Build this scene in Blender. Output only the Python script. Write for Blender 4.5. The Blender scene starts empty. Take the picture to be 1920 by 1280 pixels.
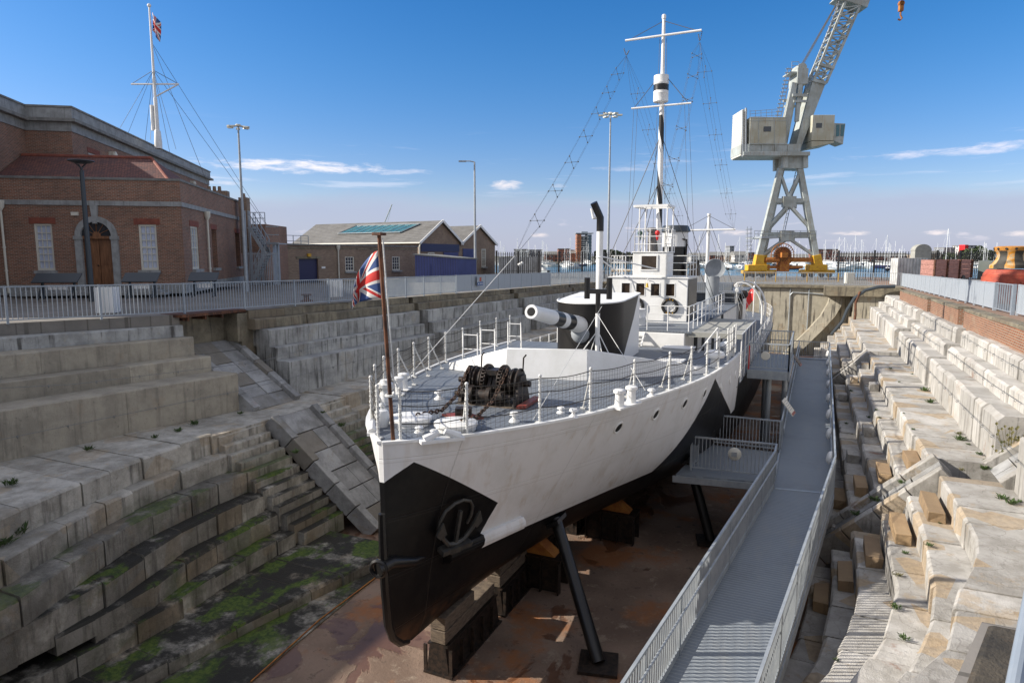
import bpy, math, random
import numpy as np
from mathutils import Vector
from mathutils.bvhtree import BVHTree
random.seed(7)
sc = bpy.context.scene
COL = sc.collection
V = Vector
ZU = V((0, 0, 1))
# ---------------------------------------------------------------- camera geometry (metres, dock axis = +Y)
FPX, HC = 1240.0, 2.0
PITCH = math.atan(160 / FPX)
YAW = math.atan(570 / math.hypot(FPX, 160))
FH = V((-math.sin(YAW), math.cos(YAW), 0)); RT = V((math.cos(YAW), math.sin(YAW), 0))
FW = FH * math.cos(PITCH) - ZU * math.sin(PITCH); UP = FH * math.sin(PITCH) + ZU * math.cos(PITCH)
CAM = V((0, 0, HC))
def ray(u, v): return FW * FPX + RT * (u - 960) + UP * (640 - v)
def at(u, v, d):                       # point seen at (u, v) whose distance in front of the viewer is d
    r = ray(u, v); return CAM + r * (d / r.dot(FH))
def atz(u, v, z):
    r = ray(u, v); return CAM + r * ((z - HC) / r.z)
def aty(u, v, y):
    r = ray(u, v); return CAM + r * (y / r.y)
def atx(u, v, x):
    r = ray(u, v); return CAM + r * (x / r.x)
def zq(y): return -0.0115 * min(max(0.0, y - 10), 62)          # the quay falls gently towards the harbour
def lerp(a, b, t): return a + (b - a) * t
def interp(x, pts):
    if x <= pts[0][0]: return pts[0][1]
    for (a, b), (c, d) in zip(pts, pts[1:]):
        if x <= c: return b + (d - b) * (x - a) / (c - a)
    return pts[-1][1]
# ---------------------------------------------------------------- mesh building
class MB:
    def __init__(s): s.v = []; s.f = []; s.m = []; s.t = []; s.mat = 0; s.tint = 0.5
    def add(s, vs, fs):
        n = len(s.v); s.v += [tuple(p) for p in vs]
        for f in fs:
            s.f.append([n + i for i in f]); s.m.append(s.mat); s.t.append(s.tint)
        return s
    def box(s, x0, x1, y0, y1, z0, z1):
        return s.add([(x0,y0,z0),(x1,y0,z0),(x1,y1,z0),(x0,y1,z0),(x0,y0,z1),(x1,y0,z1),(x1,y1,z1),(x0,y1,z1)],
            [(0,3,2,1),(4,5,6,7),(0,1,5,4),(1,2,6,5),(2,3,7,6),(3,0,4,7)])
    def obox(s, c, a, b, d):           # centre and three half axes
        c = V(c); a = V(a); b = V(b); d = V(d)
        vs = [c-a-b-d, c+a-b-d, c+a+b-d, c-a+b-d, c-a-b+d, c+a-b+d, c+a+b+d, c-a+b+d]
        return s.add(vs, [(0,3,2,1),(4,5,6,7),(0,1,5,4),(1,2,6,5),(2,3,7,6),(3,0,4,7)])
    def beam(s, p, q, w, h=None, up=ZU):
        h = w if h is None else h; p = V(p); q = V(q); d = (q - p); L = d.length
        if L < 1e-6: return s
        d /= L; up = V(up); sd = d.cross(up)
        if sd.length < 1e-4: sd = d.cross(V((1, 0, 0)))
        sd.normalize(); u2 = sd.cross(d)
        return s.obox((p + q) / 2, d * L / 2, sd * w / 2, u2 * h / 2)
    def tube(s, p, q, r, r1=None, n=6, cap=True):
        r1 = r if r1 is None else r1; p = V(p); q = V(q); d = (q - p)
        if d.length < 1e-6: return s
        d.normalize(); a = d.cross(ZU if abs(d.z) < .95 else V((1, 0, 0))).normalized(); b = d.cross(a)
        vs = []
        for c, rr in ((p, r), (q, r1)):
            for i in range(n):
                t = 2 * math.pi * i / n; vs.append(c + a * (rr * math.cos(t)) + b * (rr * math.sin(t)))
        fs = [(i, i + n, (i + 1) % n + n, (i + 1) % n) for i in range(n)]
        if cap: fs += [tuple(range(n)), tuple(reversed(range(n, 2 * n)))]
        return s.add(vs, fs)
    def path(s, pts, r, n=6):
        pts = [V(p) for p in pts]; vs = []; m = len(pts)
        rr = r if isinstance(r, (list, tuple)) else [r] * m
        d0 = (pts[1] - pts[0]).normalized(); a = d0.cross(ZU if abs(d0.z) < .9 else V((1, 0, 0))).normalized()
        for i in range(m):
            d = (pts[min(i + 1, m - 1)] - pts[max(i - 1, 0)]).normalized()
            a = (a - d * a.dot(d)).normalized(); b = d.cross(a)
            for k in range(n):
                t = 2 * math.pi * k / n; vs.append(pts[i] + a * (rr[i] * math.cos(t)) + b * (rr[i] * math.sin(t)))
        fs = [(i*n + k, (i+1)*n + k, (i+1)*n + (k+1) % n, i*n + (k+1) % n) for i in range(m-1) for k in range(n)]
        fs += [tuple(range(n)), tuple(reversed(range((m-1)*n, m*n)))]
        return s.add(vs, fs)
    def lathe(s, prof, c, axis=ZU, n=16):
        c = V(c); ax = V(axis).normalized(); a = ax.cross(ZU if abs(ax.z) < .95 else V((1, 0, 0))).normalized(); b = ax.cross(a)
        vs = []; m = len(prof)
        for (r, h) in prof:
            for i in range(n):
                t = 2 * math.pi * i / n; vs.append(c + ax * h + a * (r * math.cos(t)) + b * (r * math.sin(t)))
        fs = [(j*n + i, j*n + (i+1) % n, (j+1)*n + (i+1) % n, (j+1)*n + i) for j in range(m-1) for i in range(n)]
        fs += [tuple(reversed(range(n))), tuple(range((m-1)*n, m*n))]
        return s.add(vs, fs)
    def ball(s, c, r, n=8, sz=1.0):
        k = n // 2 + 1
        return s.lathe([(max(1e-3, r * math.sin(math.pi * i / k)), -r * sz * math.cos(math.pi * i / k)) for i in range(k + 1)], c, n=n)
    def ring(s, c, axis, R, r, n=20, k=6, a0=0, a1=2*math.pi):
        c = V(c); ax = V(axis).normalized(); a = ax.cross(ZU if abs(ax.z) < .95 else V((1, 0, 0))).normalized(); b = ax.cross(a)
        pts = [c + a * (R * math.cos(t)) + b * (R * math.sin(t)) for t in [a0 + (a1 - a0) * i / n for i in range(n + 1)]]
        return s.path(pts, r, k)
    def prism(s, poly, vec):
        n = len(poly); vec = V(vec); p = [V(q) for q in poly]
        fs = [tuple(reversed(range(n))), tuple(range(n, 2 * n))] + [(i, (i + 1) % n, (i + 1) % n + n, i + n) for i in range(n)]
        return s.add(p + [q + vec for q in p], fs)
    def quad(s, a, b, c, d): return s.add([a, b, c, d], [(0, 1, 2, 3)])
    def grid(s, rows):
        n = len(rows[0]); vs = [p for r in rows for p in r]
        return s.add(vs, [(i*n + k, i*n + k + 1, (i+1)*n + k + 1, (i+1)*n + k) for i in range(len(rows)-1) for k in range(n-1)])
    def mesh(s, name, off, mats, smooth):
        me = bpy.data.meshes.new(name)
        me.from_pydata([(x - off[0], y - off[1], z - off[2]) for x, y, z in s.v], [], s.f)
        for m in (mats if isinstance(mats, (list, tuple)) else [mats]): me.materials.append(m)
        me.polygons.foreach_set('material_index', s.m)
        at_ = me.attributes.new('tint', 'FLOAT', 'FACE'); at_.data.foreach_set('value', s.t)
        # metre-sized uv, u along the face's level direction
        uv = me.uv_layers.new(name='UVMap'); data = []
        for p in me.polygons:
            nrm = p.normal
            if abs(nrm.z) > .8: tx, ty = V((0, 1, 0)), V((1, 0, 0))
            else:
                tx = ZU.cross(nrm).normalized(); ty = nrm.cross(tx)
            for li in p.loop_indices:
                c = V(s.v[me.loops[li].vertex_index]); data += [c.dot(tx), c.dot(ty)]
        uv.data.foreach_set('uv', data)
        if smooth:
            me.polygons.foreach_set('use_smooth', [True] * len(me.polygons))
            me.set_sharp_from_angle(angle=math.radians(smooth if smooth > 1 else 38))
        me.update(); return me
WL = {}
def thing(name, label, cat, loc, group=None):
    o = bpy.data.objects.new(name, None); COL.objects.link(o); o.location = loc; o.empty_display_size = .2
    o['label'] = label; o['category'] = cat
    if 'wall' in name: o['kind'] = 'thing'
    if group: o['group'] = group
    WL[o] = V(loc); return o
def part(name, mb, mats, parent, smooth=0, bevel=0, label=None):
    off = WL[parent]; me = mb.mesh(name, off, mats, smooth); o = bpy.data.objects.new(name, me); COL.objects.link(o)
    o.parent = parent; WL[o] = off
    if label: o['label'] = label
    if bevel:
        b = o.modifiers.new('bevel', 'BEVEL'); b.width = bevel; b.segments = 2; b.limit_method = 'ANGLE'; b.angle_limit = math.radians(50)
    return o
def single(name, mb, mats, label, cat, group=None, smooth=0, bevel=0, kind=None, loc=None):
    a = np.array(mb.v); lo = a.min(0); hi = a.max(0)
    off = V(((lo[0]+hi[0])/2, (lo[1]+hi[1])/2, lo[2])) if loc is None else V(loc)
    me = mb.mesh(name, off, mats, smooth); o = bpy.data.objects.new(name, me); COL.objects.link(o); o.location = off; WL[o] = off
    if label: o['label'] = label
    if cat: o['category'] = cat
    if group: o['group'] = group
    if kind: o['kind'] = kind
    if bevel:
        b = o.modifiers.new('bevel', 'BEVEL'); b.width = bevel; b.segments = 2; b.limit_method = 'ANGLE'; b.angle_limit = math.radians(50)
    return o
def dup(root, loc, label=None, rz=0, scale=None):
    r = root.copy(); COL.objects.link(r); r.location = loc; r.rotation_euler = (0, 0, rz)
    if scale: r.scale = (scale, scale, scale)
    if label: r['label'] = label
    for ch in list(root.children):
        c = ch.copy(); COL.objects.link(c); c.parent = r
        for g in list(ch.children):
            d = g.copy(); COL.objects.link(d); d.parent = c
    return r
# ---------------------------------------------------------------- materials
class NT:
    def __init__(s, m): s.t = m.node_tree; s.n = s.t.nodes; s.l = s.t.links
    def new(s, typ, ins=None, **kw):
        n = s.n.new(typ)
        for k, v in kw.items(): setattr(n, k, v)
        for k, v in (ins or {}).items():
            sock = n.inputs[k]
            if isinstance(v, bpy.types.NodeSocket): s.l.new(v, sock)
            else: sock.default_value = v
        return n
    def math(s, op, a, b=None, c=None, clamp=False):
        d = {0: a}
        if b is not None: d[1] = b
        if c is not None: d[2] = c
        return s.new('ShaderNodeMath', d, operation=op, use_clamp=clamp).outputs[0]
    def mix(s, f, a, b, blend='MIX'):
        n = s.new('ShaderNodeMix', data_type='RGBA', blend_type=blend)
        for sock, v in ((n.inputs[0], f), (n.inputs[6], a), (n.inputs[7], b)):
            if isinstance(v, bpy.types.NodeSocket): s.l.new(v, sock)
            elif isinstance(v, (int, float)): sock.default_value = v
            else: sock.default_value = (*v[:3], 1)
        return n.outputs[2]
    def ramp(s, x, lo, hi):            # 0..1 between lo and hi
        return s.new('ShaderNodeMapRange', {0: x, 1: lo, 2: hi, 3: 0.0, 4: 1.0}, interpolation_type='SMOOTHSTEP').outputs[0]
    def pos(s): return s.new('ShaderNodeNewGeometry').outputs['Position']
    def nrm(s): return s.new('ShaderNodeNewGeometry').outputs['Normal']
    def uv(s): return s.new('ShaderNodeUVMap').outputs[0]
    def scale(s, vec, k, off=(0,0,0)): return s.new('ShaderNodeMapping', {0: vec, 1: off, 3: k}).outputs[0]
    def noise(s, vec, sc_, det=5, rough=.6, dist=0): return s.new('ShaderNodeTexNoise', {'Vector': vec, 'Scale': sc_, 'Detail': det, 'Roughness': rough, 'Distortion': dist}).outputs[0]
    def tint(s): return s.new('ShaderNodeAttribute', attribute_name='tint').outputs['Fac']
    def xyz(s, vec): return s.new('ShaderNodeSeparateXYZ', {0: vec}).outputs
def base(name, rough=.6, metal=0):
    m = bpy.data.materials.new(name); m.use_nodes = True; t = NT(m); b = t.n['Principled BSDF']
    b.inputs['Roughness'].default_value = rough; b.inputs['Metallic'].default_value = metal
    return m, t, b
def C(b, t, col):
    if isinstance(col, bpy.types.NodeSocket): t.l.new(col, b.inputs['Base Color'])
    else: b.inputs['Base Color'].default_value = (*col[:3], 1)
def bump(t, b, h, st=.3, dist=.02):
    n = t.new('ShaderNodeBump', {'Height': h, 'Strength': st, 'Distance': dist}); t.l.new(n.outputs[0], b.inputs['Normal'])
def mat(name, c1, c2=None, sc_=3, rough=.6, metal=0, bmp=0, st=(1,1,1), lo=.35, hi=.65, fac=1.0, streak=None, spec=None):
    m, t, b = base(name, rough, metal); p = t.pos()
    if spec is not None: b.inputs['Specular IOR Level'].default_value = spec
    if c2 is None: C(b, t, c1)
    else:
        n = t.noise(t.scale(p, st), sc_, 6, .65)
        f = t.math('MULTIPLY', t.ramp(n, lo, hi), fac); col = t.mix(f, c1, c2)
        if streak:                      # vertical run marks
            n2 = t.noise(t.scale(p, (5, 5, .25)), 2.0, 4, .6); col = t.mix(t.math('MULTIPLY', t.ramp(n2, .52, .72), streak[1]), col, streak[0])
        C(b, t, col)
        if bmp: bump(t, b, t.noise(p, sc_ * 4, 6, .7), bmp)
    return m
MT = {}
MT['white'] = mat('white_paint', (.78,.78,.77), (.70,.70,.68), 1.2, .42, bmp=.03, streak=((.55,.50,.42), .10))
MT['rope_white'] = mat('white_rope', (.72,.72,.70), (.5,.5,.48), 30, .8)
MT['black'] = mat('black_paint', (.007,.007,.008), (.013,.012,.011), 2, .35, bmp=.03)
MT['iron'] = mat('black_iron', (.012,.011,.010), (.045,.030,.022), 9, .5, .3, bmp=.2)
MT['rust'] = mat('rusty_iron', (.04,.016,.009), (.16,.06,.025), 8, .75, bmp=.3, st=(1,1,.4))
MT['chain'] = mat('rusty_chain', (.022,.014,.010), (.09,.045,.025), 14, .7, .2)
MT['deck_edge'] = mat('grey_paint', (.22,.24,.26), (.28,.30,.32), 2, .5)
MT['galv'] = mat('galvanised_steel', (.30,.33,.36), (.38,.41,.43), 3, .45, .25)
MT['fence'] = mat('grey_fence_paint', (.24,.28,.33), (.30,.34,.38), 2, .45, .1)
MT['cable'] = mat('steel_cable', (.16,.17,.17), (.25,.25,.25), 20, .5, .3)
MT['wire'] = mat('dark_wire', (.09,.09,.09), None, 1, .6)
MT['rope_dark'] = mat('dark_rope', (.035,.033,.03), (.07,.06,.05), 40, .9)
MT['yellow'] = mat('yellow_paint', (.62,.36,.02), (.45,.22,.02), 2.5, .5, lo=.45, hi=.7)
MT['orange_rust'] = mat('orange_rust', (.42,.17,.03), (.28,.09,.02), 3, .7, bmp=.2)
MT['crane'] = mat('pale_crane_paint', (.42,.46,.45), (.30,.32,.29), .8, .5, streak=((.30,.20,.10), .65))
MT['crane_cream'] = mat('cream_crane_paint', (.50,.50,.42), (.40,.38,.28), .6, .55, streak=((.36,.22,.08), .75))
MT['red'] = mat('red_paint', (.26,.04,.025), (.14,.04,.03), 6, .5)
MT['red_bright'] = mat('bright_red', (.55,.02,.02), None, 1, .4)
MT['green_ball'] = mat('dark_green_paint', (.01,.08,.04), None, 1, .35)
MT['capstan_red'] = mat('weathered_red_paint', (.46,.09,.045), (.30,.05,.03), 1.6, .6, streak=((.35,.16,.08), .5))
MT['dark'] = mat('dark_interior', (.008,.008,.009), None, 1, .8)
MT['asphalt'] = mat('dark_lamp_paint', (.035,.045,.055), None, 1, .4)
MT['timber'] = mat('weathered_timber', (.17,.13,.09), (.08,.06,.045), 6, .85, bmp=.4, st=(1,1,6))
MT['wood_door'] = mat('oak_door', (.25,.11,.045), (.14,.055,.02), 3, .5, st=(4,4,.5), bmp=.1)
MT['wagon'] = mat('faded_red_planks', (.44,.22,.18), (.28,.14,.11), 2.5, .8, st=(1,1,5), bmp=.3)
MT['navy'] = mat('navy_paint', (.016,.018,.075), None, 1, .5)
MT['canvas'] = mat('grey_canvas', (.33,.33,.30), (.27,.27,.25), 4, .85, bmp=.15)
MT['pane_white'] = mat('blinded_window', (.55,.60,.72), (.48,.53,.66), .8, .12)
MT['ceil_dark'] = mat('brown_tinted_glass', (.05,.035,.022), (.03,.02,.015), 2, .12)
MT['stone_trim'] = mat('portland_stone', (.34,.35,.35), (.24,.245,.24), 2, .75, bmp=.15, streak=((.10,.10,.09), .5))
MT['lead'] = mat('weathered_coping', (.15,.15,.145), (.24,.235,.22), 2, .8)
MT['cream'] = mat('cream_paint', (.62,.60,.52), None, 1, .5)
MT['leaf'] = mat('weed_green', (.045,.085,.018), (.07,.11,.03), 9, .7)
MT['leaf_dry'] = mat('dry_weed', (.16,.13,.045), (.08,.09,.03), 9, .8)
MT['asph'] = mat('asphalt', (.10,.10,.10), (.14,.135,.13), 4, .9)
MT['blue_tarp'] = mat('blue_paint', (.05,.10,.25), None, 1, .5)

def glass(name, col, rough=.08):
    m, t, b = base(name, rough); C(b, t, col); b.inputs['Specular IOR Level'].default_value = .8; return m
MT['glass'] = glass('window_glass', (.03,.035,.04))
MT['glass_blue'] = glass('blue_glass', (.02,.12,.15))
MT['skylight'] = mat('skylight_glass', (.03,.12,.16), (.06,.18,.20), 1, .25)

def brick(name, c1, c2, mortar, w=.225, h=.075, ms=.012, var=.5, dirt=None):
    m, t, b = base(name, .85); uv = t.uv()
    n = t.new('ShaderNodeTexBrick', {'Vector': uv, 'Scale': 1.0, 'Mortar Size': ms, 'Mortar Smooth': .1, 'Bias': 0.0, 'Brick Width': w, 'Row Height': h,
        'Color1': (*c1, 1), 'Color2': (*c2, 1), 'Mortar': (*mortar, 1)})
    n.offset = .5
    big = t.noise(t.pos(), .6, 5, .6)
    col = t.mix(t.math('MULTIPLY', t.ramp(big, .3, .7), var), n.outputs[0], t.mix(.5, n.outputs[0], (.02,.012,.01)))
    fine = t.noise(t.pos(), 12, 3); col = t.mix(t.math('MULTIPLY', fine, .35), col, (.05,.03,.025), 'MULTIPLY')
    if dirt:
        col = t.mix(t.math('MULTIPLY', t.ramp(t.noise(t.pos(), 1.5, 6, .7), .5, .75), .7), col, dirt)
    C(b, t, col); bump(t, b, t.math('MULTIPLY', n.outputs[1], -1), .4, .01)
    return m
MT['brick'] = brick('red_brown_brick', (.38,.165,.10), (.21,.10,.068), (.40,.34,.27), .225, .075, .011)
MT['brick_mid'] = brick('tan_brick', (.34,.22,.14), (.21,.115,.075), (.38,.33,.27), .24, .08, .014)
MT['brick_pier'] = brick('orange_pier_brick', (.36,.14,.065), (.24,.085,.042), (.34,.29,.22), .23, .085, .014, .25, dirt=(.33,.27,.19))
MT['brick_red'] = mat('brick_red_lintel', (.25,.075,.045), (.17,.05,.035), 5, .8)
MT['brick_far'] = mat('far_brick', (.24,.12,.09), (.19,.09,.07), 1, .9)

def tiles(name, c1, c2, c3):
    m, t, b = base(name, .85); uv = t.uv()
    n = t.new('ShaderNodeTexBrick', {'Vector': uv, 'Scale': 1.0, 'Mortar Size': .012, 'Mortar Smooth': .3, 'Brick Width': .18, 'Row Height': .11,
        'Color1': (*c1, 1), 'Color2': (*c2, 1), 'Mortar': (.015,.01,.01, 1)})
    col = t.mix(t.ramp(t.noise(t.pos(), 1.1, 6, .7), .4, .65), n.outputs[0], c3, 'MIX')
    col = t.mix(.55, col, n.outputs[0]); C(b, t, col); bump(t, b, n.outputs[1], -.6, .02); return m
MT['tiles'] = tiles('clay_roof_tiles', (.22,.09,.065), (.12,.052,.045), (.065,.042,.05))

def corrugated(name, c1, c2, step=.18):
    m, t, b = base(name, .7); x = t.xyz(t.uv())
    w = t.math('SINE', t.math('MULTIPLY', x[0], 2 * math.pi / step))
    col = t.mix(t.ramp(t.noise(t.pos(), .7, 6, .7), .35, .7), c1, c2); col = t.mix(t.math('MULTIPLY', t.ramp(w, .2, 1), .4), col, (.03,.03,.03))
    C(b, t, col); bump(t, b, w, .5, .03); return m
MT['corr'] = corrugated('corrugated_roof', (.17,.165,.155), (.115,.11,.10), .35)
MT['corr_white'] = corrugated('white_corrugated_panel', (.62,.62,.60), (.30,.30,.29), .62)
MT['boards_blue'] = corrugated('blue_weatherboard', (.06,.075,.22), (.05,.06,.18), .3)

# ---- stone of the dock: block tint picks the stone, noise weathers it
def stone(name, light, dark, tan, tan_lo, wet=0.0, moss=0.0, streak=.4, rust=.15, pit=.5, crack=.0, patch=.0):
    m, t, b = base(name, .85); p = t.pos(); x = t.xyz(p); nz = t.xyz(t.nrm())[2]; tn = t.tint()
    n1 = t.noise(p, 1.3, 7, .7); n2 = t.noise(p, 7, 5, .7); n3 = t.noise(t.scale(p, (3.5, 3.5, .3)), 1.6, 5, .6)
    col = t.mix(t.ramp(n1, .35, .66), light, dark)
    col = t.mix(t.math('MULTIPLY', t.ramp(tn, tan_lo, tan_lo + .04), .6), col, tan)
    col = t.mix(t.math('MULTIPLY', t.math('MULTIPLY', t.ramp(t.noise(t.scale(p, (1, 1, 1), (9, 3, 1)), .9, 6, .75), .56, .64), .45), 1.0), col, tan)
    col = t.mix(t.math('MULTIPLY', t.ramp(tn, .1, .9), .55), col, t.mix(.55, col, (.07, .065, .055)))
    vert = t.math('SUBTRACT', 1.0, t.math('ABSOLUTE', nz), clamp=True)
    col = t.mix(t.math('MULTIPLY', t.math('MULTIPLY', t.ramp(n3, .5, .7), vert), streak), col, (.045,.040,.034))
    col = t.mix(t.math('MULTIPLY', t.ramp(n2, .60, .75), pit), col, (.06,.055,.045))
    if rust: col = t.mix(t.math('MULTIPLY', t.ramp(t.noise(t.scale(p, (1,1,1), (2,8,4)), .8, 6, .7), .62, .72), rust), col, (.20,.075,.03))
    vr = t.new('ShaderNodeTexVoronoi', {'Vector': t.new('ShaderNodeVectorMath', {0: p, 1: t.new('ShaderNodeTexNoise', {'Vector': p, 'Scale': 1.8, 'Detail': 4.0}).outputs[1]}, operation='ADD').outputs[0], 'Scale': 1.15}, feature='DISTANCE_TO_EDGE').outputs[0]
    col = t.mix(t.math('MULTIPLY', t.ramp(vr, .022, .004), crack), col, (.06,.05,.04))
    vc = t.xyz(t.new('ShaderNodeTexVoronoi', {'Vector': t.scale(p, (1,1,1), (3.3,1.7,.4)), 'Scale': 1.25}).outputs[1])[0]
    col = t.mix(t.math('MULTIPLY', t.ramp(vc, .83, .845), patch), col, t.mix(t.ramp(n2, .4, .6), tan, tuple(c * .72 for c in tan)))
    hgt = n2
    if wet:
        deep = t.ramp(x[2], -3.7, -5.2)
        wn = t.math('MULTIPLY', t.ramp(t.noise(t.scale(p, (1,1,.6), (5,5,5)), .8, 6, .7), .30, .52), t.math('MULTIPLY', deep, t.math('MULTIPLY', t.math('MULTIPLY_ADD', t.ramp(nz, .2, .7), .50, .48), wet)))
        col = t.mix(wn, col, (.014,.013,.010))
    if moss:
        mm = t.math('MULTIPLY', t.ramp(t.noise(t.scale(p, (1.2,.7,1.2), (1,2,7)), .75, 6, .65), .49, .56), t.ramp(x[2], -4.0, -4.9))
        mm = t.math('MULTIPLY', mm, t.math('MULTIPLY', t.math('MULTIPLY_ADD', t.ramp(nz, .2, .7), .75, .25), moss))
        mm = t.math('MULTIPLY', mm, t.ramp(x[0], -9.0, -12.0))
        col = t.mix(mm, col, t.mix(t.ramp(t.noise(p, 9, 4), .35, .65), (.028,.058,.008), (.085,.125,.016)))
    C(b, t, col); bump(t, b, t.math('ADD', t.noise(p, 5, 8, .75), t.math('MULTIPLY', t.noise(p, 40, 3, .7), .35)), .7, .04); return m
MT['stone_r'] = stone('sunlit_dock_stone', (.55,.53,.495), (.35,.33,.295), (.43,.31,.175), .95, rust=.75, streak=.55, pit=.5, crack=.25, patch=.65)
MT['stone_l'] = stone('shaded_dock_stone', (.58,.55,.485), (.31,.29,.245), (.48,.37,.24), .86, wet=1.0, moss=1.0, streak=.65, rust=.25, crack=.15, patch=.4)
MT['sandstone'] = stone('ochre_sandstone', (.37,.255,.14), (.30,.20,.11), (.34,.22,.12), .9, rust=.1, pit=.4)
MT['conc_r'] = stone('pale_concrete', (.56,.54,.505), (.44,.42,.385), (.45,.37,.27), 1.3, streak=.6, rust=.5, pit=.3)
MT['conc_l'] = stone('grey_concrete', (.46,.46,.44), (.28,.28,.27), (.38,.34,.27), 1.3, streak=.85, rust=.12, pit=.35)
MT['conc_rough'] = stone('rough_aggregate_concrete', (.47,.42,.33), (.33,.295,.235), (.40,.32,.23), 1.3, streak=.35, rust=.1, pit=.7)
MT['coping'] = stone('brown_coping_stone', (.27,.235,.165), (.13,.112,.08), (.25,.19,.12), .85, streak=.6, rust=.2, pit=.6)
MT['lichen'] = stone('lichened_coping', (.085,.07,.05), (.018,.016,.013), (.20,.10,.03), .7, rust=1.0, pit=.5)
MT['caisson'] = stone('stained_concrete_wall', (.46,.42,.33), (.36,.33,.26), (.32,.20,.09), 1.3, streak=.9, rust=.4, pit=.25)
MT['slab'] = stone('ramp_slab_stone', (.40,.40,.395), (.22,.22,.215), (.26,.22,.16), .78, streak=.2, rust=.35, pit=.4)

def floor_mat():
    m, t, b = base('dock_floor_concrete', .8); p = t.pos(); x = t.xyz(p)
    n1 = t.noise(p, .55, 7, .68); n2 = t.noise(p, 2.2, 7, .75)
    col = t.mix(t.ramp(n1, .35, .62), (.27,.19,.14), (.15,.10,.072))
    col = t.mix(t.ramp(n2, .52, .68), col, (.30,.235,.175)); col = t.mix(t.math('MULTIPLY', t.ramp(n2, .44, .32), .8), col, (.035,.026,.020))
    rust = t.math('MULTIPLY', t.ramp(t.noise(t.scale(p, (1, 1, 1), (3,7,1)), .45, 6, .6), .50, .62), .75); col = t.mix(rust, col, (.32,.115,.030))
    dx_ = t.math('MULTIPLY', t.math('ADD', x[0], 9.3), .55); dy_ = t.math('MULTIPLY', t.math('SUBTRACT', x[1], 12.4), .5)
    near = t.math('MULTIPLY', t.math('ADD', t.math('MULTIPLY', dx_, dx_), t.math('MULTIPLY', dy_, dy_)), -.14)
    wet = t.ramp(t.math('ADD', t.noise(t.scale(p, (1,.8,1), (11,4,1)), .75, 5, .6, .6), t.math('MAXIMUM', t.math('ADD', near, .12), -.02)), .54, .58)
    col = t.mix(t.math('MULTIPLY', wet, .6), col, (.085,.028,.012)); C(b, t, col)
    t.l.new(t.math('MULTIPLY_ADD', wet, -.45, .82), b.inputs['Roughness'])
    bump(t, b, t.math('MULTIPLY', t.noise(p, 6, 8, .75), t.math('SUBTRACT', 1.0, wet)), .5, .05); return m
MT['floor'] = floor_mat()

def quay_mat():
    m, t, b = base('quay_paving', .85); p = t.pos(); x = t.xyz(p)
    n = t.new('ShaderNodeTexBrick', {'Vector': p, 'Scale': 1.0, 'Mortar Size': .02, 'Brick Width': .9, 'Row Height': .6, 'Color1': (.24,.22,.195,1), 'Color2': (.19,.175,.155,1), 'Mortar': (.11,.10,.085,1)})
    col = t.mix(t.ramp(t.noise(p, .5, 6, .7), .4, .65), n.outputs[0], (.15,.14,.125))
    rust = t.ramp(t.noise(p, .9, 6, .7), .5, .66)
    right = t.math('MULTIPLY', t.ramp(x[0], 5.2, 5.5), t.ramp(x[0], 7.6, 7.3)); col = t.mix(t.math('MULTIPLY', right, t.math('MULTIPLY_ADD', rust, .5, .5)), col, (.26,.12,.05))
    C(b, t, col); bump(t, b, t.noise(p, 8, 6, .7), .3, .02); return m
MT['quay'] = quay_mat()

def water_mat():
    m, t, b = base('harbour_water', .12); p = t.pos()
    C(b, t, t.mix(t.ramp(t.noise(t.scale(p, (.02,.05,1)), 1, 4), .4, .6), (.035,.14,.21), (.05,.18,.25))); b.inputs['IOR'].default_value = 1.33
    bump(t, b, t.noise(t.scale(p, (.5,1.2,1)), 1.0, 4, .6), .8, .3); return m
MT['water'] = water_mat()

def deck_mat():
    m, t, b = base('grey_planked_deck', .6); p = t.pos(); x = t.xyz(p)
    fr = t.math('FRACT', t.math('MULTIPLY', x[0], 1 / .13)); seam = t.ramp(t.math('ABSOLUTE', t.math('SUBTRACT', fr, .5)), .41, .47)
    pl = t.noise(t.scale(p, (7.7, .25, 1)), 1.0, 2)
    col = t.mix(pl, (.115,.135,.165), (.155,.175,.205)); col = t.mix(t.ramp(t.noise(p, 1.4, 6, .7), .45, .7), col, (.155,.165,.175))
    col = t.mix(t.math('MULTIPLY', seam, .8), col, (.055,.06,.07)); C(b, t, col); bump(t, b, seam, -.5, .008); return m
MT['deck'] = deck_mat()

def gang_mat():
    m, t, b = base('ribbed_grey_decking', .55); p = t.pos(); x = t.xyz(p)
    y = t.math('ADD', x[1], t.math('MULTIPLY', x[0], .0)); fr = t.math('ABSOLUTE', t.math('SUBTRACT', t.math('FRACT', t.math('MULTIPLY', y, 1 / .10)), .5))
    rib = t.ramp(fr, .30, .42); col = t.mix(t.noise(p, 1.2, 6, .7), (.17,.195,.225), (.215,.24,.265)); col = t.mix(t.math('MULTIPLY', t.ramp(t.noise(t.scale(p, (1,.25,1)), 2.2, 6, .75), .5, .75), .5), col, (.26,.255,.24)); col = t.mix(t.math('MULTIPLY', t.ramp(t.noise(p, .7, 5, .7), .5, .7), .4), col, (.11,.12,.13)); col = t.mix(t.math('MULTIPLY', rib, .55), col, (.33,.36,.38))
    C(b, t, col); bump(t, b, rib, .7, .015); return m
MT['gang'] = gang_mat()

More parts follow.
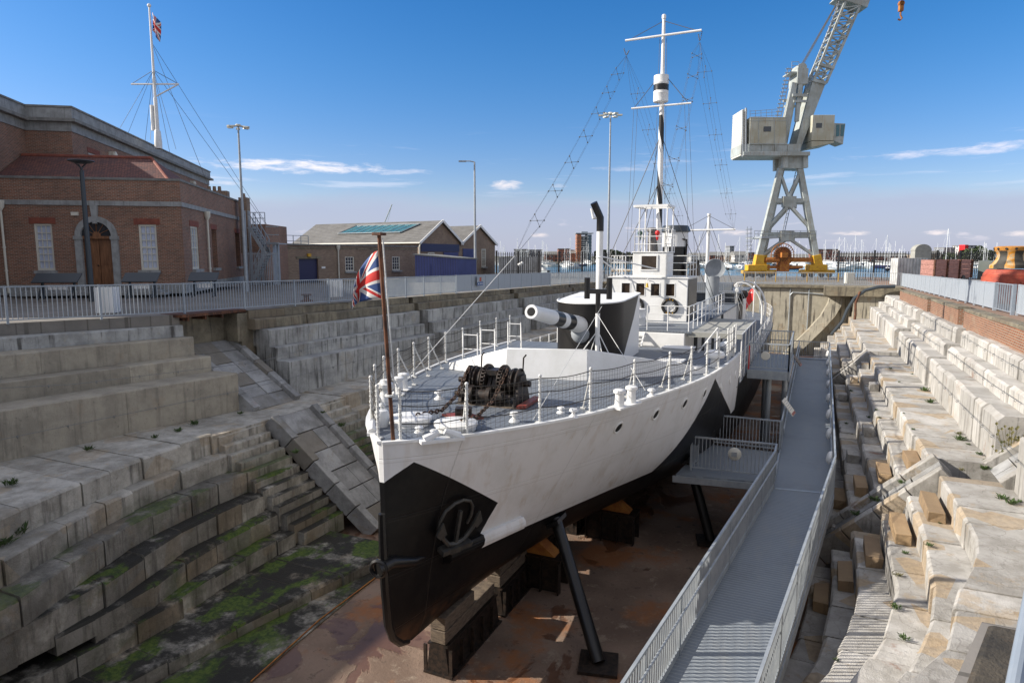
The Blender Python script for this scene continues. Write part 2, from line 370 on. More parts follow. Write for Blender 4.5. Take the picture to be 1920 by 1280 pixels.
def poly_mask(t, a, bq, polys):        # 1 inside any of the convex polygons given in (a, b) coordinates
    out = None
    for P in polys:
        area = sum(P[i][0] * P[(i+1) % len(P)][1] - P[(i+1) % len(P)][0] * P[i][1] for i in range(len(P)))
        if area < 0: P = P[::-1]
        cur = None
        for i in range(len(P)):
            (x0, y0), (x1, y1) = P[i], P[(i + 1) % len(P)]
            dx, dy = x1 - x0, y1 - y0; L = math.hypot(dx, dy)
            e = t.math('MULTIPLY_ADD', a, -dy / L, t.math('MULTIPLY_ADD', bq, dx / L, (dy * x0 - dx * y0) / L))
            cur = e if cur is None else t.math('MINIMUM', cur, e)
        out = cur if out is None else t.math('MAXIMUM', out, cur)
    return t.ramp(out, -.006, .006)
def union_flag(name, W=1.8, H=.95, fade=.0):
    # emblem laid out on the cloth's own uv: a = fly 0..1, b = hoist 0..1
    m, t, b = base(name, .8); x = t.xyz(t.uv()); a = t.math('MULTIPLY', t.math('SUBTRACT', x[0], .5), 2.0); c = t.math('SUBTRACT', x[1], .5)
    def ab(v): return t.math('ABSOLUTE', v)
    d1 = t.math('MULTIPLY', t.math('SUBTRACT', c, t.math('MULTIPLY', a, .5)), .894); d2 = t.math('MULTIPLY', t.math('ADD', c, t.math('MULTIPLY', a, .5)), .894)
    def lt(v, k): return t.math('LESS_THAN', v, k)
    diag = t.math('MINIMUM', ab(d1), ab(d2)); col = t.mix(lt(diag, .10), (.035,.075,.22), (.72,.71,.68))
    s1 = t.math('MULTIPLY', d1, t.math('SIGN', a)); s2 = t.math('MULTIPLY', d2, t.math('SIGN', a))
    r1 = t.math('MULTIPLY', t.math('GREATER_THAN', s1, -.065), lt(s1, 0.0)); r2 = t.math('MULTIPLY', t.math('GREATER_THAN', s2, -.065), lt(s2, 0.0))
    col = t.mix(t.math('MAXIMUM', r1, r2), col, (.55,.03,.025))
    cr = t.math('MINIMUM', ab(a), ab(c)); col = t.mix(lt(cr, .165), col, (.72,.71,.68)); col = t.mix(lt(cr, .10), col, (.55,.03,.025))
    C(b, t, col); return m
MT['anchor'] = mat('dark_grey_anchor_paint', (.035,.035,.033), (.06,.058,.052), 6, .45, bmp=.15)
MT['flag'] = union_flag('union_cloth')
# ================================================================ ground, floor, water
def setting():
    L = [(-60,-400,-8),(-1.5,-400,-8)]
    left = [(-60,-8),(-1.5,-8),(0,-14),(2,-18.5),(5,-21.5),(8,-22.9),(11.8,-22.2),(16.5,-20.6),(19,-20.15),(67,-20.15)]
    right = [(-60,-8),(-1.5,-8),(1.9,.25),(3.5,.7),(4.19,.94),(4.2,1.7),(6,3.5),(11,6.2),(15,6.5),(20,6.5),(67,6.5)]
    mb = MB()
    for pts, far in ((left, -420), (right, 420)):
        ys = sorted(set([p[0] for p in pts] + [10, 30, 50]))
        for a, b in zip(ys, ys[1:]):
            mb.quad((far, a, zq(a)), (interp(a, pts), a, zq(a)), (interp(b, pts), b, zq(b)), (far, b, zq(b)))
    mb.quad((-420, 67, zq(67)), (420, 67, zq(67)), (420, 72, zq(72)), (-420, 72, zq(72)))
    qe = 98
    mb.quad((-420, 72, zq(72)), (420, 72, zq(72)), (420, qe, zq(72)), (-420, qe, zq(72)))
    mb.quad((-420, qe, zq(72)), (420, qe, zq(72)), (420, qe, -6), (-420, qe, -6))
    # head of the dock: a plain vertical face below the viewing platform
    for pts in (left, right):
        ys = [p for p in pts if -1.5 <= p[0] <= 16.5]
        for (a, xa), (b, xb) in zip(ys, ys[1:]): mb.quad((xa, a, zq(a)), (xb, b, zq(b)), (xb, b, -7.2), (xa, a, -7.2))
    single('quay', mb, MT['quay'], 'stone paved quayside around the dry dock', 'quay', kind='structure')
    mb = MB(); mb.quad((-24, -3, -7.1), (8, -3, -7.1), (8, 68, -7.1), (-24, 68, -7.1))
    single('dock_floor', mb, MT['floor'], 'rust stained concrete dock floor under the ship', 'floor', kind='structure')
    mb = MB(); mb.quad((-3000, 97.5, -3.7), (3000, 97.5, -3.7), (3000, 2700, -3.7), (-3000, 2700, -3.7))
    single('harbour_water', mb, MT['water'], 'blue harbour water beyond the quay', 'water', kind='structure')
setting()

def shear(y, z): return z + zq(y) * max(0.0, 1 + z / 3.4) if z > -3.4 else z
def run(mb, curve, y0, y1, zt, zb, w, s, lmin=.9, lmax=1.7, j=.03, ch=.04, gap=.012, skip=0.0, rng=None):
    rng = rng or random; y = y0
    while y < y1 - .05:
        ln = rng.uniform(lmin, lmax); ye = min(y + ln, y1)
        if y1 - ye < .35: ye = y1
        dx = rng.uniform(-j, j); dz = rng.uniform(-j, j) * .5; c = ch * rng.uniform(.5, 1.6)
        mb.tint = rng.random()
        n = max(1, int((ye - y) / .7)); secs = []
        for k in range(n + 1):
            yy = lerp(y + gap / 2, ye - gap / 2, k / n); x = (interp(yy, curve) if isinstance(curve, list) else curve) + dx
            c2 = c * rng.uniform(.7, 1.4)
            secs.append([(x, yy, shear(yy, zb)), (x + s * rng.uniform(-.012, .012), yy, shear(yy, zt) + dz - c2), (x - s * c2, yy, shear(yy, zt) + dz),
                         (x - s * w, yy, shear(yy, zt) + dz), (x - s * w, yy, shear(yy, zb))])
        vs = [p for q in secs for p in q]; fs = []
        for k in range(n):
            for i in range(4): fs.append((k*5+i, k*5+i+1, (k+1)*5+i+1, (k+1)*5+i) if s < 0 else (k*5+i, (k+1)*5+i, (k+1)*5+i+1, k*5+i+1))
        fs += [tuple(range(5)) if s > 0 else tuple(reversed(range(5))), tuple(reversed(range(n*5, n*5+5))) if s > 0 else tuple(range(n*5, n*5+5))]
        mb.add(vs, fs); y = ye
    mb.tint = .5
R1 = random.Random(11)
# ---------------------------------------------------------------- left side, wall tiers
def lin(xa, ya, xb, yb):                # straight edge through two points, extended
    k = (xb - xa) / (yb - ya); return [(-5, xa + k * (-5 - ya)), (70, xa + k * (70 - ya))]
def left_near():
    t = thing('dock_wall', 'stepped rough concrete dock wall below the railing in front of the brick house', 'dock wall', (-20.5, 9, -3.4))
    B = [('coping', lin(-20.6,16.5,-22.4,11.5), .0, -.38, 'coping', 1.0), ('coping_step', lin(-20.35,16.9,-21.9,11.3), -.38, -.8, 'conc_l', 1.2),
         ('concrete_tier', lin(-20.05,17.0,-21.2,11.0), -.8, -1.5, 'conc_rough', 1.5), ('concrete_tier', lin(-19.4,17.2,-20.45,10.6), -1.5, -2.05, 'conc_rough', 1.5),
         ('concrete_tier', lin(-18.35,16.8,-19.35,10.0), -2.05, -3.42, 'conc_rough', 2.0)]
    for k, (nm, cv, zt, zb, m, w) in enumerate(B):
        mb = MB(); run(mb, cv, 1.0, 16.4 + .25 * k / 2, zt, zb, w, 1, 3.0, 5.5, .015, .03, .006, rng=R1); part(nm, mb, MT[m], t)
left_near()
SEGS = [(19.25, 30.6), (31.0, 43.8), (44.6, 56.5), (57.0, 66.8)]
LT = [('coping', -20.15, .0, -.36, 'coping', .9), ('coping_step', -19.8, -.36, -.78, 'coping', .9), ('block_tier', -19.42, -.78, -1.5, 'conc_l', 1.0),
      ('block_tier', -19.1, -1.5, -2.05, 'conc_l', 1.0), ('block_tier', -18.45, -2.05, -3.42, 'conc_l', 1.4)]
lab = ['first', 'second', 'third', 'farthest']
for i, (a, b) in enumerate(SEGS):
    t = thing('dock_wall', ['grey block dock wall in stepped tiers just behind the striped flag', 'grey block dock wall in stepped tiers behind the gun barrel',
        'shaded block dock wall in tiers beyond the gun shield', 'last stretch of shaded block wall before the stained end wall'][i], 'dock wall', (-19.5, (a+b)/2, -3.4), 'block walls on the shaded side of the dock')
    for nm, x, zt, zb, m, w in LT:
        mb = MB(); e = .28 if zt < -.7 else 0
        run(mb, [(0, x), (80, x)], a + e, b - e * .3, zt, zb, w, 1, 1.1, 2.1, .022, .035, .016, rng=R1); part(nm, mb, MT[m], t)
# fill behind gaps
mb = MB(); mb.box(-23, -20.25, 18.95, 66.9, -7, -.75); mb.box(-24, -20.97, 15.6, 19.28, -7, -.17)
single('retaining_bank', mb, MT['coping'], 'earth bank behind the block walls of the dock', 'ground', kind='structure')
# ---------------------------------------------------------------- left altars
LEDGE = [(4,-14.2),(7,-15.05),(8,-15.35),(9.4,-15.75),(10.4,-16.0),(11.7,-16.3),(13.3,-16.5),(16.3,-16.5),(67,-16.5)]
LA = [('ledge', LEDGE, -3.4, -4.0, 4.0), ('altar_step', [(4,-13.2),(6.5,-14.15),(7.1,-14.35),(8.5,-14.95),(10.3,-15.6),(11.4,-15.85),(13.4,-16.08),(67,-16.05)], -4.0, -4.55, 2.4),
      ('altar_step', [(5.9,-13.45),(7.1,-13.65),(8.5,-14.3),(10.5,-15.1),(13.5,-15.45),(15,-15.5),(67,-15.5)], -4.55, -5.15, 2.2),
      ('altar_step', [(7.5,-13.75),(8.5,-13.85),(9.3,-14.15),(11.6,-14.8),(15,-15.0),(67,-15.0)], -5.15, -5.75, 2.2),
      ('altar_step', [(8.4,-13.75),(9.8,-13.85),(10.9,-14.2),(11.8,-14.4),(15.1,-14.5),(67,-14.5)], -5.75, -6.3, 2.2),
      ('altar_step', [(10.4,-13.75),(11.5,-13.9),(13.3,-14.0),(67,-13.95)], -6.3, -6.78, 2.0),
      ('mossy_shelf', [(4,-12.9),(8.4,-12.5),(10.3,-12.2),(13.7,-11.5),(15.1,-11.2),(20,-11.0),(67,-11.0)], -6.78, -7.12, 4.2)]
YB = [4.2, 4.2, 5.9, 7.55, 8.4, 10.4, 4.2]
t = thing('stone_altars', 'shaded curved stone altar steps with green moss at the near end of the dock', 'dock steps', (-15, 9, -7.1))
for k, (nm, cv, zt, zb, w) in enumerate(LA):
    mb = MB(); run(mb, cv, YB[k], 14.12 + .13 * k if k < 6 else 16.1, zt, zb, w, 1, .8, 1.7, .045, .045, .03, rng=R1); part(nm, mb, MT['stone_l'], t)
mb = MB()
for a, b, zt in ((2.0, 5.95, -3.98), (5.95, 7.6, -5.13), (7.6, 8.45, -5.72), (8.45, 9.3, -6.28), (9.3, 10.5, -6.3)):
    run(mb, [(0, -13.66 - .06 * (a % 1)), (20, -13.70)], a, b, zt, -5.9 if zt > -5.5 else zt - .4, 2.5, 1, .8, 1.6, .04, .03, .02, rng=R1)
run(mb, [(0, -13.64), (20, -13.64)], 2, 10.5, -5.9 if False else -6.3, -7.1, 2.5, 1, .8, 1.5, .05, .03, .02, rng=R1)
part('end_wall', mb, MT['stone_l'], t)
t2 = thing('stone_altars', 'shaded straight stone altar steps hidden behind the ship bow', 'dock steps', (-15, 40, -7.1))
for k, (nm, cv, zt, zb, w) in enumerate(LA):
    mb = MB(); run(mb, cv, 20.3 if k < 6 else 18.7, 66.5, zt, zb, w, 1, 1.0, 2.4, .045, .05, .014, rng=R1); part(nm, mb, MT['stone_l'], t2)
def stairs(y0, y1, x0, dx, n, m, s, label, dz=.26, z0=-3.5, sk=.065):
    t = thing('stone_stairs', label, 'stone stairs', (x0, (y0 + y1) / 2, -7.1)); 
    for i in range(n):
        mb = MB(); zt = z0 - dz * i; x = x0 + s * dx * i
        run(mb, [(0, x), (70, x)], y0 + sk * i + R1.uniform(-.06, .06), y1 + sk * i + R1.uniform(-.03, .03), zt, zt - dz - .35, 1.6, s, 1.2, 2.6, .02, .03, .012, rng=R1); part('stair_tread', mb, m, t)
    return t
stairs(14.15, 16.05, -16.35, .235, 12, MT['stone_l'], 1, 'grey stone stairs descending beside the stone slide nearest the bow')
stairs(18.7, 20.25, -16.35, .235, 12, MT['stone_l'], 1, 'grey stone stairs on the far side of the slide half hidden by the bow')
mb = MB(); mb.box(-19, -16.4, 14.0, 20.4, -4.2, -3.43); mb.tint = .3; single('ledge_paving', mb, MT['stone_l'], 'stone paving of the ledge above the stairs', 'paving', kind='structure')
def ramp(name, label, x0, z0, x1, z1, y0, y1, sk, m):
    # inclined stone slide between two raised kerbs; sk = shift along y from top to bottom
    t = thing(name, label, 'stone slide', (x1, (y0 + y1) / 2, z1)); mb = MB(); n = 6; w = .30
    nrm = V((-(z1 - z0), 0, x1 - x0)).normalized(); nrm = nrm if nrm.z > 0 else -nrm
    cols = [y0 + w, lerp(y0, y1, .5) + .1, y1 - w]
    for i in range(n):
        for a, b in zip(cols, cols[1:]):
            f0, f1 = i / n + .004, (i + 1) / n - .004; mb.tint = R1.random(); h = nrm * R1.uniform(-.01, .02)
            P = lambda f, y: V((lerp(x0, x1, f), y + sk * f, lerp(z0, z1, f))) + h
            q = [P(f0, a + .01), P(f0, b - .01), P(f1, b - .01), P(f1, a + .01)]
            mb.prism(q, -nrm * .4)
    part('slide_slabs', mb, MT['slab'], t)
    for y in (y0, y1 - w):
        mb = MB()
        for i in range(5):
            f0, f1 = i / 5, (i + 1) / 5 - .006; mb.tint = R1.random()
            P = lambda f, yy: V((lerp(x0, x1, f), yy + sk * f, lerp(z0, z1, f))) + nrm * (.16 + R1.uniform(0, .02))
            mb.prism([P(f0, y), P(f0, y + w), P(f1, y + w), P(f1, y)], -nrm * .6)
        part('kerb', mb, MT[m], t, bevel=.02)
    return t
ramp('stone_slide', 'grey slab slide with raised kerbs running down beside the bow stem', -16.2, -3.36, -12.7, -7.0, 16.15, 18.35, .85, 'slab')
ramp('stone_slide', 'upper stone slide dropping from the quay between two dock walls', -20.9, -1.25, -17.7, -3.42, 16.75, 19.1, .15, 'slab')
mb = MB(); mb.tint = .4; mb.box(-21.6, -20.22, 18.75, 19.3, -1.3, -.2); single('slot_cheek', mb, MT['coping'], 'stone cheek of the quay slot', 'quay', kind='structure')
# rusty plate bridging the slot in the quay edge
mb = MB(); mb.box(-21.3, -20.2, 16.3, 19.2, -.16, -.06)
for k in range(4): mb.beam((-20.25, 16.6 + k*.75, -.2), (-21.2, 16.6 + k*.75, -.2), .07, .2)
single('slot_cover', mb, MT['rust'], 'rusty steel plate bridging the slot in the quay edge under the railing', 'cover plate')
mb = MB(); mb.tint = .6; mb.prism([atz(700, 1072, -7.09), atz(716, 1073, -7.09), atz(470, 1279, -7.09), (-11.2, 7.5, -7.09), (-12.6, 7.5, -7.09), (-12.0, 11.5, -7.09)], (0, 0, .03)); single('gutter', mb, MT['stone_l'], 'dark mossy gutter between the altar steps and the dock floor', 'floor', kind='structure')
mb = MB(); mb.path([atz(716, 1073, -7.04), atz(600, 1160, -7.04), atz(470, 1277, -7.04)], .016, 6)
single('floor_pipe', mb, MT['orange_rust'], 'thin orange rusty pipe along the left edge of the dock floor', 'pipe', smooth=1)
# ---------------------------------------------------------------- right side
RSEG = [(20.4, 31.75), (32.15, 43.2), (44.4, 56.8), (57.2, 66.8)]
RT_ = [('block_tier', 5.55, -.82, -1.5, 1.0), ('block_tier', 5.1, -1.5, -2.05, 1.0), ('block_tier', 4.47, -2.05, -3.42, 1.6)]
rl = ['sunlit pale block wall in three tiers nearest the right edge of the dock', 'pale block wall in tiers below the middle brick parapet', 'pale block wall in tiers below the farthest brick parapet', 'short end of pale block wall at the curved corner']
for i, (a, b) in enumerate(RSEG):
    t = thing('dock_wall', rl[i], 'dock wall', (5.2, (a + b) / 2, -3.4), 'pale block walls on the sunlit side of the dock')
    for k, (nm, x, zt, zb, w) in enumerate(RT_):
        mb = MB(); run(mb, [(0, x), (80, x)], a + (.9 - .45 * k if i else .0), b - .25 + (.5 - .3 * k), zt, zb, w, -1, .8, 2.0, .035, .075, .02, rng=R1)
        part(nm, mb, MT['conc_r'], t)
t = thing('dock_wall', 'pale concrete wall end beside the upper stone slide at the right edge of the photo', 'dock wall', (5.2, 14, -3.4))
for nm, x, zt, zb, w in RT_:
    mb = MB(); run(mb, [(5, x - 1.2), (11, x + .1), (14, x), (80, x)], 11, 18.2, zt, zb, w, -1, 1.2, 2.4, .03, .06, .02, rng=R1); part(nm, mb, MT['conc_r'], t)
PIER = [(19.5, 33.7), (35.0, 42.7), (43.9, 57.5)]
for i, (a, b) in enumerate(PIER):
    t = thing('brick_parapet', ['orange brick parapet nearest the right edge of the photo', 'middle orange brick parapet between two gaps', 'farthest orange brick parapet by the hose corner'][i], 'parapet', (6.2, (a + b) / 2, -.8), 'brick parapets along the sunlit dock edge')
    mb = MB(); n = max(2, int((b - a) / 2.5))
    za = lambda y: zq(y) + .05
    ys = [lerp(a, b, k / n) for k in range(n + 1)]
    for y0, y1 in zip(ys, ys[1:]): mb.prism([(5.9, y0, -.95 + zq(y0)*.5), (5.9, y1, -.95 + zq(y1)*.5), (5.9, y1, za(y1) - .12), (5.9, y0, za(y0) - .12)], (.75, 0, 0))
    part('brick_face', mb, MT['brick_pier'], t)
    mb = MB(); run(mb, [(0, 5.87), (80, 5.87)], a, b, .05, -.07, .5, -1, .7, 1.3, .012, .02, .01, rng=R1)
    part('coping', mb, MT['coping'], t)
mb = MB(); mb.box(6.62, 7.2, 19, 67, -7, -1.05); mb.tint = .5; single('retaining_bank', mb, MT['coping'], 'earth bank behind the block walls of the dock', 'ground', kind='structure')
RLEDGE = [(4,-3.5),(6,-1.5),(8,.55),(10.1,1.85),(10.8,2.02),(12.4,2.45),(13.7,2.88),(15,3.1),(18,3.08),(24,2.95),(67,2.95)]
RA = [('ledge', RLEDGE, -3.4, -4.0, 5.0),
      ('altar_step', [(6,-2.3),(8,.1),(10.2,1.4),(12,1.98),(14,2.33),(16,2.42),(67,2.38)], -4.0, -4.55, 2.4),
      ('altar_step', [(6,-3),(9,.0),(10.8,.88),(12.7,1.5),(14.6,1.82),(17,1.85),(67,1.82)], -4.55, -5.15, 2.4),
      ('altar_step', [(7,-3.0),(10,-.35),(11.8,.5),(13.8,1.0),(15.8,1.24),(67,1.32)], -5.15, -5.75, 2.4),
      ('altar_step', [(8,-3.2),(11,-.5),(13,.35),(15,.65),(17,.8),(67,.82)], -5.75, -6.3, 2.4),
      ('altar_step', [(9,-3.4),(11,-1.3),(13,-.3),(15,.1),(17,.3),(67,.3)], -6.3, -7.12, 2.4)]
for lbl, ya, yb in (('sunlit curved stone altar steps at the near right of the dock', 6.2, 18.85), ('sunlit weathered stone altar steps running along the gangway', 20.45, 41.0), ('far sunlit altar steps below the end wall', 42.6, 66.5)):
    t = thing('stone_altars', lbl, 'dock steps', (2.5, (ya + yb) / 2, -7.1), 'altar steps on the sunlit side')
    for nm, cv, zt, zb, w in RA:
        mb = MB(); run(mb, cv, max(ya, cv[0][0]), yb, zt, zb, w, -1, .75, 1.9, .03, .045, .035, rng=R1); part(nm, mb, MT['stone_r'], t)
ramp('stone_slide', 'pale stone slide with kerb running down to the gangway', 3.25, -3.36, -.3, -7.0, 18.9, 20.4, .9, 'stone_r')
ramp('stone_slide', 'small far stone slide with two kerbs beside the gangway', 3.0, -3.36, -.3, -7.0, 41.1, 42.5, 1.5, 'stone_r')
ramp('stone_slide', 'upper stone slide at the right edge of the photo', 6.6, -1.3, 4.3, -3.4, 18.3, 20.2, 0, 'stone_r')
# ochre half-step blocks beside the slide: each lies loose on a tread
STEPX = [3.05, 2.40, 1.84, 1.28, .78]; STEPZ = [-4.0, -4.55, -5.15, -5.75, -6.3]
bl = 0
def sblock(x, y, z, lx, ly, h, label, m='sandstone'):
    mb = MB(); mb.tint = R1.random(); mb.box(x - lx/2, x + lx/2, y - ly/2, y + ly/2, z + .005, z + h); mb.v = [(a + R1.uniform(-.022, .022), b + R1.uniform(-.05, .05), c + (R1.uniform(-.02, .02) if c > z + .1 else 0)) for a, b, c in mb.v]
    o = single('stone_block', mb, MT[m], label, 'stone block', 'half step blocks beside the slide', bevel=.014); return o
L_ = ['long ochre block on the top tread just before the near slide', 'rough ochre block on the second tread before the near slide', 'ochre block on the third tread before the near slide', 'brown block on the fourth tread before the near slide', 'dark block on the lowest tread before the near slide']
for k in range(5): sblock(STEPX[k] - .42 + .18, 17.75 - .25 * k, STEPZ[k], .34, 1.45 - .1 * k, .28, L_[k])
L_ = ['ochre block on the top tread right behind the slide kerb', 'ochre block on the second tread right behind the slide kerb', 'small ochre block on the third tread behind the slide kerb', 'dull block on the fourth tread behind the slide kerb']
for k in range(4): sblock(STEPX[k] - .22, 21.6 + .35 * k, STEPZ[k], .34, 1.25, .29, L_[k])
for k, (x, y, z, lbl) in enumerate([(2.1, 27.2, -4.55, 'single worn block on the second tread halfway along the gangway'), (1.55, 25.5, -5.15, 'worn brown block on the third tread halfway along the gangway'), (2.7, 33.5, -4.0, 'pale block on the top tread far along the gangway'), (1.6, 36.5, -5.15, 'pale block on the third tread far along the gangway'), (1.0, 29.5, -5.75, 'dull block on the fourth tread against the gangway rail'),(2.15, 38.5, -4.55, 'small block on the second tread near the far slide'),(2.7, 40.0, -4.0, 'small tan block on the top tread near the far slide')]):
    sblock(x, y, z, .36, .7, .32, lbl, 'stone_r')
# coping stone by the viewpoint
mb = MB(); mb.tint = .2; mb.prism([(.62,2.6,-.35),(.72,3.5,-.35),(.95,4.2,-.35),(1.75,4.18,-.35),(2.2,2.6,-.35)], (0,0,.36))
single('coping_stone', mb, MT['lichen'], 'dark lichen covered coping stone in the bottom right corner', 'coping stone', bevel=.05)
mb = MB(); mb.tube(atz(1893, 1335, .012), at(1935, 1110, 3.35), .035, n=12); mb.tube(at(1935, 1110, 3.35), at(2300, 1100, 3.4), .035, n=12)
single('railing_post', mb, MT['fence'], 'pale blue railing post on the coping stone in the bottom right corner', 'railing')
# ---------------------------------------------------------------- end wall (caisson)
ZE = zq(66.8)
t = thing('end_wall', 'stained pale concrete wall closing the far end of the dock', 'dock wall', (-7, 67.2, -7.1))
mb = MB(); mb.box(-20, 7.0, 66.9, 67.6, -7.1, ZE - .28); part('wall_panel', mb, MT['caisson'], t)
mb = MB(); mb.box(-20, 1.2, 66.6, 67.7, ZE - .26, ZE + .02); part('coping', mb, MT['coping'], t, bevel=.04)
mb = MB()
for x in (-4.6, -2.0, -.4): mb.tube((x, 66.82, -6.8), (x, 66.82, ZE - .3), .05, n=8)
mb.path([(-2.0, 66.8, -1.6), (-1.8, 66.8, -1.35), (-.2, 66.8, -1.4), (1, 66.8, -1.5)], .05); part('drain_pipe', mb, MT['galv'], t)
# splayed corner buttress
t = thing('buttress', 'splayed stone buttress curving down the end wall corner', 'buttress', (2.4, 66, -7.1))
mb = MB(); pr = [(-.6, -1.0), (.2, -2.2), (-.3, -3.4), (-1.4, -5.0), (-2.6, -6.4), (-3.2, -7.1)]
rows = []
for k, (x, z) in enumerate([(1.5, -1.05), (1.25, -2.2), (.7, -3.4), (-.2, -4.6), (-1.2, -5.8), (-2.3, -7.1)]): rows.append([(x - .1, 66.88, z), (x, 66.3, z), (x + 1.15, 66.1, z), (x + 1.2, 66.86, z)])
mb.tint = .9; mb.grid(rows); part('splay', mb, MT['caisson'], t)
mb = MB(); mb.tint = .3; mb.box(.8, 7.2, 64.6, 67.7, -1.5, ZE + .03); part('cap_block', mb, MT['coping'], t, bevel=.05)
mb = MB(); mb.box(3.2, 7, 65.0, 66.85, -7.1, -1.5); part('corner_wall', mb, MT['caisson'], t)
mb = MB(); mb.path([(6.2, 64.2, -.55), (5.0, 64.1, -.6), (4.0, 64, -.9), (3.2, 63.9, -1.6), (2.7, 63.8, -2.6), (2.4, 63.8, -3.6), (1.6, 63.8, -4.8)], .14, 8)
single('hose', mb, MT['asphalt'], 'thick black hose curving over the far right corner of the dock', 'hose', smooth=1)
mb = MB(); mb.path([(3.6, 63.9, -1.0), (3.3, 63.8, -2.0), (3.35, 63.8, -3.0), (3.3, 63.7, -3.5)], .1, 8)
single('rusty_pipe', mb, MT['rust'], 'rusty downpipe hanging beside the black hose', 'pipe', smooth=1)
# ---------------------------------------------------------------- cables strung along the walls
def cable(pts, label, pins=1.2, mat_='cable', group=None, r=.0075, pin=True):
    t = thing('handrail_cable', label, 'cable', pts[0], group); mb = MB(); mb.path(pts, r, 5); part('wire_rope', mb, MT[mat_], t, smooth=1)
    if pin:
        for a, b in zip(pts, pts[1:]):
            a, b = V(a), V(b); n = max(1, int((b - a).length / pins))
            for k in range(n):
                p = a.lerp(b, (k + .5) / n); mb = MB(); mb.ring(p - V((0, 0, .02)), b - a, .034, .009, 8, 4); part('ring_pin', mb, MT['cable'], t)
    return t
cable([(-20.35, 7, -1.2), (-19.6, 12, -1.72), (-18.9, 18.5, -1.95), (-18.95, 23, -1.7), (-18.9, 30, -1.65)], 'thin steel cable drooping across the upper shaded wall', group='cables along the dock walls')
cable([(-19.4, 7, -2.75), (-18.9, 12, -2.75), (-18.2, 17, -2.7), (-18.3, 24, -2.6), (-18.3, 30.4, -2.6)], 'lower steel cable across the big concrete tier', group='cables along the dock walls')
for x, z, lb, y0, y1 in ((5.42, -1.12, 'cable with ring pins on the top tier of the sunlit wall', 20.5, 31.3), (5.0, -1.75, 'cable with ring pins on the middle tier of the sunlit wall', 20.5, 31.4), (4.38, -2.55, 'cable slung along the tall lower tier of the sunlit wall', 15, 43), (5.42, -1.15, 'cable on the top tier below the middle parapet', 33, 42.6), (4.98, -1.8, 'cable on the middle tier below the middle parapet', 33, 42.8)):
    cable([(x, y0, z), (x - .02, lerp(y0, y1, .33), z - .04), (x, lerp(y0, y1, .66), z - .03), (x, y1, z)], lb, 1.1, group='cables along the dock walls')
# ================================================================ the ship
X0, Y0 = -7.1, 9.75
ST = [  # station, half beams at: deck, upper, waterline, lower, bilge
 (0,.05,.05,.05,.05,.04),(.5,.60,.36,.22,.15,.08),(1.5,1.42,.88,.52,.31,.15),(3.7,2.62,1.95,1.30,.78,.36),(6.5,3.55,3.0,2.35,1.5,.8),
 (10,4.3,4.0,3.55,2.7,1.7),(14,4.62,4.52,4.32,3.8,2.9),(18,4.7,4.68,4.6,4.35,3.6),(22,4.7,4.7,4.68,4.5,3.9),(34,4.7,4.7,4.68,4.5,3.9),
 (42,4.5,4.5,4.3,3.8,2.8),(48,3.7,3.6,3.2,2.2,1.0),(52,2.4,2.2,1.6,.6,.2),(54,.3,.3,.2,.1,.05)]
BRK = 16.4
def stn(s):
    i = 0
    while i < len(ST) - 2 and s > ST[i + 1][0]: i += 1
    a, b = ST[i], ST[i + 1]; t = (s - a[0]) / (b[0] - a[0]); out = []
    p = ST[max(i - 1, 0)]; q = ST[min(i + 2, len(ST) - 1)]
    for k in range(1, 6):
        h = b[0] - a[0]
        m0 = (b[k] - p[k]) / (b[0] - p[0]); m1 = (q[k] - a[k]) / (q[0] - a[0])
        t2, t3 = t * t, t * t * t
        out.append((2*t3 - 3*t2 + 1) * a[k] + (t3 - 2*t2 + t) * h * m0 + (-2*t3 + 3*t2) * b[k] + (t3 - t2) * h * m1)
    return out
def sheer(s): return interp(s, [(0, -1.42), (3, -1.47), (10, -1.58), (16.4, -1.66), (54, -1.66)])
def zdeck(s): return sheer(s) if s <= BRK else -2.88
def stemy(z): return interp(z, [(-5.9, 1.35), (-5.75, .85), (-5.6, .5), (-5.35, .25), (-5.0, .12), (-4.0, .03), (-1.4, 0)])
def section(s):
    hb = stn(s); zd = zdeck(s); zk = -5.75
    zs = [zd, lerp(zd, -4.0, .5), -4.0, -5.1, -5.62]
    up = interp(zs[1], [(-4.0, hb[2]), (-2.7, hb[1]), (sheer(s), hb[0])]) if s > BRK else hb[1]
    P = [(hb[0], zs[0]), (up, zs[1]), (hb[2], zs[2]), (hb[3], zs[3]), (hb[4], zs[4]), (min(hb[4] * .5, .3), zk), (0.0, zk)]
    out = []; n = 4
    for i in range(len(P) - 1):
        p0 = P[max(i-1, 0)]; p1 = P[i]; p2 = P[i+1]; p3 = P[min(i+2, len(P)-1)]
        for k in range(n):
            t = k / n; c = []
            for d in (0, 1):
                c.append(.5 * (2*p1[d] + (p2[d]-p0[d])*t + (2*p0[d]-5*p1[d]+4*p2[d]-p3[d])*t*t + (-p0[d]+3*p1[d]-3*p2[d]+p3[d])*t**3))
            out.append((max(c[0], 0), c[1]))
    out.append(P[-1]); return out
SS = [0,.12,.3,.5,.8,1.1,1.5,2,2.6,3.2,4,5,6,7,8,9,10,11,12,13,14,15,16,BRK,BRK+.005,17.5,19,21,24,28,32,36,39,42,44,46,48,49.5,51,52,53,53.6,54]
def hull_mb():
    rows = []
    for s in SS:
        sec = section(s); k = max(0, 1 - s / 5)
        port = [(X0 + h, Y0 + s + stemy(z) * k, z) for h, z in sec]; star = [(X0 - h, Y0 + s + stemy(z) * k, z) for h, z in reversed(sec[:-1])]
        rows.append(port + star)
    mb = MB(); mb.grid(rows); r = rows[0]; n = len(r); mb.add(r, [(i, n - 1 - i, n - 2 - i, i + 1) for i in range(n // 2)]); return mb
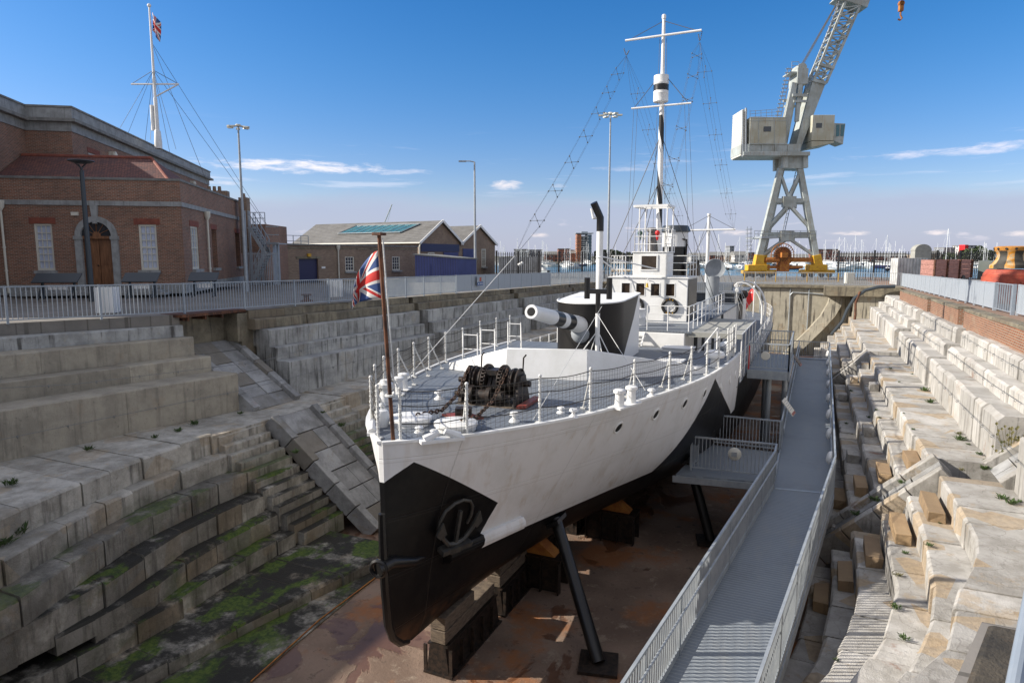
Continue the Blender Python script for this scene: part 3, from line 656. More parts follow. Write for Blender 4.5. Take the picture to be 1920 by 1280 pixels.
HB = hull_mb(); HTREE = BVHTree.FromPolygons([V(p) for p in HB.v], HB.f)
def hit(u, v):
    r = HTREE.ray_cast(CAM, ray(u, v).normalized()); return r[0], r[1]
def yz(u, v):
    p, n = hit(u, v); return (p.y, p.z) if p else None
def hb_at(y, z):                         # half beam of the hull side at (y, z)
    p = HTREE.ray_cast(V((X0 + 8, y, z)), V((-1, 0, 0)))[0]; return p
def pt(u, v, fy=None):
    q = yz(u, v)
    return q if q else fy
# painted pattern, as polygons on the ship's side (y, z)
A, Bq, Cq, Dq = pt(777, 866), pt(934, 942), pt(884, 1034), (9.0, pt(726, 962)[1])
E1, E2 = pt(1222, 884), pt(1000, 980)
TB, TT, TA = pt(1370, 775), pt(1341, 709), pt(1389, 700)
low = lambda y: interp(y, [(E2[0], E2[1]), (E1[0], E1[1])])
k1 = (E1[1] - E2[1]) / (E1[0] - E2[0])
zl = lambda y: E1[1] + k1 * (y - E1[0])
BLK = [[A, Bq, Cq, (9.0, Cq[1]), Dq], [(9, Cq[1] + .01), Cq, (E2[0], E2[1]), E1, (80, E1[1]), (80, -9), (9, -9)] if False else [(9, Cq[1] + .01), (Cq[0], Cq[1] + .01), (Cq[0], -9), (9, -9)],
       [(Cq[0] - .02, Cq[1]), E1, (E1[0], -9), (Cq[0] - .02, -9)], [(E1[0] - .01, E1[1]), (E1[0]-.01, -9), (80, -9), (80, TB[1]), (TB[0], TB[1])],
       [E1, TT, TB], [TB, (26.15, -2.6), (26.15, 5), (80, 5), (80, TB[1] - .01)]]
def hull_mat():
    m, t, b = base('white_and_black_hull_paint', .38); p = t.pos(); x = t.xyz(p)
    mask = poly_mask(t, x[1], x[2], BLK)
    wn = t.noise(p, 1.3, 6, .65); st = t.noise(t.scale(p, (1.5, 1.5, .12)), 1.6, 5, .6)
    white = t.mix(t.ramp(wn, .4, .7), (.76,.76,.76), (.68,.68,.67)); white = t.mix(t.math('MULTIPLY', t.ramp(st, .53, .75), .32), white, (.46,.38,.28))
    blk = t.mix(t.ramp(t.noise(p, 2.5, 6, .7), .4, .7), (.006,.006,.007), (.012,.0115,.011))
    rusty = t.math('MULTIPLY', t.ramp(x[2], -5.0, -5.6), t.ramp(t.noise(p, 1.2, 6, .7), .4, .65)); blk = t.mix(t.math('MULTIPLY', rusty, .65), blk, (.16,.075,.035))
    sm_z = t.math('ABSOLUTE', t.math('SUBTRACT', t.math('FRACT', t.math('MULTIPLY_ADD', x[2], 1/1.15, t.math('MULTIPLY', x[1], .006))), .5)); sm_y = t.math('ABSOLUTE', t.math('SUBTRACT', t.math('FRACT', t.math('MULTIPLY', x[1], 1/3.1)), .5))
    ln = t.math('MAXIMUM', t.ramp(sm_z, .012, .004), t.ramp(sm_y, .005, .0015)); white = t.mix(t.math('MULTIPLY', ln, .30), white, (.38,.36,.33)); blk = t.mix(t.math('MULTIPLY', ln, .5), blk, (.035,.033,.03))
    run_ = t.noise(t.scale(p, (3.5, 3.5, .10)), 1.3, 5, .6); white = t.mix(t.math('MULTIPLY', t.math('MULTIPLY', t.ramp(run_, .55, .72), t.ramp(wn, .35, .6)), .4), white, (.50,.40,.29))
    C(b, t, t.mix(mask, white, blk)); t.l.new(t.math('MULTIPLY_ADD', mask, -.28, .5), b.inputs['Specular IOR Level'])
    # faint plate seams and dents
    seam = t.math('ABSOLUTE', t.math('SUBTRACT', t.math('FRACT', t.math('MULTIPLY', x[2], 1/1.15)), .5)); sy = t.math('ABSOLUTE', t.math('SUBTRACT', t.math('FRACT', t.math('MULTIPLY', x[1], 1/3.1)), .5))
    sm = t.math('MINIMUM', t.ramp(seam, .0, .012), t.ramp(sy, 0, .006))
    bump(t, b, t.math('MULTIPLY_ADD', t.noise(t.scale(p, (1,.9,.5)), 1.3, 4, .55), 1.0, t.math('MULTIPLY', sm, .7)), .35, .07); return m
MT['hull'] = hull_mat()
SHIP = thing('warship', 'small white and black dazzle painted gun monitor standing in the dry dock', 'ship', (X0, Y0 + 27, -5.75))
def P(name, mb, m, smooth=0, bevel=0, parent=None, label=None): return part(name, mb, MT[m] if isinstance(m, str) else m, parent or SHIP, smooth, bevel, label)
HULL = P('hull', HB, 'hull', smooth=40)
# stem bar and rubbing ledges
mb = MB(); mb.path([(X0, Y0 + stemy(z) - .03, z) for z in (-2.75, -3.5, -4.2, -5.0, -5.35, -5.6, -5.72)], [.07,.085,.085,.085,.08,.08,.06], 8)
P('stem_bar', mb, 'black', 1, parent=HULL)
def ledge_pts(us): return [hit(u, v)[0] for u, v in us]
a = hit(905, 1000)[0]; 
def strake(side):
    mb = MB(); pts = []
    q0, q1 = hit(850, 1034)[0], hit(972, 978)[0]
    for k in range(7):
        f = k / 6; y = lerp(q0.y - .25, q1.y, f); z = lerp(q0.z, q1.z, f); p = hb_at(y, z)
        if p: pts.append(p)
    prof = [(0, .17), (.13, .14), (.19, .05), (.19, -.05), (.14, -.13), (.02, -.16), (-.2, -.2), (-.2, .2)]
    rows = []
    for p in pts: rows.append([((p.x + dx) if side > 0 else 2 * X0 - (p.x + dx), p.y, p.z + dz) for dx, dz in prof])
    mb.grid(rows); mb.add(rows[0], [tuple(range(8))]); mb.add(rows[-1], [tuple(reversed(range(8)))])
    return mb
for sd in (1, -1): P('rubbing_strake', strake(sd), 'hull', 40, parent=HULL)
# forefoot bow pipe with fairlead ring
mb = MB(); q = [hit(u, v) for u, v in ((775, 1052), (800, 1045), (830, 1030))]
mb.path([V((X0, Y0 - .18, -3.78)), V((X0 + .10, Y0 + .12, -3.74)), q[0][0], q[1][0] - V((.06, 0, 0))], [.13, .12, .10, .06], 10)
mb.ring((X0 - .02, Y0 - .14, -3.78), (0.2, -1, 0), .15, .045, 14, 6); P('bow_pipe', mb, 'black', 1, parent=HULL)
# anchor in its recess
def anchor():
    mb = MB(); c, n = hit(852, 985); n = n if n.x > 0 else -n
    up_ = (ZU - n * n.z).normalized(); sd = up_.cross(n)
    W = lambda a, b, d: c + sd * (a * 1.75) + up_ * b + n * (d * .75)
    mb.beam(W(0, -.38, .16), W(0, .42, .13), .07, .07, n)
    for s in (-1, 1):
        mb.path([W(0, -.36, .16), W(s*.12, -.30, .17), W(s*.22, -.08, .18), W(s*.27, .22, .18)], [.06, .055, .05, .03], 6)
        mb.prism([W(s*.19, .02, .20), W(s*.27, .33, .20), W(s*.34, .05, .20), W(s*.27, -.08, .20)], n * .04)
    mb.obox(W(0, -.42, .16), sd * .38, up_ * .05, n * .12); mb.obox(W(0, -.5, .12), sd * .13, up_ * .05, n * .1)
    mb.path([W(-.26, .0, .08), W(-.28, .3, .12), W(-.22, .52, .12), W(-.1, .64, .12), W(.02, .66, .12), W(.13, .58, .12), W(.19, .42, .11), W(.2, .2, .09), W(.17, .0, .06)], .034, 8)
    P('anchor', mb, 'anchor', 1, parent=HULL)
    pass
anchor()
# portholes along the port side
for u, v in ((1159, 801), (1229, 776), (1283, 756), (1320, 737)):
    c, n = hit(u, v); n = n if n.x > 0 else -n; mb = MB(); mb.ring(c + n * .005, n, .15, .03, 16, 6); fr = P('porthole', mb, 'white', 1, parent=HULL)
    mb = MB(); mb.lathe([(.001, -.02), (.145, -.02), (.145, .012), (.001, .014)], c, n, 16); P('porthole_glass', mb, 'dark', parent=HULL)
for y in (22.5, 24.0, 25.2):
    c = hb_at(y, -2.3)
    mb = MB(); mb.ring(c, (1, 0, 0), .13, .028, 14, 6); P('porthole', mb, 'white', 1, parent=HULL)
# decks
def deck_mb(s0, s1, inset=.03, zf=None, half=None):
    rows = []; n = max(2, int((s1 - s0) / .5))
    for k in range(n + 1):
        s = lerp(s0, s1, k / n); h = max(.02, stn(s)[0] - inset); z = zf if zf is not None else sheer(s)
        rows.append([(X0 - h, Y0 + s, z), (X0 - h * .5, Y0 + s, z + .03 * min(1, h / 4)), (X0, Y0 + s, z + .045 * min(1, h / 4)), (X0 + h * .5, Y0 + s, z + .03 * min(1, h / 4)), (X0 + h, Y0 + s, z)])
    mb = MB(); mb.grid([list(reversed(r)) for r in rows]); return mb
P('forecastle_deck', deck_mb(.15, BRK), 'deck')
P('main_deck', deck_mb(BRK - .4, 53.9, .03, -2.90), 'deck')
mb = MB()
for s0, s1 in zip(SS, SS[1:]):
    if s1 > BRK: break
    for sd in (-1, 1):
        a = V((X0 + sd * (stn(s0)[0] - .02), Y0 + s0, sheer(s0) + .02)); b = V((X0 + sd * (stn(s1)[0] - .02), Y0 + s1, sheer(s1) + .02)); mb.beam(a, b, .09, .05)
P('gunwale', mb, 'white')
mb = MB(); mb.quad((X0 - 4.6, Y0 + BRK - .02, -2.9), (X0 + 4.6, Y0 + BRK - .02, -2.9), (X0 + 4.68, Y0 + BRK - .02, -1.66), (X0 - 4.68, Y0 + BRK - .02, -1.66)); P('forecastle_bulkhead', mb, 'white')
# breakwater: three upright panels with a rounded top edge
ZD = -1.53
pb = [V((-10.35, 17.95, ZD)), V((-8.05, 17.2, ZD + .02)), V((-5.75, 17.75, ZD + .02)), V((-2.85, 20.9, ZD - .06))]
hh = [.16, .82, .84, .12]; lean = [V((0, .02, 0)), V((0, .16, 0)), V((-.05, .14, 0)), V((-.05, .05, 0))]
mb = MB(); top = [p + ZU * h + l for p, h, l in zip(pb, hh, lean)]
for i in range(3):
    n = (pb[i+1] - pb[i]).cross(ZU).normalized() * .03
    mb.add([pb[i]-n, pb[i+1]-n, top[i+1]-n, top[i]-n, pb[i]+n, pb[i+1]+n, top[i+1]+n, top[i]+n], [(0,1,2,3),(5,4,7,6),(3,2,6,7),(0,3,7,4),(1,5,6,2),(0,4,5,1)])
mb.path([pb[0] + ZU*.05] + top + [pb[3]], .032, 8)
for i in (1, 2): mb.tube(pb[i], top[i], .028, n=8)
P('breakwater', mb, 'white', 40)
mb = MB()
for i, f in ((0, .3), (0, .8), (1, .3), (1, .7), (2, .25), (2, .6)):
    p = pb[i].lerp(pb[i+1], f); q = top[i].lerp(top[i+1], f); d = V((0, .55, 0)); mb.prism([p + V((0,.05,0)), p + d, q + V((0,.03,0))], (.03, 0, 0))
P('breakwater_stays', mb, 'white')
# gun shield: black rounded front, white roof and white wedge on the flank
def shield_mat():
    m, t, b = base('shield_paint', .42); b.inputs['Specular IOR Level'].default_value = .3; x = t.xyz(t.pos()); n = t.xyz(t.nrm())
    side = t.math('GREATER_THAN', n[0], .2)
    w = poly_mask(t, x[1], x[2], [[(21.7, -1.8), (24.25, .75), (26, .75), (26, -1.8)]])
    roof = t.math('GREATER_THAN', n[2], .55); f = t.math('MAXIMUM', roof, t.math('MULTIPLY', side, w))
    C(b, t, t.mix(f, t.mix(t.noise(t.pos(), 1.5, 5), (.008,.0075,.0075), (.015,.0135,.0125)), (.76,.76,.75))); return m
sm = shield_mat(); cx, cy, R = X0 + .08, 22.05, 1.17
ol = [(cx + R * math.sin(a), cy - R * math.cos(a) * .95) for a in [(-90 + 10 * k) * math.pi / 180 for k in range(19)]] + [(cx + R + .02, 23.3), (cx + R - .02, 24.3), (cx + R - .25, 24.45), (cx - R + .25, 24.45), (cx - R + .02, 24.3), (cx - R - .02, 23.3)]
ztop = lambda y: .42 + (y - 20.9) * .06
mb = MB(); n = len(ol); mb.add([(x, y, -1.58) for x, y in ol] + [(x, y, ztop(y)) for x, y in ol], [(i, (i+1) % n, (i+1) % n + n, i + n) for i in range(n)] + [tuple(range(n, 2*n))])
GS = P('gun_shield', mb, sm, 42)
mb = MB(); mb.path([(x * 1.0 + (x - cx) * .015, y, ztop(y) + .01) for x, y in ol[:22]], .025, 6); P('roof_rim', mb, 'white', 1, parent=GS)
mz = V((X0, 16.85, .47)); br = V((X0 + .05, 21.4, -.36)); ax = (mz - br).normalized(); Lg = (mz - br).length
def gun(p0, p1, r0, r1, n=20):
    mb = MB(); mb.lathe([(r0, 0), (r1, p1 - p0)], br + ax * p0, ax, n); return mb
rb = lambda q: .190 + q / 3.6 * .075
mb = MB(); mb.lathe([(.275, .3), (.275, .9), (rb(3.6), Lg - 3.55), (rb(.3), Lg - .3), (.205, Lg - .12), (.205, Lg - .03), (.19, Lg), (.125, Lg), (.12, Lg - .25)], br, ax, 28)
GB = P('gun_barrel', mb, 'white', 40)
for a_, b_ in ((2.2, 1.62), (3.15, 2.62)): mb = MB(); mb.lathe([(rb(a_) + .004, Lg - a_), (rb(b_) + .004, Lg - b_)], br, ax, 28); P('black_band', mb, 'black', 40, parent=GB)
mb = MB(); mb.lathe([(.0, Lg-.012), (.118, Lg-.012), (.10, Lg-.008), (.0, Lg-.006)], br, ax, 18); P('muzzle_bore', mb, 'dark', parent=GB)
mb = MB(); mb.ball(br + ax * .45 + V((0, .1, -.30)), .34, 14); mb.tube(br + ax * .4 + V((-.45, 0, -.02)), br + ax * 1.0 + V((-.45, 0, -.02)), .10, n=10)
P('gun_cradle', mb, 'deck_edge', 40)
# crutch post in front of the shield
CP = V((X0 + .78, 20.55, -1.55)); mb = MB(); mb.tube(CP, CP + ZU * 1.72, .075, n=12); CR = P('crutch_post', mb, 'white', 1)
mb = MB(); mb.tube(CP + ZU * 1.72, CP + ZU * 2.35, .082, n=12); mb.beam(CP + V((-.42, 0, 2.42)), CP + V((.42, 0, 2.42)), .15, .15)
for s in (-1, 1): mb.tube(CP + V((s*.37, 0, 2.18)), CP + V((s*.37, 0, 2.86)), .095, n=12)
P('crutch_yoke', mb, 'black', 40, parent=CR)
mb = MB()
for d in ((-.75, -.35), (.35, -.3), (.55, .2), (-.5, .5)): mb.tube(CP + ZU * 1.15, CP + V((d[0], d[1], 0)), .018, n=6)
P('crutch_stays', mb, 'white', parent=CR)
# tall stove pipe by the bridge
PP = V((-8.05, 26.3, -1.05)); mb = MB(); mb.tube(PP, PP + ZU * 4.05, .135, n=14); mb.ring(PP + ZU * 3.0, ZU, .14, .02); VP = P('vent_pipe', mb, 'white', 1)
mb = MB(); mb.path([PP + ZU * 4.05, PP + ZU * 4.6, PP + V((-.06, -.05, 4.75)), PP + V((-.22, -.22, 5.18))], .15, 12); P('pipe_cowl', mb, 'black', 1, parent=VP)
mb = MB(); mb.tube(PP + ZU * 3.05, V((-6.6, 30.6, 1.4)), .03); mb.tube(PP + ZU * 2.95, V((-8.4, 31.0, 1.1)), .03); P('pipe_stays', mb, 'white', parent=VP)
# deckhouse block, low house, bridge
mb = MB(); mb.box(X0 - 2.95, X0 + 2.5, 26.72, 46, -2.9, -1.08); P('deckhouse', mb, 'white', bevel=.03)
for y in (29.0, 31.2, 34.5, 38): mb = MB(); mb.box(X0 + 2.5, X0 + 2.53, y, y + .8, -2.8, -1.25); P('doorway', mb, 'dark')
mb = MB(); mb.box(X0 - 3.0, X0 + 2.75, 26.75, 46.2, -1.07, -1.0); P('boat_deck', mb, 'deck')
# ladder on the low house
mb = MB(); lx = X0 + .55
for s in (-.33, .33): mb.beam((lx + s, 26.72, -1.1), (lx + s, 26.2, -1.62), .05, .1)
for k in range(3): mb.box(lx - .33, lx + .33, 26.62 - k*.16 - .09, 26.62 - k*.16 + .05, -1.22 - k*.15, -1.19 - k*.15)
P('ladder', mb, 'white')
BX0, BX1, BY0, BY1, BZ0, BZ1 = X0 - 1.88, X0 + 1.8, 31.0, 33.7, -1.0, .98
WIN = [(X0 - 1.07, .32), (X0 - .37, .32), (X0 + .33, .32), (X0 + 1.03, .32)]
def bridge():
    mb = MB(); z0, z1 = .16, .72
    # front wall with four real window openings
    xs = [BX0]
    for x, w in WIN: xs += [x - w * .62, x + w * .62]
    xs.append(BX1)
    mb.box(BX0, BX1, BY0, BY0 + .06, BZ0, z0); mb.box(BX0, BX1, BY0, BY0 + .06, z1, BZ1)
    for i in range(0, len(xs), 2): mb.box(xs[i], xs[i+1], BY0, BY0 + .06, z0, z1)
    mb.box(BX0, BX0 + .06, BY0 + .06, BY1, BZ0, BZ1); mb.box(BX1 - .06, BX1, BY0 + .06, BY1, BZ0, BZ1); mb.box(BX0 + .06, BX1 - .06, BY1 - .06, BY1, BZ0, BZ1)
    mb.box(BX0 - .05, BX1 + .05, BY0 - .05, BY1 + .05, BZ1, BZ1 + .05)
    b = P('bridge', mb, 'white')
    mb = MB(); mb.box(BX1 + .002, BX1 + .03, BY0 + .25, BY1 - .1, BZ0, BZ1 - .06); P('black_side_panel', mb, 'black', parent=b)
    for x, w in WIN:
        mb = MB(); f = .62 * w
        for a, c in ((x - f - .035, x - f), (x + f, x + f + .035)): mb.box(a, c, BY0 - .015, BY0, z0 - .035, z1 + .035)
        mb.box(x - f, x + f, BY0 - .015, BY0, z0 - .035, z0); mb.box(x - f, x + f, BY0 - .015, BY0, z1, z1 + .035); fr = P('window_frame', mb, 'white', parent=b)
        mb = MB(); mb.box(x - f, x + f, BY0 + .05, BY0 + .055, z0, z1); P('window_pane', mb, 'ceil_dark', parent=b)
    mb = MB(); mb.box(BX0 + .1, BX1 - .1, BY0 + 1.5, BY0 + 1.55, BZ0, BZ1); P('inner_wall', mb, 'timber', parent=b)
    mb = MB(); bc = V((X0 + .0, BY0 - .12, .55)); mb.path([bc + V((.0,.1,.33)), bc + V((0,.02,.4)), bc + V((-.01,-.06,.36)), bc + V((-.01,-.06,.24))], .018, 6); P('bell_bracket', mb, 'white', 1, parent=b)
    mb = MB(); mb.lathe([(.03,.2),(.05,.14),(.06,.04),(.09,0),(.0,.01)], bc + V((-.01,-.06,0)), ZU, 12); P('bell', mb, 'yellow', 1, parent=b)
    return b
BR = bridge()
ux0, ux1, uz1 = X0 - .76, X0 + .82, 2.16
mb = MB(); mb.box(ux0, ux1, 31.02, 32.6, BZ1 + .05, uz1); mb.box(ux0 - .05, ux1 + .05, 30.97, 32.65, uz1, uz1 + .05); UB = P('upper_bridge', mb, 'white', bevel=.015)
mb = MB(); wx0, wx1, wz0, wz1 = X0 - .34, X0 + .36, 1.38, 2.0
for q in ((wx0-.06, wx1+.06, wz0-.06, wz0), (wx0-.06, wx1+.06, wz1, wz1+.06), (wx0-.06, wx0, wz0, wz1), (wx1, wx1+.06, wz0, wz1)): mb.box(q[0], q[1], 30.98, 31.02, q[2], q[3])
P('window_frame', mb, 'white', parent=UB); mb = MB(); mb.box(wx0, wx1, 30.985, 31.015, wz0, wz1); P('window_pane', mb, 'ceil_dark', parent=UB)
def rail(pts, h, n_rails=3, r=.018, rp=.022, step=1.0, closed=False, m='white', name='railing', parent=None, chain=None):
    mb = MB(); pts = [V(p) for p in pts]
    for a, b in zip(pts, pts[1:]):
        L = (b - a).length; n = max(1, round(L / step))
        for k in range(n + 1):
            p = a.lerp(b, k / n); mb.tube(p, p + ZU * h, rp, n=6)
        for j in range(1, n_rails + 1): mb.tube(a + ZU * (h * j / n_rails), b + ZU * (h * j / n_rails), r, n=6)
    return P(name, mb, m, 1, parent=parent)
rail([(BX0 + .05, BY1, BZ1 + .05), (BX0 + .05, BY0 + .08, BZ1 + .05), (ux0, BY0 + .08, BZ1 + .05)], .98, 3, step=.55, name='bridge_railing')
rail([(ux1, BY0 + .08, BZ1 + .05), (BX1 - .05, BY0 + .08, BZ1 + .05), (BX1 - .05, BY1, BZ1 + .05)], .98, 3, step=.75, name='bridge_railing')
rail([(ux0 + .05, 33.3, uz1 + .05), (ux0 + .05, 31.1, uz1 + .05), (ux1 - .1, 31.1, uz1 + .05), (ux1 - .1, 33.3, uz1 + .05)], 1.05, 3, step=.75, name='top_railing')
# searchlight frame
fz = 4.32; mb = MB(); fx0, fx1, fy0, fy1 = X0 - .78, X0 + .78, 31.2, 32.6
for a, b in (((fx0, fy0), (fx1, fy0)), ((fx1, fy0), (fx1, fy1)), ((fx1, fy1), (fx0, fy1)), ((fx0, fy1), (fx0, fy0))): mb.beam((*a, fz), (*b, fz), .12, .10)
for q in ((fx0 + .25, fy0), (fx1 - .02, fy0), (fx1 - .02, fy1), (fx0 + .2, fy1)): mb.tube((*q, uz1), (*q, fz), .035, n=8)
P('searchlight_frame', mb, 'white')
mb = MB(); c = V((X0 - .12, 32.0, uz1)); mb.lathe([(.19, 0), (.19, .85), (.17, .9), (.17, .98), (.24, 1.0), (.24, 1.1), (.2, 1.18), (.0, 1.2)], c, ZU, 16); P('sounding_tube', mb, mat('dark_grey_paint', (.10,.09,.085), (.14,.13,.12), 3, .6), 40)
for dx, m_ in ((-.45, 'green_ball'), (.38, 'red_bright')): mb = MB(); mb.ball(c + V((dx, -.5, .92)), .12, 12); mb.lathe([(.03, -.35), (.09, -.12)], c + V((dx, -.5, .92)), ZU, 10); P('signal_lamp', mb, m_, 1)
# funnel
FC = V((X0 + .12, 36.6, -1)); mb = MB(); mb.lathe([(.66, 0), (.66, 3.62)], FC, ZU, 28); FN = P('funnel', mb, 'black', 40)
mb = MB(); mb.lathe([(.672, 3.5), (.672, 4.28)], FC, ZU, 28); P('white_band', mb, 'white', 40, parent=FN)
mb = MB(); mb.lathe([(.68, 4.26), (.80, 4.30), (.80, 4.36), (.66, 4.62), (.55, 4.62), (.55, 4.3)], FC, ZU, 28); P('funnel_cap', mb, 'asphalt', 40, parent=FN)
mb = MB(); mb.path([FC + V((.62, -.3, 3.0)), FC + V((.68, -.32, 3.6)), FC + V((.66, -.32, 3.85)), FC + V((.5, -.5, 3.9))], .05, 8); P('steam_pipe', mb, 'iron', 1, parent=FN)
mb = MB(); mb.box(X0 + 1.0, X0 + 1.5, 36.0, 36.6, .95, 1.55); mb.tube((X0 + 1.35, 36.2, 1.5), (X0 + 1.35, 36.2, 1.8), .15, n=10); P('ventilator', mb, 'iron')
# foremast with the black spiral, yards and lookout barrel
MY = 33.05
mtp = V((X0, MY - .25, 13.05)); mbt = V((X0, MY, 1.0))
def mast_mat():
    m, t, b = base('spiral_mast_paint', .4); x = t.xyz(t.pos())
    ang = t.math('ARCTAN2', t.math('SUBTRACT', x[1], MY - .12), t.math('SUBTRACT', x[0], X0)); ph = t.math('SINE', t.math('ADD', ang, t.math('MULTIPLY', x[2], 1.9)))
    f = t.math('MULTIPLY', t.math('GREATER_THAN', ph, .35), t.math('LESS_THAN', x[2], 8.7)); C(b, t, t.mix(f, (.76,.76,.75), (.014,.014,.014))); return m
mb = MB(); mb.tube(mbt, V((X0, MY - .16, 8.9)), .155, .125, 14); mb.tube(V((X0, MY - .16, 8.9)), mtp, .115, .075, 12); mb.lathe([(.1, 0), (.1, .16), (.06, .2)], mtp, ZU, 12)
FM = P('foremast', mb, mast_mat(), 1)
mb = MB(); bc = V((X0 - .05, MY - .22, 9.28)); mb.lathe([(.28,0),(.345,.02),(.355,.1),(.35,.38),(.36,.40),(.35,.42),(.35,.85),(.36,.87),(.35,.9),(.35,1.22),(.30,1.23)], bc, ZU, 24); CN = P('lookout_barrel', mb, 'white', 40)
mb = MB(); mb.lathe([(.357,.52),(.357,.80)], bc, ZU, 24); P('black_band', mb, 'black', 40, parent=CN)
def yard(z, hw, yy, r): mb = MB(); mb.tube((X0 - hw, yy, z - .0), (X0 + hw, yy, z), r, n=8); return P('yard', mb, 'white', 1)
yard(12.25, 1.78, MY - .45, .055); yard(9.08, 1.42, MY - .42, .045)
mb = MB(); W_ = lambda a, b, r=.008: mb.tube(a, b, r, n=5)
mt = V((X0, MY - .28, 12.95))
for s in (-1, 1):
    W_(mt, (X0 + s * 1.6, MY - .45, 12.25), .016); W_((X0 + s * .3, MY - .3, 10.3), (X0 + s * 1.28, MY - .42, 9.1), .016)
    W_((X0 + s * 1.3, MY - .42, 9.05), (X0 + s * 1.75, 33.5, 1.0)); W_((X0 + s * 1.12, MY - .42, 9.05), (X0 + s * 1.5, 33.2, 1.0))
    W_((X0 + s * .16, MY - .3, 12.2), (X0 + s * .3, 33.0, 2.2), .009); W_((X0 + s * .1, MY - .2, 7.6), (X0 + s * 2.4, 37.5, -1.0), .016); W_((X0 + s * .1, MY - .2, 5.4), (X0 + s * 2.5, 36.5, -1.0), .016)
W_((X0 - .1, MY - .2, 7.55), (X0 - 2.7, 29.5, -1.0), .018); W_((X0 - .1, MY - .2, 5.4), (X0 - 2.6, 30.2, -1.0), .018)
P('rigging', mb, 'wire')
# aerial cages with cross spreaders
def cage(a, b, fr, size=.30, sag=.35):
    t_ = MB(); a, b = V(a), V(b); d = (b - a).normalized(); s_ = d.cross(ZU).normalized(); u_ = s_.cross(d)
    def c(f): return a.lerp(b, f) - ZU * (sag * 4 * f * (1 - f))
    dirs = [s_, -s_, u_, -u_]; fs = [0] + fr + [1]
    for q in dirs:
        for f0, f1 in zip(fs, fs[1:]):
            k0 = size if 0 < f0 < 1 else 0; k1 = size if 0 < f1 < 1 else 0; t_.tube(c(f0) + q * k0, c(f1) + q * k1, .0045, n=4)
    for f in fr:
        for q in (s_, u_): t_.tube(c(f) - q * size, c(f) + q * size, .008, n=5)
        for q in dirs: t_.ball(c(f) + q * size, .032, 6)
        t_.ball(c(f), .03, 6)
    for k in range(5): t_.ball(a.lerp(b, .0) - d * (.1 + .09 * k), .03, 6)
    return P('aerial', t_, 'wire')
pa = (X0 - 1.72, MY - .45, 11.55); pb2 = (X0 + 1.72, MY - .45, 11.75)
cage(pa, aty(965, 480, 22.0), [.1, .2, .31, .43, .56, .7, .84]); cage(pb2, V((X0 + 1.75, 49.4, 3.85)), [.1, .22, .36, .52, .70, .86], .33); cage(pa, V((X0 - 1.75, 49.4, 3.85)), [.14, .3, .48, .68, .86], .33)
cage(pb2, V((X0 + .6, 31.2, 4.6)), [.08, .2, .34, .52, .72, .9], .30, .2)
mb = MB(); mb.tube(aty(965, 480, 22.0), V((-10.45, 15.6, -1.5)), .012); mb.tube(aty(980, 492, 22.0), aty(972, 497, 22), .05, n=6); P('aerial_stay', mb, 'rope_white')
# mainmast, searchlight, aft house
mb = MB(); mb.tube((X0, 49.5, -2.9), (X0, 49.5, 4.95), .15, .11, 12); mb.lathe([(.14,0),(.14,.1)], (X0, 49.5, 4.9)); MM = P('mainmast', mb, 'white', 1)
mb = MB(); mb.tube((X0 - 1.85, 49.4, 3.85), (X0 + 1.85, 49.4, 3.85), .06, n=8); P('yard', mb, 'white', 1)
mb = MB()
for s in (-1, 1): W_ = mb.tube((X0, 49.4, 4.85), (X0 + s * 1.8, 49.4, 3.87), .016, n=5); mb.tube((X0, 49.4, 4.7), (X0 + s * 2.4, 51, -2), .016, n=5); mb.tube((X0 + s*.1, 49.4, 3.8), (X0 + s * 2.4, 46.5, -2), .016, n=5)
P('rigging', mb, 'wire')
SC = aty(1340, 504, 43); mb = MB(); dirn = V((.30, -1, .05)).normalized(); mb.lathe([(.0,.02),(.30,.05),(.55,.16),(.60,.20),(.57,.24),(.60,.0),(.45,-.35),(.0,-.42)][0:4] + [(.62,.16),(.62,-.05),(.5,-.35),(.2,-.45)], SC, dirn, 28); SL = P('searchlight', mb, 'deck_edge', 40)
mb = MB(); mb.lathe([(.42, -.45), (.40, -2.3), (.55, -2.32), (.55, -2.6)], SC + V((-.1, .1, 0)), ZU, 20); P('pedestal', mb, 'deck_edge', 40, parent=SL)
mb = MB(); mb.box(X0 - 1.6, X0 + 2.6, 46.3, 51.5, -2.9, -.4); AH = P('aft_house', mb, 'white'); mb = MB(); mb.box(X0 - 1.9, X0 + 2.95, 44.5, 52, -.38, -.28); P('aft_house_roof', mb, 'deck', parent=AH)
mb = MB(); mb.box(X0 + 2.6, X0 + 2.65, 46.4, 48.5, -2.6, -.5); P('aft_door', mb, 'iron', parent=AH)
for q, r_ in (((X0 + 3.0, 45, -.45), .28), ((X0 + 2.75, 45.4, -.75), .2)): mb = MB(); mb.ball(q, r_, 10); P('loudhailer', mb, 'iron', 1, parent=AH)
mb = MB(); mb.box(X0 - 1.6, X0 + 2.2, 45.4, 46.2, -1.0, .25); P('aft_control_box', mb, 'deck')
rail([(X0 + 2.6, 27.0, -1.0), (X0 + 2.62, 38.0, -1.0)], 1.0, 3, step=1.15, name='boat_deck_railing'); rail([(X0 + .95, 26.85, -1.0), (X0 + 2.62, 26.85, -1.0)], 1.0, 3, step=.85, name='boat_deck_railing')
rail([(X0 - 2.9, 26.85, -1.0), (X0 - .2, 26.85, -1.0)], 1.0, 3, step=1.3, name='boat_deck_railing')
rail([(X0 + 1.2, 43.4, -1.0), (X0 + 2.62, 43.4, -1.0), (X0 + 2.62, 46, -1.0)], 1.25, 3, step=.9, name='aft_railing')
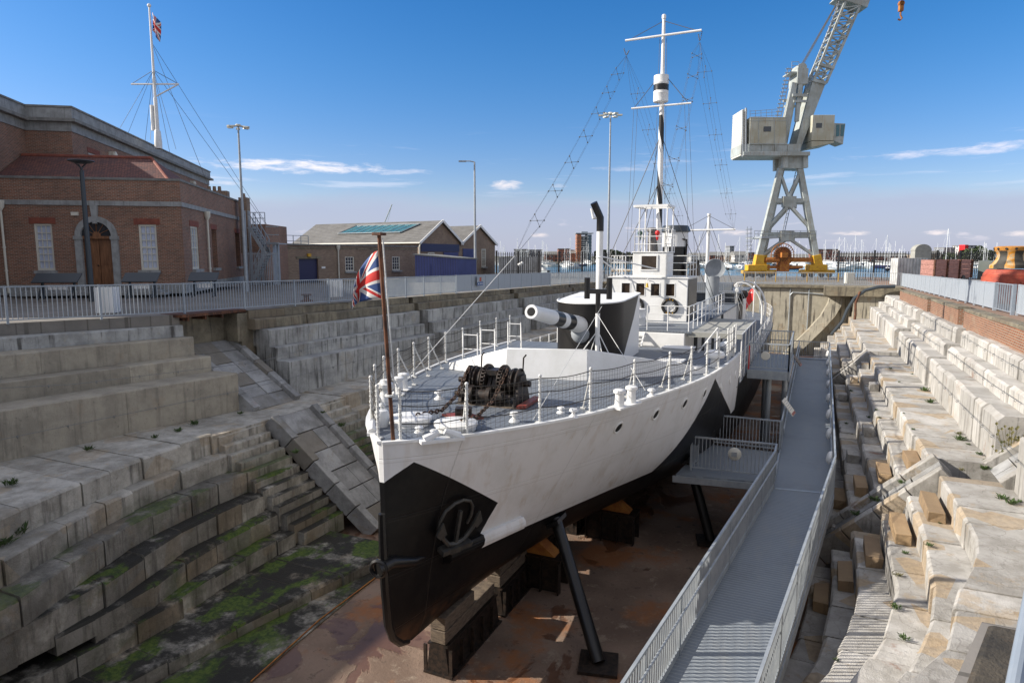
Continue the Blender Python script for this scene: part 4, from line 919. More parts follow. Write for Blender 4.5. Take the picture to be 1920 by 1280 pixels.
# tank on the boat deck
tc = atz(1197, 610, -1.0); mb = MB(); mb.lathe([(.30,0),(.31,.04),(.29,.06),(.29,.34),(.305,.36),(.29,.38),(.29,.66),(.30,.68),(.31,.72),(.27,.74),(.05,.76),(.05,.84)], tc, ZU, 24); P('water_tank', mb, 'white', 40)
# awning over the waist
mb = MB(); aw = [(-4.55, 26.85), (-2.47, 26.85), (-2.47, 33.2), (-4.55, 33.2)]
rows = [[(lerp(-4.55, -2.47, j / 6), lerp(26.85, 33.2, i / 8), -1.0 - .04 * math.sin(math.pi * j / 6) * math.sin(math.pi * i / 8) - (.03 if j == 6 else 0)) for j in range(7)] for i in range(9)]
mb.grid(rows); mb.add([(x, y, -1.0 + d) for x, y in aw for d in (-.03,)], []); AW = P('awning', mb, 'canvas', 1)
mb = MB(); mb.box(-4.55, -2.45, 26.82, 26.85, -1.2, -1.0); P('awning_valance', mb, 'canvas', parent=AW)
mb = MB()
for y in (26.9, 28.4, 30.0, 31.6, 33.2): mb.tube((-2.45, y, -2.9), (-2.45, y, -1.02), .025, n=8)
mb.tube((-2.45, 26.9, -1.02), (-2.45, 33.2, -1.02), .022, n=8); mb.tube((-4.5, 26.9, -1.02), (-2.45, 26.9, -1.02), .022, n=8); P('awning_frame', mb, 'white', 1)
# davits
for k, (y0, sh) in enumerate(((41.5, 0), (44.2, 0))):
    mb = MB(); pts = [V((-2.75, y0, -2.9)), V((-2.7, y0, -1.3))]
    for i in range(1, 9): a_ = i / 8 * 1.75; pts.append(V((-2.7 - 1.25 * (1 - math.cos(a_)), y0 - .55 * i / 8, -1.3 + 1.75 * math.sin(a_))))
    mb.path(pts, [.062] * 4 + [.06, .058, .055, .052, .05, .045], 10); DV = P('davit', mb, 'white', 1)
    tip = pts[-1]; mb = MB(); mb.lathe([(.10,-.05),(.12,0),(.10,.05)], tip - ZU * .15, V((0, 1, .2)), 12); mb.lathe([(.10,-.05),(.12,0),(.10,.05)], tip - ZU * .42 + V((.05,0,0)), V((0, 1, .2)), 12); mb.tube(tip, tip - ZU * .5, .02); P('pulley_block', mb, 'white', 1, parent=DV)
    mb = MB(); mb.tube(tip - ZU * .5, V((tip.x + .5, y0 + .3, -2.6)), .012, n=5); mb.tube(tip - ZU * .5, V((tip.x + 1.0, y0, -2.2)), .012, n=5); P('davit_falls', mb, 'rope_white', parent=DV)
# stanchions, guard wires and netting
def edge(s, sd, ins=.12): return V((X0 + sd * max(.0, stn(s)[0] - ins), Y0 + s, sheer(s) + .01))
def stanchion(p, h, inward=None, along=V((0, .35, 0))):
    mb = MB(); mb.tube(p, p + ZU * h, .028, n=8); mb.box(p.x - .09, p.x + .09, p.y - .05, p.y + .05, p.z, p.z + .03); mb.ball(p + ZU * (h + .02), .04, 8); mb.ball(p + ZU * h * .5, .04, 6)
    for k in range(9): mb.ring(p + ZU * (.12 + k * h / 10), V((.15, .1, 1)), .034, .009, 8, 4)
    if inward is not None: mb.tube(p + ZU * (h * .93), p + inward, .02, n=6); mb.box(p.x + inward.x - .06, p.x + inward.x + .06, p.y + inward.y - .05, p.y + inward.y + .05, p.z, p.z + .03)
    return P('stanchion', mb, 'rope_white', 1)
port_s = [.28, 1.25, 2.75, 4.15, 5.85, 7.7, 9.2, 10.7, 12.3, 13.9, 15.4]; star_s = [.28, 1.05, 2.35, 3.6, 5.0, 6.4, 7.8, 9.4, 11, 12.6, 14.2, 15.6]
H = .98
for sd, lst in ((1, port_s), (-1, star_s)):
    for i, s in enumerate(lst):
        inn = V((-sd * .28, .34, 0)) if i in (1, 3, 4, 5, 6) else None
        stanchion(edge(s, sd), H if i < 9 else 1.1, inn)
    for a, b, name in ((0, len(lst) - 1, 'guard_wires'),):
        mb = MB()
        for s0, s1 in zip(lst, lst[1:]):
            for hz in (.34, .68, .97):
                p, q = edge(s0, sd) + ZU * hz * H, edge(s1, sd) + ZU * hz * H; n = 6
                pts = [p.lerp(q, k / n) - ZU * (.05 * math.sin(math.pi * k / n)) for k in range(n + 1)]; mb.path(pts, .011, 5)
        P(name, mb, 'rope_dark', 1)
    mb = MB()                                              # net between the first stanchions
    lim = [s for s in lst if s < 9.5]
    for s0, s1 in zip(lim, lim[1:]):
        p, q = edge(s0, sd), edge(s1, sd); L = (q - p).length; n = int(L / .105)
        for k in range(n + 1):
            a = p.lerp(q, k / n); mb.tube(a + ZU * .04, a + ZU * (.96 * H - .05 * math.sin(math.pi * k / n)), .003, n=3, cap=False)
        for j in range(9):
            mb.tube(p + ZU * (.06 + .1 * j), q + ZU * (.06 + .1 * j), .003, n=3, cap=False)
    P('safety_net', mb, 'rope_dark')
# lower-deck railing aft of the break
for sd in (1, -1):
    mb = MB(); prev = None
    for s in [16.9 + 1.15 * k for k in range(30)]:
        if stn(s)[0] < .5: break
        p = V((X0 + sd * (stn(s)[0] - .08), Y0 + s, -2.88)); mb.tube(p, p + ZU * 1.1, .022, n=6)
        if prev:
            for hz in (.35, .72, 1.08): mb.tube(prev + ZU * hz, p + ZU * hz, .012, n=5)
        prev = p
    P('waist_railing', mb, 'white', 1)
# jackstaff
mb = MB(); jb, jt = V((X0 + .07, Y0 + .30, -1.42)), V((X0 + .07, Y0 + .02, 2.36)); mb.tube(jb, jt, .038, .034, 12); mb.box(jt.x - .09, jt.x + .09, jt.y - .09, jt.y + .09, jt.z, jt.z + .05); JS = P('jackstaff', mb, 'rust', 1)
mb = MB(); mb.ring(jb.lerp(jt, .23), jt - jb, .075, .025, 12, 6); mb.tube(jb + V((.09, -.04, .9)), jt + V((.09, -.02, -.05)), .014, n=6); P('halyard', mb, 'rope_white', 1, parent=JS)
# windlass
WC = V((-6.85, 13.95, -1.50)); WX = V((1, .06, 0)) * .80; WY = V((-.06, 1, 0))
Wp = lambda a, b, z: WC + WX * a + WY * b + ZU * z
mb = MB(); mb.prism([Wp(-.95, -.55, .0), Wp(1.0, -.55, 0), Wp(1.0, .6, 0), Wp(-.95, .6, 0)], (0, 0, .06)); WB = P('windlass_bed', mb, 'timber')
mb = MB(); mb.prism([Wp(1.02, -.6, .06), Wp(1.25, -.5, .06), Wp(1.25, .6, .06), Wp(1.02, .6, .06)], (0, 0, .07)); P('windlass_chock', mb, 'red')
mb = MB()
for a in (-.85, -.02, .12, .88): mb.prism([Wp(a - .05, -.5, .06), Wp(a - .05, .5, .06), Wp(a - .05, .22, .72), Wp(a - .05, -.1, .72)], WX * .1)
mb.obox(Wp(.05, .0, .78), WX * .17, WY * .22, ZU * .06); P('windlass_frame', mb, 'iron')
mb = MB(); mb.tube(Wp(-1.15, .06, .52), Wp(1.15, .06, .52), .07, n=10); mb.tube(Wp(-1.0, -.42, .28), Wp(.75, -.42, .28), .06, n=10); P('windlass_shafts', mb, 'iron', 1)
def drum(a, r, w, teeth=0):
    mb = MB(); c = Wp(a, .06, .52); mb.lathe([(.08, -w), (r, -w), (r, -w * .6), (r * .72, -w * .3), (r * .72, w * .3), (r, w * .6), (r, w), (.08, w)], c, WX, 24)
    for k in range(teeth):
        t_ = 2 * math.pi * k / teeth; d = (WY * math.cos(t_) + ZU * math.sin(t_)); mb.obox(c + d * r, WX * w * .8, d * .022, d.cross(WX) * .02)
    return P('drum', mb, 'iron', 40)
for a, r, w, tt in ((-.70, .36, .08, 0), (-.45, .34, .09, 0), (-.2, .40, .06, 30), (.32, .40, .06, 30), (.52, .34, .08, 0), (.74, .36, .08, 0)): drum(a, r, w, tt)
mb = MB(); c = Wp(0, -.42, .28)
for a, r, w in ((-.45, .22, .05), (-.15, .13, .12), (.1, .2, .05), (.45, .13, .1)): mb.lathe([(.05, -w), (r, -w), (r, w), (.05, w)], c + WX * a, WX, 18)
P('pinion_gears', mb, 'iron', 40)
mb = MB()
for a in (-.62, .72): mb.path([Wp(a - .25, .15, .62), Wp(a + .15, .15, .82), Wp(a + .17, .15, 1.12), Wp(a + .27, .1, 1.2)], .02, 6)
P('brake_handles', mb, 'iron', 1)
def chain(pts, r=.058, name='anchor_chain'):
    mb = MB(); pts = [V(p) for p in pts]; tot = []; 
    dense = [pts[i].lerp(pts[i+1], k / 10) for i in range(len(pts)-1) for k in range(10)] + [pts[-1]]
    acc = 0; last = dense[0]; k = 0; step = r * 2.05
    for a, b in zip(dense, dense[1:]):
        d = (b - a); L = d.length; dn = d.normalized(); pos_ = 0
        while acc + (L - pos_) >= step:
            pos_ += step - acc; acc = 0; c = a + dn * pos_; s_ = dn.cross(ZU).normalized(); q = s_ if k % 2 else s_.cross(dn); k += 1
            e = r * 1.0; loop = [c + dn * (e * 1.25 * math.cos(t_)) + q * (e * .72 * math.sin(t_)) for t_ in [2 * math.pi * i / 9 for i in range(10)]]
            mb.path(loop, r * .3, 5)
        acc += L - pos_
    return P(name, mb, 'chain', 1)
disc1, disc2 = V((-7.42, 11.25, -1.43)), V((-6.36, 11.25, -1.43))
chain([Wp(-.70, -.05, .92), Wp(-.72, -.38, .66), Wp(-.75, -.75, .3), V((-7.3, 12.3, -1.36)), disc1 + V((.08, .1, .17))])
chain([Wp(.52, -.05, .92), Wp(.48, -.36, .66), Wp(.38, -.75, .25), V((-6.35, 12.1, -1.38)), disc2 + V((.1, .1, .17))])
for d in (disc1, disc2): mb = MB(); mb.lathe([(.40, 0), (.40, .09), (.44, .1), (.44, .15), (.42, .165), (.0, .17)], d - ZU * .0, ZU, 28); P('chain_pipe_cover', mb, 'white', 40)
mb = MB(); c = V((-6.75, 12.25, -1.47)); mb.prism([c + V((-.45,-.12,0)), c + V((.1,-.32,0)), c + V((.48,.05,0)), c + V((-.1,.25,0))], (0, 0, .08)); CH = P('chain_stopper', mb, 'red')
mb = MB(); mb.obox(c + V((.02, 0, .15)), (.16, .06, 0), (-.05, .12, 0), (0, 0, .09)); P('stopper_block', mb, 'iron', parent=CH)
def bollards(x, y, a=0, n=2):
    mb = MB(); d = V((math.sin(a), math.cos(a), 0)); c = V((x, y, sheer(y - Y0))); mb.obox(c + d * .27 + ZU * .02, d * .5, d.cross(ZU) * .17, ZU * .02)
    for k in range(n): mb.lathe([(.12, .03), (.11, .1), (.10, .34), (.145, .36), (.145, .42), (.11, .44), (.0, .445)], c + d * .54 * k, ZU, 18)
    return P('bollards', mb, 'white', 40)
bollards(-3.98, 14.75, .28); bollards(-9.52, 13.9, -.35)
mb = MB(); mb.lathe([(.17,.0),(.15,.1),(.13,.28),(.20,.34),(.20,.42),(.14,.46),(.12,.52),(.0,.54)], (-9.28, 13.0, -1.47), ZU, 20); P('small_capstan', mb, 'white', 40)
def fairlead(x, y, a): 
    mb = MB(); d = V((math.sin(a), math.cos(a), 0)); c = V((x, y, sheer(y - Y0))); s_ = d.cross(ZU)
    for k in (-1, 1): mb.path([c + d * k * .34 + ZU * .06, c + d * k * .2 + ZU * .12, c + d * k * .06 + ZU * .18], [.09, .075, .06], 8)
    mb.obox(c + ZU * .03, d * .42, s_ * .1, ZU * .03); P('fairlead', mb, 'white', 40)
fairlead(-6.18, 10.4, .75); fairlead(-7.82, 10.5, -.6)
mb = MB(); mb.lathe([(.14, 0), (.15, .12), (.15, .3), (.12, .34), (.0, .35)], (-7.86, 10.85, -1.44), ZU, 16); P('bow_roller', mb, 'white', 40)
for x, y, h, r in ((-5.6, 12.4, .2, .12), (-4.6, 13.3, .2, .11), (-9.1, 12.4, .2, .12), (-8.6, 11.9, .2, .1), (-8.2, 13.7, .22, .14), (-6.9, 10.75, .12, .1), (-6.5, 10.65, .12, .1), (-5.0, 13.6, .14, .1), (-3.6, 16.4, .2, .12), (-3.2, 20.6, .2, .12)):
    mb = MB(); mb.lathe([(r, 0), (r * .9, .03), (r * .35, h * .4), (r * .35, h * .6), (r * .9, h * .75), (r * .7, h), (0, h * 1.02)], (x, y, sheer(y - Y0) + .01), ZU, 14); P('deck_fitting', mb, 'white', 40)
mb = MB(); c = V((-2.85, 22.3, -1.63)); mb.lathe([(.16,0),(.13,.06),(.13,.3),(.30,.34),(.33,.42),(.28,.52),(.12,.58),(0,.6)], c, ZU, 20); P('mushroom_vent', mb, 'white', 40)
mb = MB(); mb.lathe([(.16,0),(.13,.06),(.13,.26),(.28,.3),(.31,.38),(.26,.48),(0,.55)], V((-2.8, 25.3, -1.65)), ZU, 20); P('mushroom_vent', mb, 'white', 40)
for x, y, lx, ly in ((-4.6, 25.5, .55, .35), (-4.2, 21.9, .4, .35), (-9.6, 20.5, .5, .4)):
    mb = MB(); z = sheer(y - Y0) + .02; mb.box(x - lx, x + lx, y - ly, y + ly, z, z + .14); mb.box(x - lx - .04, x + lx + .04, y - ly - .04, y + ly + .04, z + .14, z + .19); P('deck_hatch', mb, 'white', bevel=.02)
# ladder frames on the starboard side
for x, y in ((-10.6, 19.3), (-10.7, 20.8), (-10.75, 23.2)):
    mb = MB(); z = -1.58
    for d in (0, .55): mb.tube((x + d, y, z), (x + d, y, z + 1.05), .025, n=8); mb.tube((x + d, y, z + .98), (x + d + .25, y - .5, z), .018, n=6)
    for h in (.5, .98): mb.tube((x, y, z + h), (x + .55, y, z + h), .018, n=6)
    P('ladder_frame', mb, 'white', 1)
for s in (8.6, 10.5):
    mb = MB(); mb.tube(edge(s, 1, .3) + V((0, 0, 0)), edge(s, 1, .3) + V((-.8, -1.0, 1.5)) * 0 + ZU * .01, .01); 
# gangway stays and forestay to the bow
mb = MB(); mb.tube((X0 + .9, 20.6, .4), (-5.3, 12.6, -1.5), .009, n=5); mb.tube((X0 + .7, 20.6, .2), (-3.9, 17.0, -1.5), .009, n=5); P('stay_wires', mb, 'rope_white')
mb = MB(); y = 26.0
for k in range(5): mb = MB(); mb.tube((-2.6, 24.0 + k * .55, -1.62), (-2.6, 24.0 + k * .55, -.55), .028, n=8); P('stanchion', mb, 'rope_white', 1)
mb = MB(); mb.tube((-3.9, 25.6, -1.64), (-3.3, 26.4, -.75), .03, n=8); mb.tube((-3.3, 26.4, -1.64), (-3.3, 26.4, -.75), .035, n=8); P('boom_strut', mb, 'white', 1)
mb = MB(); mb.tube((-9.2, 29.7, -1), (-9.2, 29.7, 3.9), .05, n=10); mb.tube((-9.4, 29.6, 3.75), (-9.0, 29.6, 3.75), .08, n=8); mb.tube((-9.35, 29.5, 3.7), (-9.45, 29.5, 4.15), .07, n=8); P('wind_gauge_pole', mb, 'white', 1)
# lifebuoys hang on the bridge front
for x, lbl in ((X0 + 1.05, 'black lifebuoy with gold lettering hanging on the white bridge front'), (X0 - .55, 'black lifebuoy half hidden behind the gun shield')):
    t = thing('lifebuoy', lbl, 'lifebuoy', (x, BY0 - .06, -.32), 'lifebuoys on the bridge'); mb = MB(); mb.ring((x, BY0 - .07, -.32), (0, 1, 0), .33, .075, 28, 8); part('ring', mb, MT['black'], t, smooth=1)
    mb = MB()
    for a_ in (math.pi/4, -math.pi/4): mb.tube((x - .27*math.cos(a_), BY0 - .05, -.32 - .27*math.sin(a_)), (x + .27*math.cos(a_), BY0 - .05, -.32 + .27*math.sin(a_)), .012, n=5)
    part('cord', mb, MT['rope_white'], t)
    mb = MB(); c0 = V((x, BY0 - .15, -.32))
    def ltr(ch, ang, flip):
        # small stroke letters set round the ring
        S = {'H': [((-1,-1),(-1,1)),((1,-1),(1,1)),((-1,0),(1,0))], 'M': [((-1,-1),(-1,1)),((-1,1),(0,0)),((0,0),(1,1)),((1,1),(1,-1))], 'S': [((1,1),(-1,1)),((-1,1),(-1,0)),((-1,0),(1,0)),((1,0),(1,-1)),((1,-1),(-1,-1))], '3': [((-1,1),(1,1)),((1,1),(1,-1)),((1,-1),(-1,-1)),((-.5,0),(1,0))]}
        u_ = V((math.cos(ang), 0, math.sin(ang))); tn = V((math.sin(ang), 0, -math.cos(ang)));
        if flip: u2, t2 = -u_, -tn
        else: u2, t2 = u_, tn
        for (a1, b1), (a2, b2) in S[ch]: mb.tube(c0 + u_*.33 + t2*(a1*.02) + u2*(b1*.03), c0 + u_*.33 + t2*(a2*.02) + u2*(b2*.03), .006, n=4)
    for k, ch in enumerate('HMS'): ltr(ch, math.radians(115 - 25*k), False)
    for k, ch in enumerate('M33'): ltr(ch, math.radians(245 + 25*k), True)
    part('lettering', mb, MT['yellow'], t)
# flags
def flag(name, label, fx, m, hoist_uv, nu=18, nv=10):
    mb = MB(); rows = [[fx(i / nu, j / nv) for i in range(nu + 1)] for j in range(nv + 1)]; mb.grid(rows); o = single(name, mb, m, label, 'flag', smooth=1, loc=rows[0][0])
    me = o.data; uvl = me.uv_layers[0].data
    for p in me.polygons:
        for li in p.loop_indices:
            vi = me.loops[li].vertex_index; uvl[li].uv = ((vi % (nu + 1)) / nu, (vi // (nu + 1)) / nv)
    sol = o.modifiers.new('cloth', 'SOLIDIFY'); sol.thickness = .006; return o
jd = (jt - jb).normalized()
def jack(a, b):
    # hoist runs down the staff, the fly hangs limp down and to the left
    top = jb.lerp(jt, .93) + V((-.05, 0, 0)); hoist = top - jd * (.86 * (1 - b))
    dx = -(.50 + .14 * (1 - b)) * a ** .8 - .16 * math.sin(math.pi * a) ; dz = -(.20 + .74 * b) * a ** 1.2
    w = .10 * math.sin(7.5 * a + 3.2 * b) * a ** .5 + .05 * math.sin(15 * b + 4 * a) * a
    q = hoist + V((dx, 0, dz + .0)) + V((.35, -.9, 0)).normalized() * w * .8
    return tuple(q)
flag('flag', 'faded red white and blue flag drooping from the rusty jackstaff', jack, MT['flag'], None, 26, 16)
ef = aty(1414, 535, 57)
flag('flag', 'small red and white flag hanging limp near the stern', lambda a, b: (ef.x - .9 * a, ef.y + .15 * math.sin(6 * a), ef.z - .0 + (b - 1) * 1.2 - 1.5 * a ** 1.2), mat('red_white_cloth', (.55,.03,.03), (.7,.7,.68), 1.2, .8, lo=.52, hi=.54), None, 12, 8)
mb = MB(); mb.tube((ef.x + .03, ef.y, -2.9), (ef.x + .03, ef.y, ef.z + .3), .04, n=8); P('ensign_staff', mb, 'white', 1)
# ================================================================ shores and keel blocks
def shore(u0, v0, foot, label, r=.16):
    p = hit(u0, v0)[0] or hit(u0 - 12, v0 - 10)[0] or hit(u0 - 30, v0 - 22)[0]; t = thing('shore_prop', label, 'prop', foot, 'black steel props bracing the hull'); f = V(foot); mb = MB(); mb.tube(f + ZU * .06, p, r, r * .92, 16); part('tube', mb, MT['black'], t, smooth=40)
    mb = MB(); mb.obox(f + ZU * .03, V((.42, .1, 0)), V((-.1, .42, 0)), ZU * .03); part('foot_plate', mb, MT['iron'], t)
    d = (p - f).normalized(); mb = MB(); mb.obox(p - d * .05, V((.0, .3, 0)), d.cross(V((0, 1, 0))) * .2, d * .05); part('head_plate', mb, MT['black'], t)
shore(1042, 972, tuple(atz(1122, 1245, -7.08)), 'black steel prop from the keel floor up to the white bow side')
shore(1303, 868, tuple(atz(1332, 1015, -7.08)), 'second black steel prop under the hull beside the lower platform')
mb = MB()
ky = 11.55
for i in range(8):
    y = 11.55 + i * 2.75; ln = 2.0 if i else 2.5
    t = thing('keel_block', 'stack of timber baulks on a black steel keel block, nearest the bow' if i == 0 else f'timber and steel keel block hidden in the dark under the hull' if i > 2 else ['', 'timber topped steel keel block second from the bow', 'timber topped steel keel block third from the bow'][i], 'keel block', (X0 + .05, y, -7.1), 'keel blocks under the ship')
    mb = MB()
    for sx in (-1, 1):
        mb.prism([(X0 + .05 + sx * .26, y, -7.08), (X0 + .05 + sx * .26, y + ln, -7.08), (X0 + .05 + sx * .18, y + ln, -6.42), (X0 + .05 + sx * .18, y, -6.42)], (sx * .02, 0, 0))
        for k in range(5): yy = y + k * ln / 5; mb.box(*(sorted((X0 + .05 + sx * .28, X0 + .05 + sx * .36))), yy, yy + .04, -7.08, -6.45)
    mb.prism([(X0 + .05 - .26, y, -7.08), (X0 + .05 + .26, y, -7.08), (X0 + .05 + .18, y, -6.42), (X0 + .05 - .18, y, -6.42)], (0, .03, 0)); mb.box(X0 - .2, X0 + .3, y, y + ln, -6.42, -6.38); mb.box(X0 - .3, X0 + .42, y - .04, y + ln, -7.09, -7.05)
    part('steel_base', mb, MT['iron'], t)
    for k in range(2):
        mb = MB(); zt = -6.37 + k * .32; mb.box(X0 - .14, X0 + .24, y + .02, y + ln * (.98 if k == 0 else .55), zt + .005, zt + .30); part('timber_baulk', mb, MT['timber'], t, bevel=.015)
for u, v, lb in ((1018, 1075, 'black steel bilge cradle with an oval hole beside the keel blocks'), (1160, 985, 'dark steel bilge cradle farther under the hull')):
    f = atz(u, v + 30, -7.08); t = thing('bilge_cradle', lb, 'cradle', tuple(f), 'steel cradles under the bilge'); mb = MB()
    mb.box(f.x - 1.1, f.x + .5, f.y, f.y + .04, -7.08, -6.2); mb.box(f.x - 1.1, f.x + .5, f.y + .6, f.y + .64, -7.08, -6.2); mb.box(f.x - 1.12, f.x + .52, f.y - .05, f.y + .7, -6.2, -6.15)
    for k in range(4): x = f.x - 1.1 + k * .52; mb.box(x, x + .035, f.y - .14, f.y, -7.08, -6.2)
    part('steel_box', mb, MT['iron'], t)
    mb = MB(); mb.prism([(f.x - 1.05, f.y + .1, -6.14), (f.x + .3, f.y + .1, -6.14), (f.x - .3, f.y + .1, -5.7)], (0, .45, 0)); part('timber_wedge', mb, MT['orange_rust'], t)
# ================================================================ gangway
GZ = -4.72
GW = thing('gangway', 'long grey ribbed metal gangway with railings running beside the ship', 'gangway', (0, 20, -7.1))
Lf, Rf = [(-2.86, 2.0, -5.12), (-.78, 20.1, GZ), (-.70, 47.5, GZ)], [(-1.22, 2.0, -5.12), (.80, 20.3, GZ), (1.12, 47.5, GZ)]
for nm, i in (('near_deck', 0), ('far_deck', 1)):
    mb = MB(); a, b, c, d = V(Lf[i]), V(Rf[i]), V(Rf[i+1]), V(Lf[i+1]); mb.prism([a, b, c, d], (0, 0, -.06)); part(nm, mb, MT['gang'], GW)
mb = MB()
for e in (Lf, Rf):
    for p, q in zip(e, e[1:]): mb.beam(V(p) - ZU * .2, V(q) - ZU * .2, .07, .3); mb.beam(V(p) + ZU * .05, V(q) + ZU * .05, .03, .12)
part('side_beams', mb, MT['galv'], GW)
mb = MB(); mb.beam((-.72, 20.1, GZ + .004), (.78, 20.3, GZ + .004), .12, .012); part('joint_strip', mb, MT['galv'], GW)
def balustrade(mb, p, q, h=1.1, step=.11, r=.011, hand=None, posts=True, bottom=.12):
    p, q = V(p), V(q); L = (q - p).length; n = max(1, int(L / step)); d = (q - p).normalized()
    mb.beam(p + ZU * h, q + ZU * h, .05, .05); mb.beam(p + ZU * bottom, q + ZU * bottom, .04, .04)
    for k in range(n + 1):
        a = p.lerp(q, k / n); mb.beam(a + ZU * bottom, a + ZU * h, r * 2, r * 2, d)
    if posts:
        m = max(1, round(L / 1.9))
        for k in range(m + 1): a = p.lerp(q, k / m); mb.beam(a, a + ZU * h, .055, .055, d)
    if hand is not None:
        s_ = d.cross(ZU) * hand; mb.tube(p + ZU * .82 + s_, q + ZU * .82 + s_, .022, n=8)
for nm, e, hd in (('left_railing', Lf, .07), ('right_railing', Rf, -.07)):
    mb = MB()
    for i, (p, q) in enumerate(zip(e, e[1:])):
        if nm == 'left_railing' and i == 1:
            balustrade(mb, p, V(p).lerp(V(q), .03), hand=hd); balustrade(mb, V(p).lerp(V(q), .145), q, hand=hd)
        else: balustrade(mb, p, q, hand=hd)
    part('railing', mb, MT['galv'], GW)
mb = MB(); balustrade(mb, (-5.5, 47.8, GZ), (1.1, 47.8, GZ)); mb.box(-6, 1.2, 46.9, 48, GZ - .25, GZ); part('end_platform', mb, MT['galv'], GW)
for k in range(8):
    y = 21.2 + k * 2.9 * (1 + .02 * k); x = lerp(.80, 1.12, (y - 20) / 27) - .13; mb = MB(); mb.lathe([(.0,.09),(.10,.085),(.17,.05),(.20,.0),(.20,-.03),(.05,-.05),(0,-.05)], (x, y, GZ + .80), (-1, 0, .15), 18); part('bulkhead_lamp', mb, MT['white'], GW, smooth=1)
for y in (24, 29, 34, 39, 44):
    for x in (-.55, .7): mb = MB(); mb.beam((x, y, -7.1), (x, y, GZ - .1), .12, .12, V((1,0,0))); part('leg', mb, MT['galv'], GW)
# lower landing under the hull
LP = thing('landing', 'lower metal landing with railings between the gangway and the hull', 'platform', (-2.4, 22, -7.1))
mb = MB(); mb.prism([(-3.6, 20.2, GZ), (-.8, 20.6, GZ), (-.8, 24.0, GZ), (-3.3, 24.0, GZ)], (0, 0, -.05)); part('deck', mb, MT['gang'], LP)
mb = MB(); mb.beam((-3.7, 20.17, GZ - .15), (-.8, 20.55, GZ - .15), .06, .20); part('edge_beam', mb, MT['galv'], LP)
mb = MB(); balustrade(mb, (-3.25, 20.75, GZ), (-.8, 20.9, GZ)); balustrade(mb, (-3.25, 20.75, GZ), (-3.2, 21.6, GZ)); part('railing', mb, MT['galv'], LP)
mb = MB(); balustrade(mb, (-3.0, 24.0, GZ), (-.8, 24.0, GZ)); part('railing', mb, MT['galv'], LP)
mb = MB(); c = V((-1.95, 20.72, GZ + .72)); mb.lathe([(.17,.0),(.2,.02),(.2,.05),(.15,.09),(0,.1)], c, (0.1,-1,0), 20); fl = part('floodlight', mb, MT['cream'], LP, smooth=40)
mb = MB(); mb.obox(c + V((0,-.11,0)), V((.08,0,0)), V((0,.01,0)), V((0,0,.07))); mb.path([c + V((-.05,-.03,-.15)), c + V((-.05,-.02,-.5)), c + V((-.35,-.02,-.55)), c + V((-.35,-.02,-.75))], .01, 5); part('lamp_box', mb, MT['galv'], fl)
# upper landing on columns, level with the ship's waist
UPZ = -2.62
UPt = thing('landing', 'upper metal landing on columns giving access to the ship waist', 'platform', (-1.6, 30, -7.1))
mb = MB(); mb.box(-2.3, -.78, 28.4, 33.6, UPZ - .05, UPZ); part('deck', mb, MT['gang'], UPt)
mb = MB(); mb.box(-2.32, -.76, 28.33, 28.40, UPZ - .34, UPZ + .02); mb.box(-.78, -.70, 28.33, 33.6, UPZ - .34, UPZ + .02); part('edge_beam', mb, MT['galv'], UPt)
for a, b in (((-2.28, 28.4), (-.76, 28.4)), ((-.76, 28.4), (-.76, 33.6)), ((-2.2, 33.6), (-.76, 33.6))):
    mb = MB(); balustrade(mb, (*a, UPZ), (*b, UPZ), step=.13); part('railing', mb, MT['galv'], UPt)
for x, y in ((-1.5, 28.9), (-.9, 33.2), (-1.9, 33.2), (-.9, 29.4)):
    mb = MB(); mb.tube((x, y, -7.1), (x, y, UPZ - .1), .11, n=12); part('column', mb, MT['galv'], UPt, smooth=40)
mb = MB(); mb.lathe([(.16,0),(.18,.03),(.16,.09),(0,.1)], (-1.65, 28.36, UPZ + .62), (0,-1,0), 18); part('floodlight', mb, MT['cream'], UPt, smooth=40)
mb = MB(); mb.tube((-2.27, 28.36, UPZ - .3), (-2.27, 28.36, UPZ + 1.0), .025, n=8); part('red_pole', mb, MT['red_bright'], UPt)
def board(x, y, z, label, m1, tilt=.6):
    t = thing('info_board', label, 'information board', (x, y, z), 'boards on the gangway rail'); mb = MB()
    a = V((.20, -.05, -.26)); b_ = V((.04, .32, .0)); n = a.cross(b_).normalized(); mb.obox((x, y, z + 1.2), a, b_, n * .015); part('board', mb, m1, t)
    mb = MB(); mb.obox(V((x, y, z + 1.2)) + a * .84 + n * .014, a * .14, b_ * .96, n * .002); part('red_strip', mb, MT['red'], t)
    mb = MB()
    for k in range(5): mb.obox(V((x, y, z + 1.2)) + a * (-.7 + k * .26) + n * .014, a * .03, b_ * .8, n * .002)
    part('text_lines', mb, MT['deck_edge'], t)
board(-.62, 26.0, GZ, 'slanted cream information board on the gangway rail', MT['cream']); board(-.6, 38.0, GZ, 'distant brown slanted information board at the far gangway', MT['timber'])
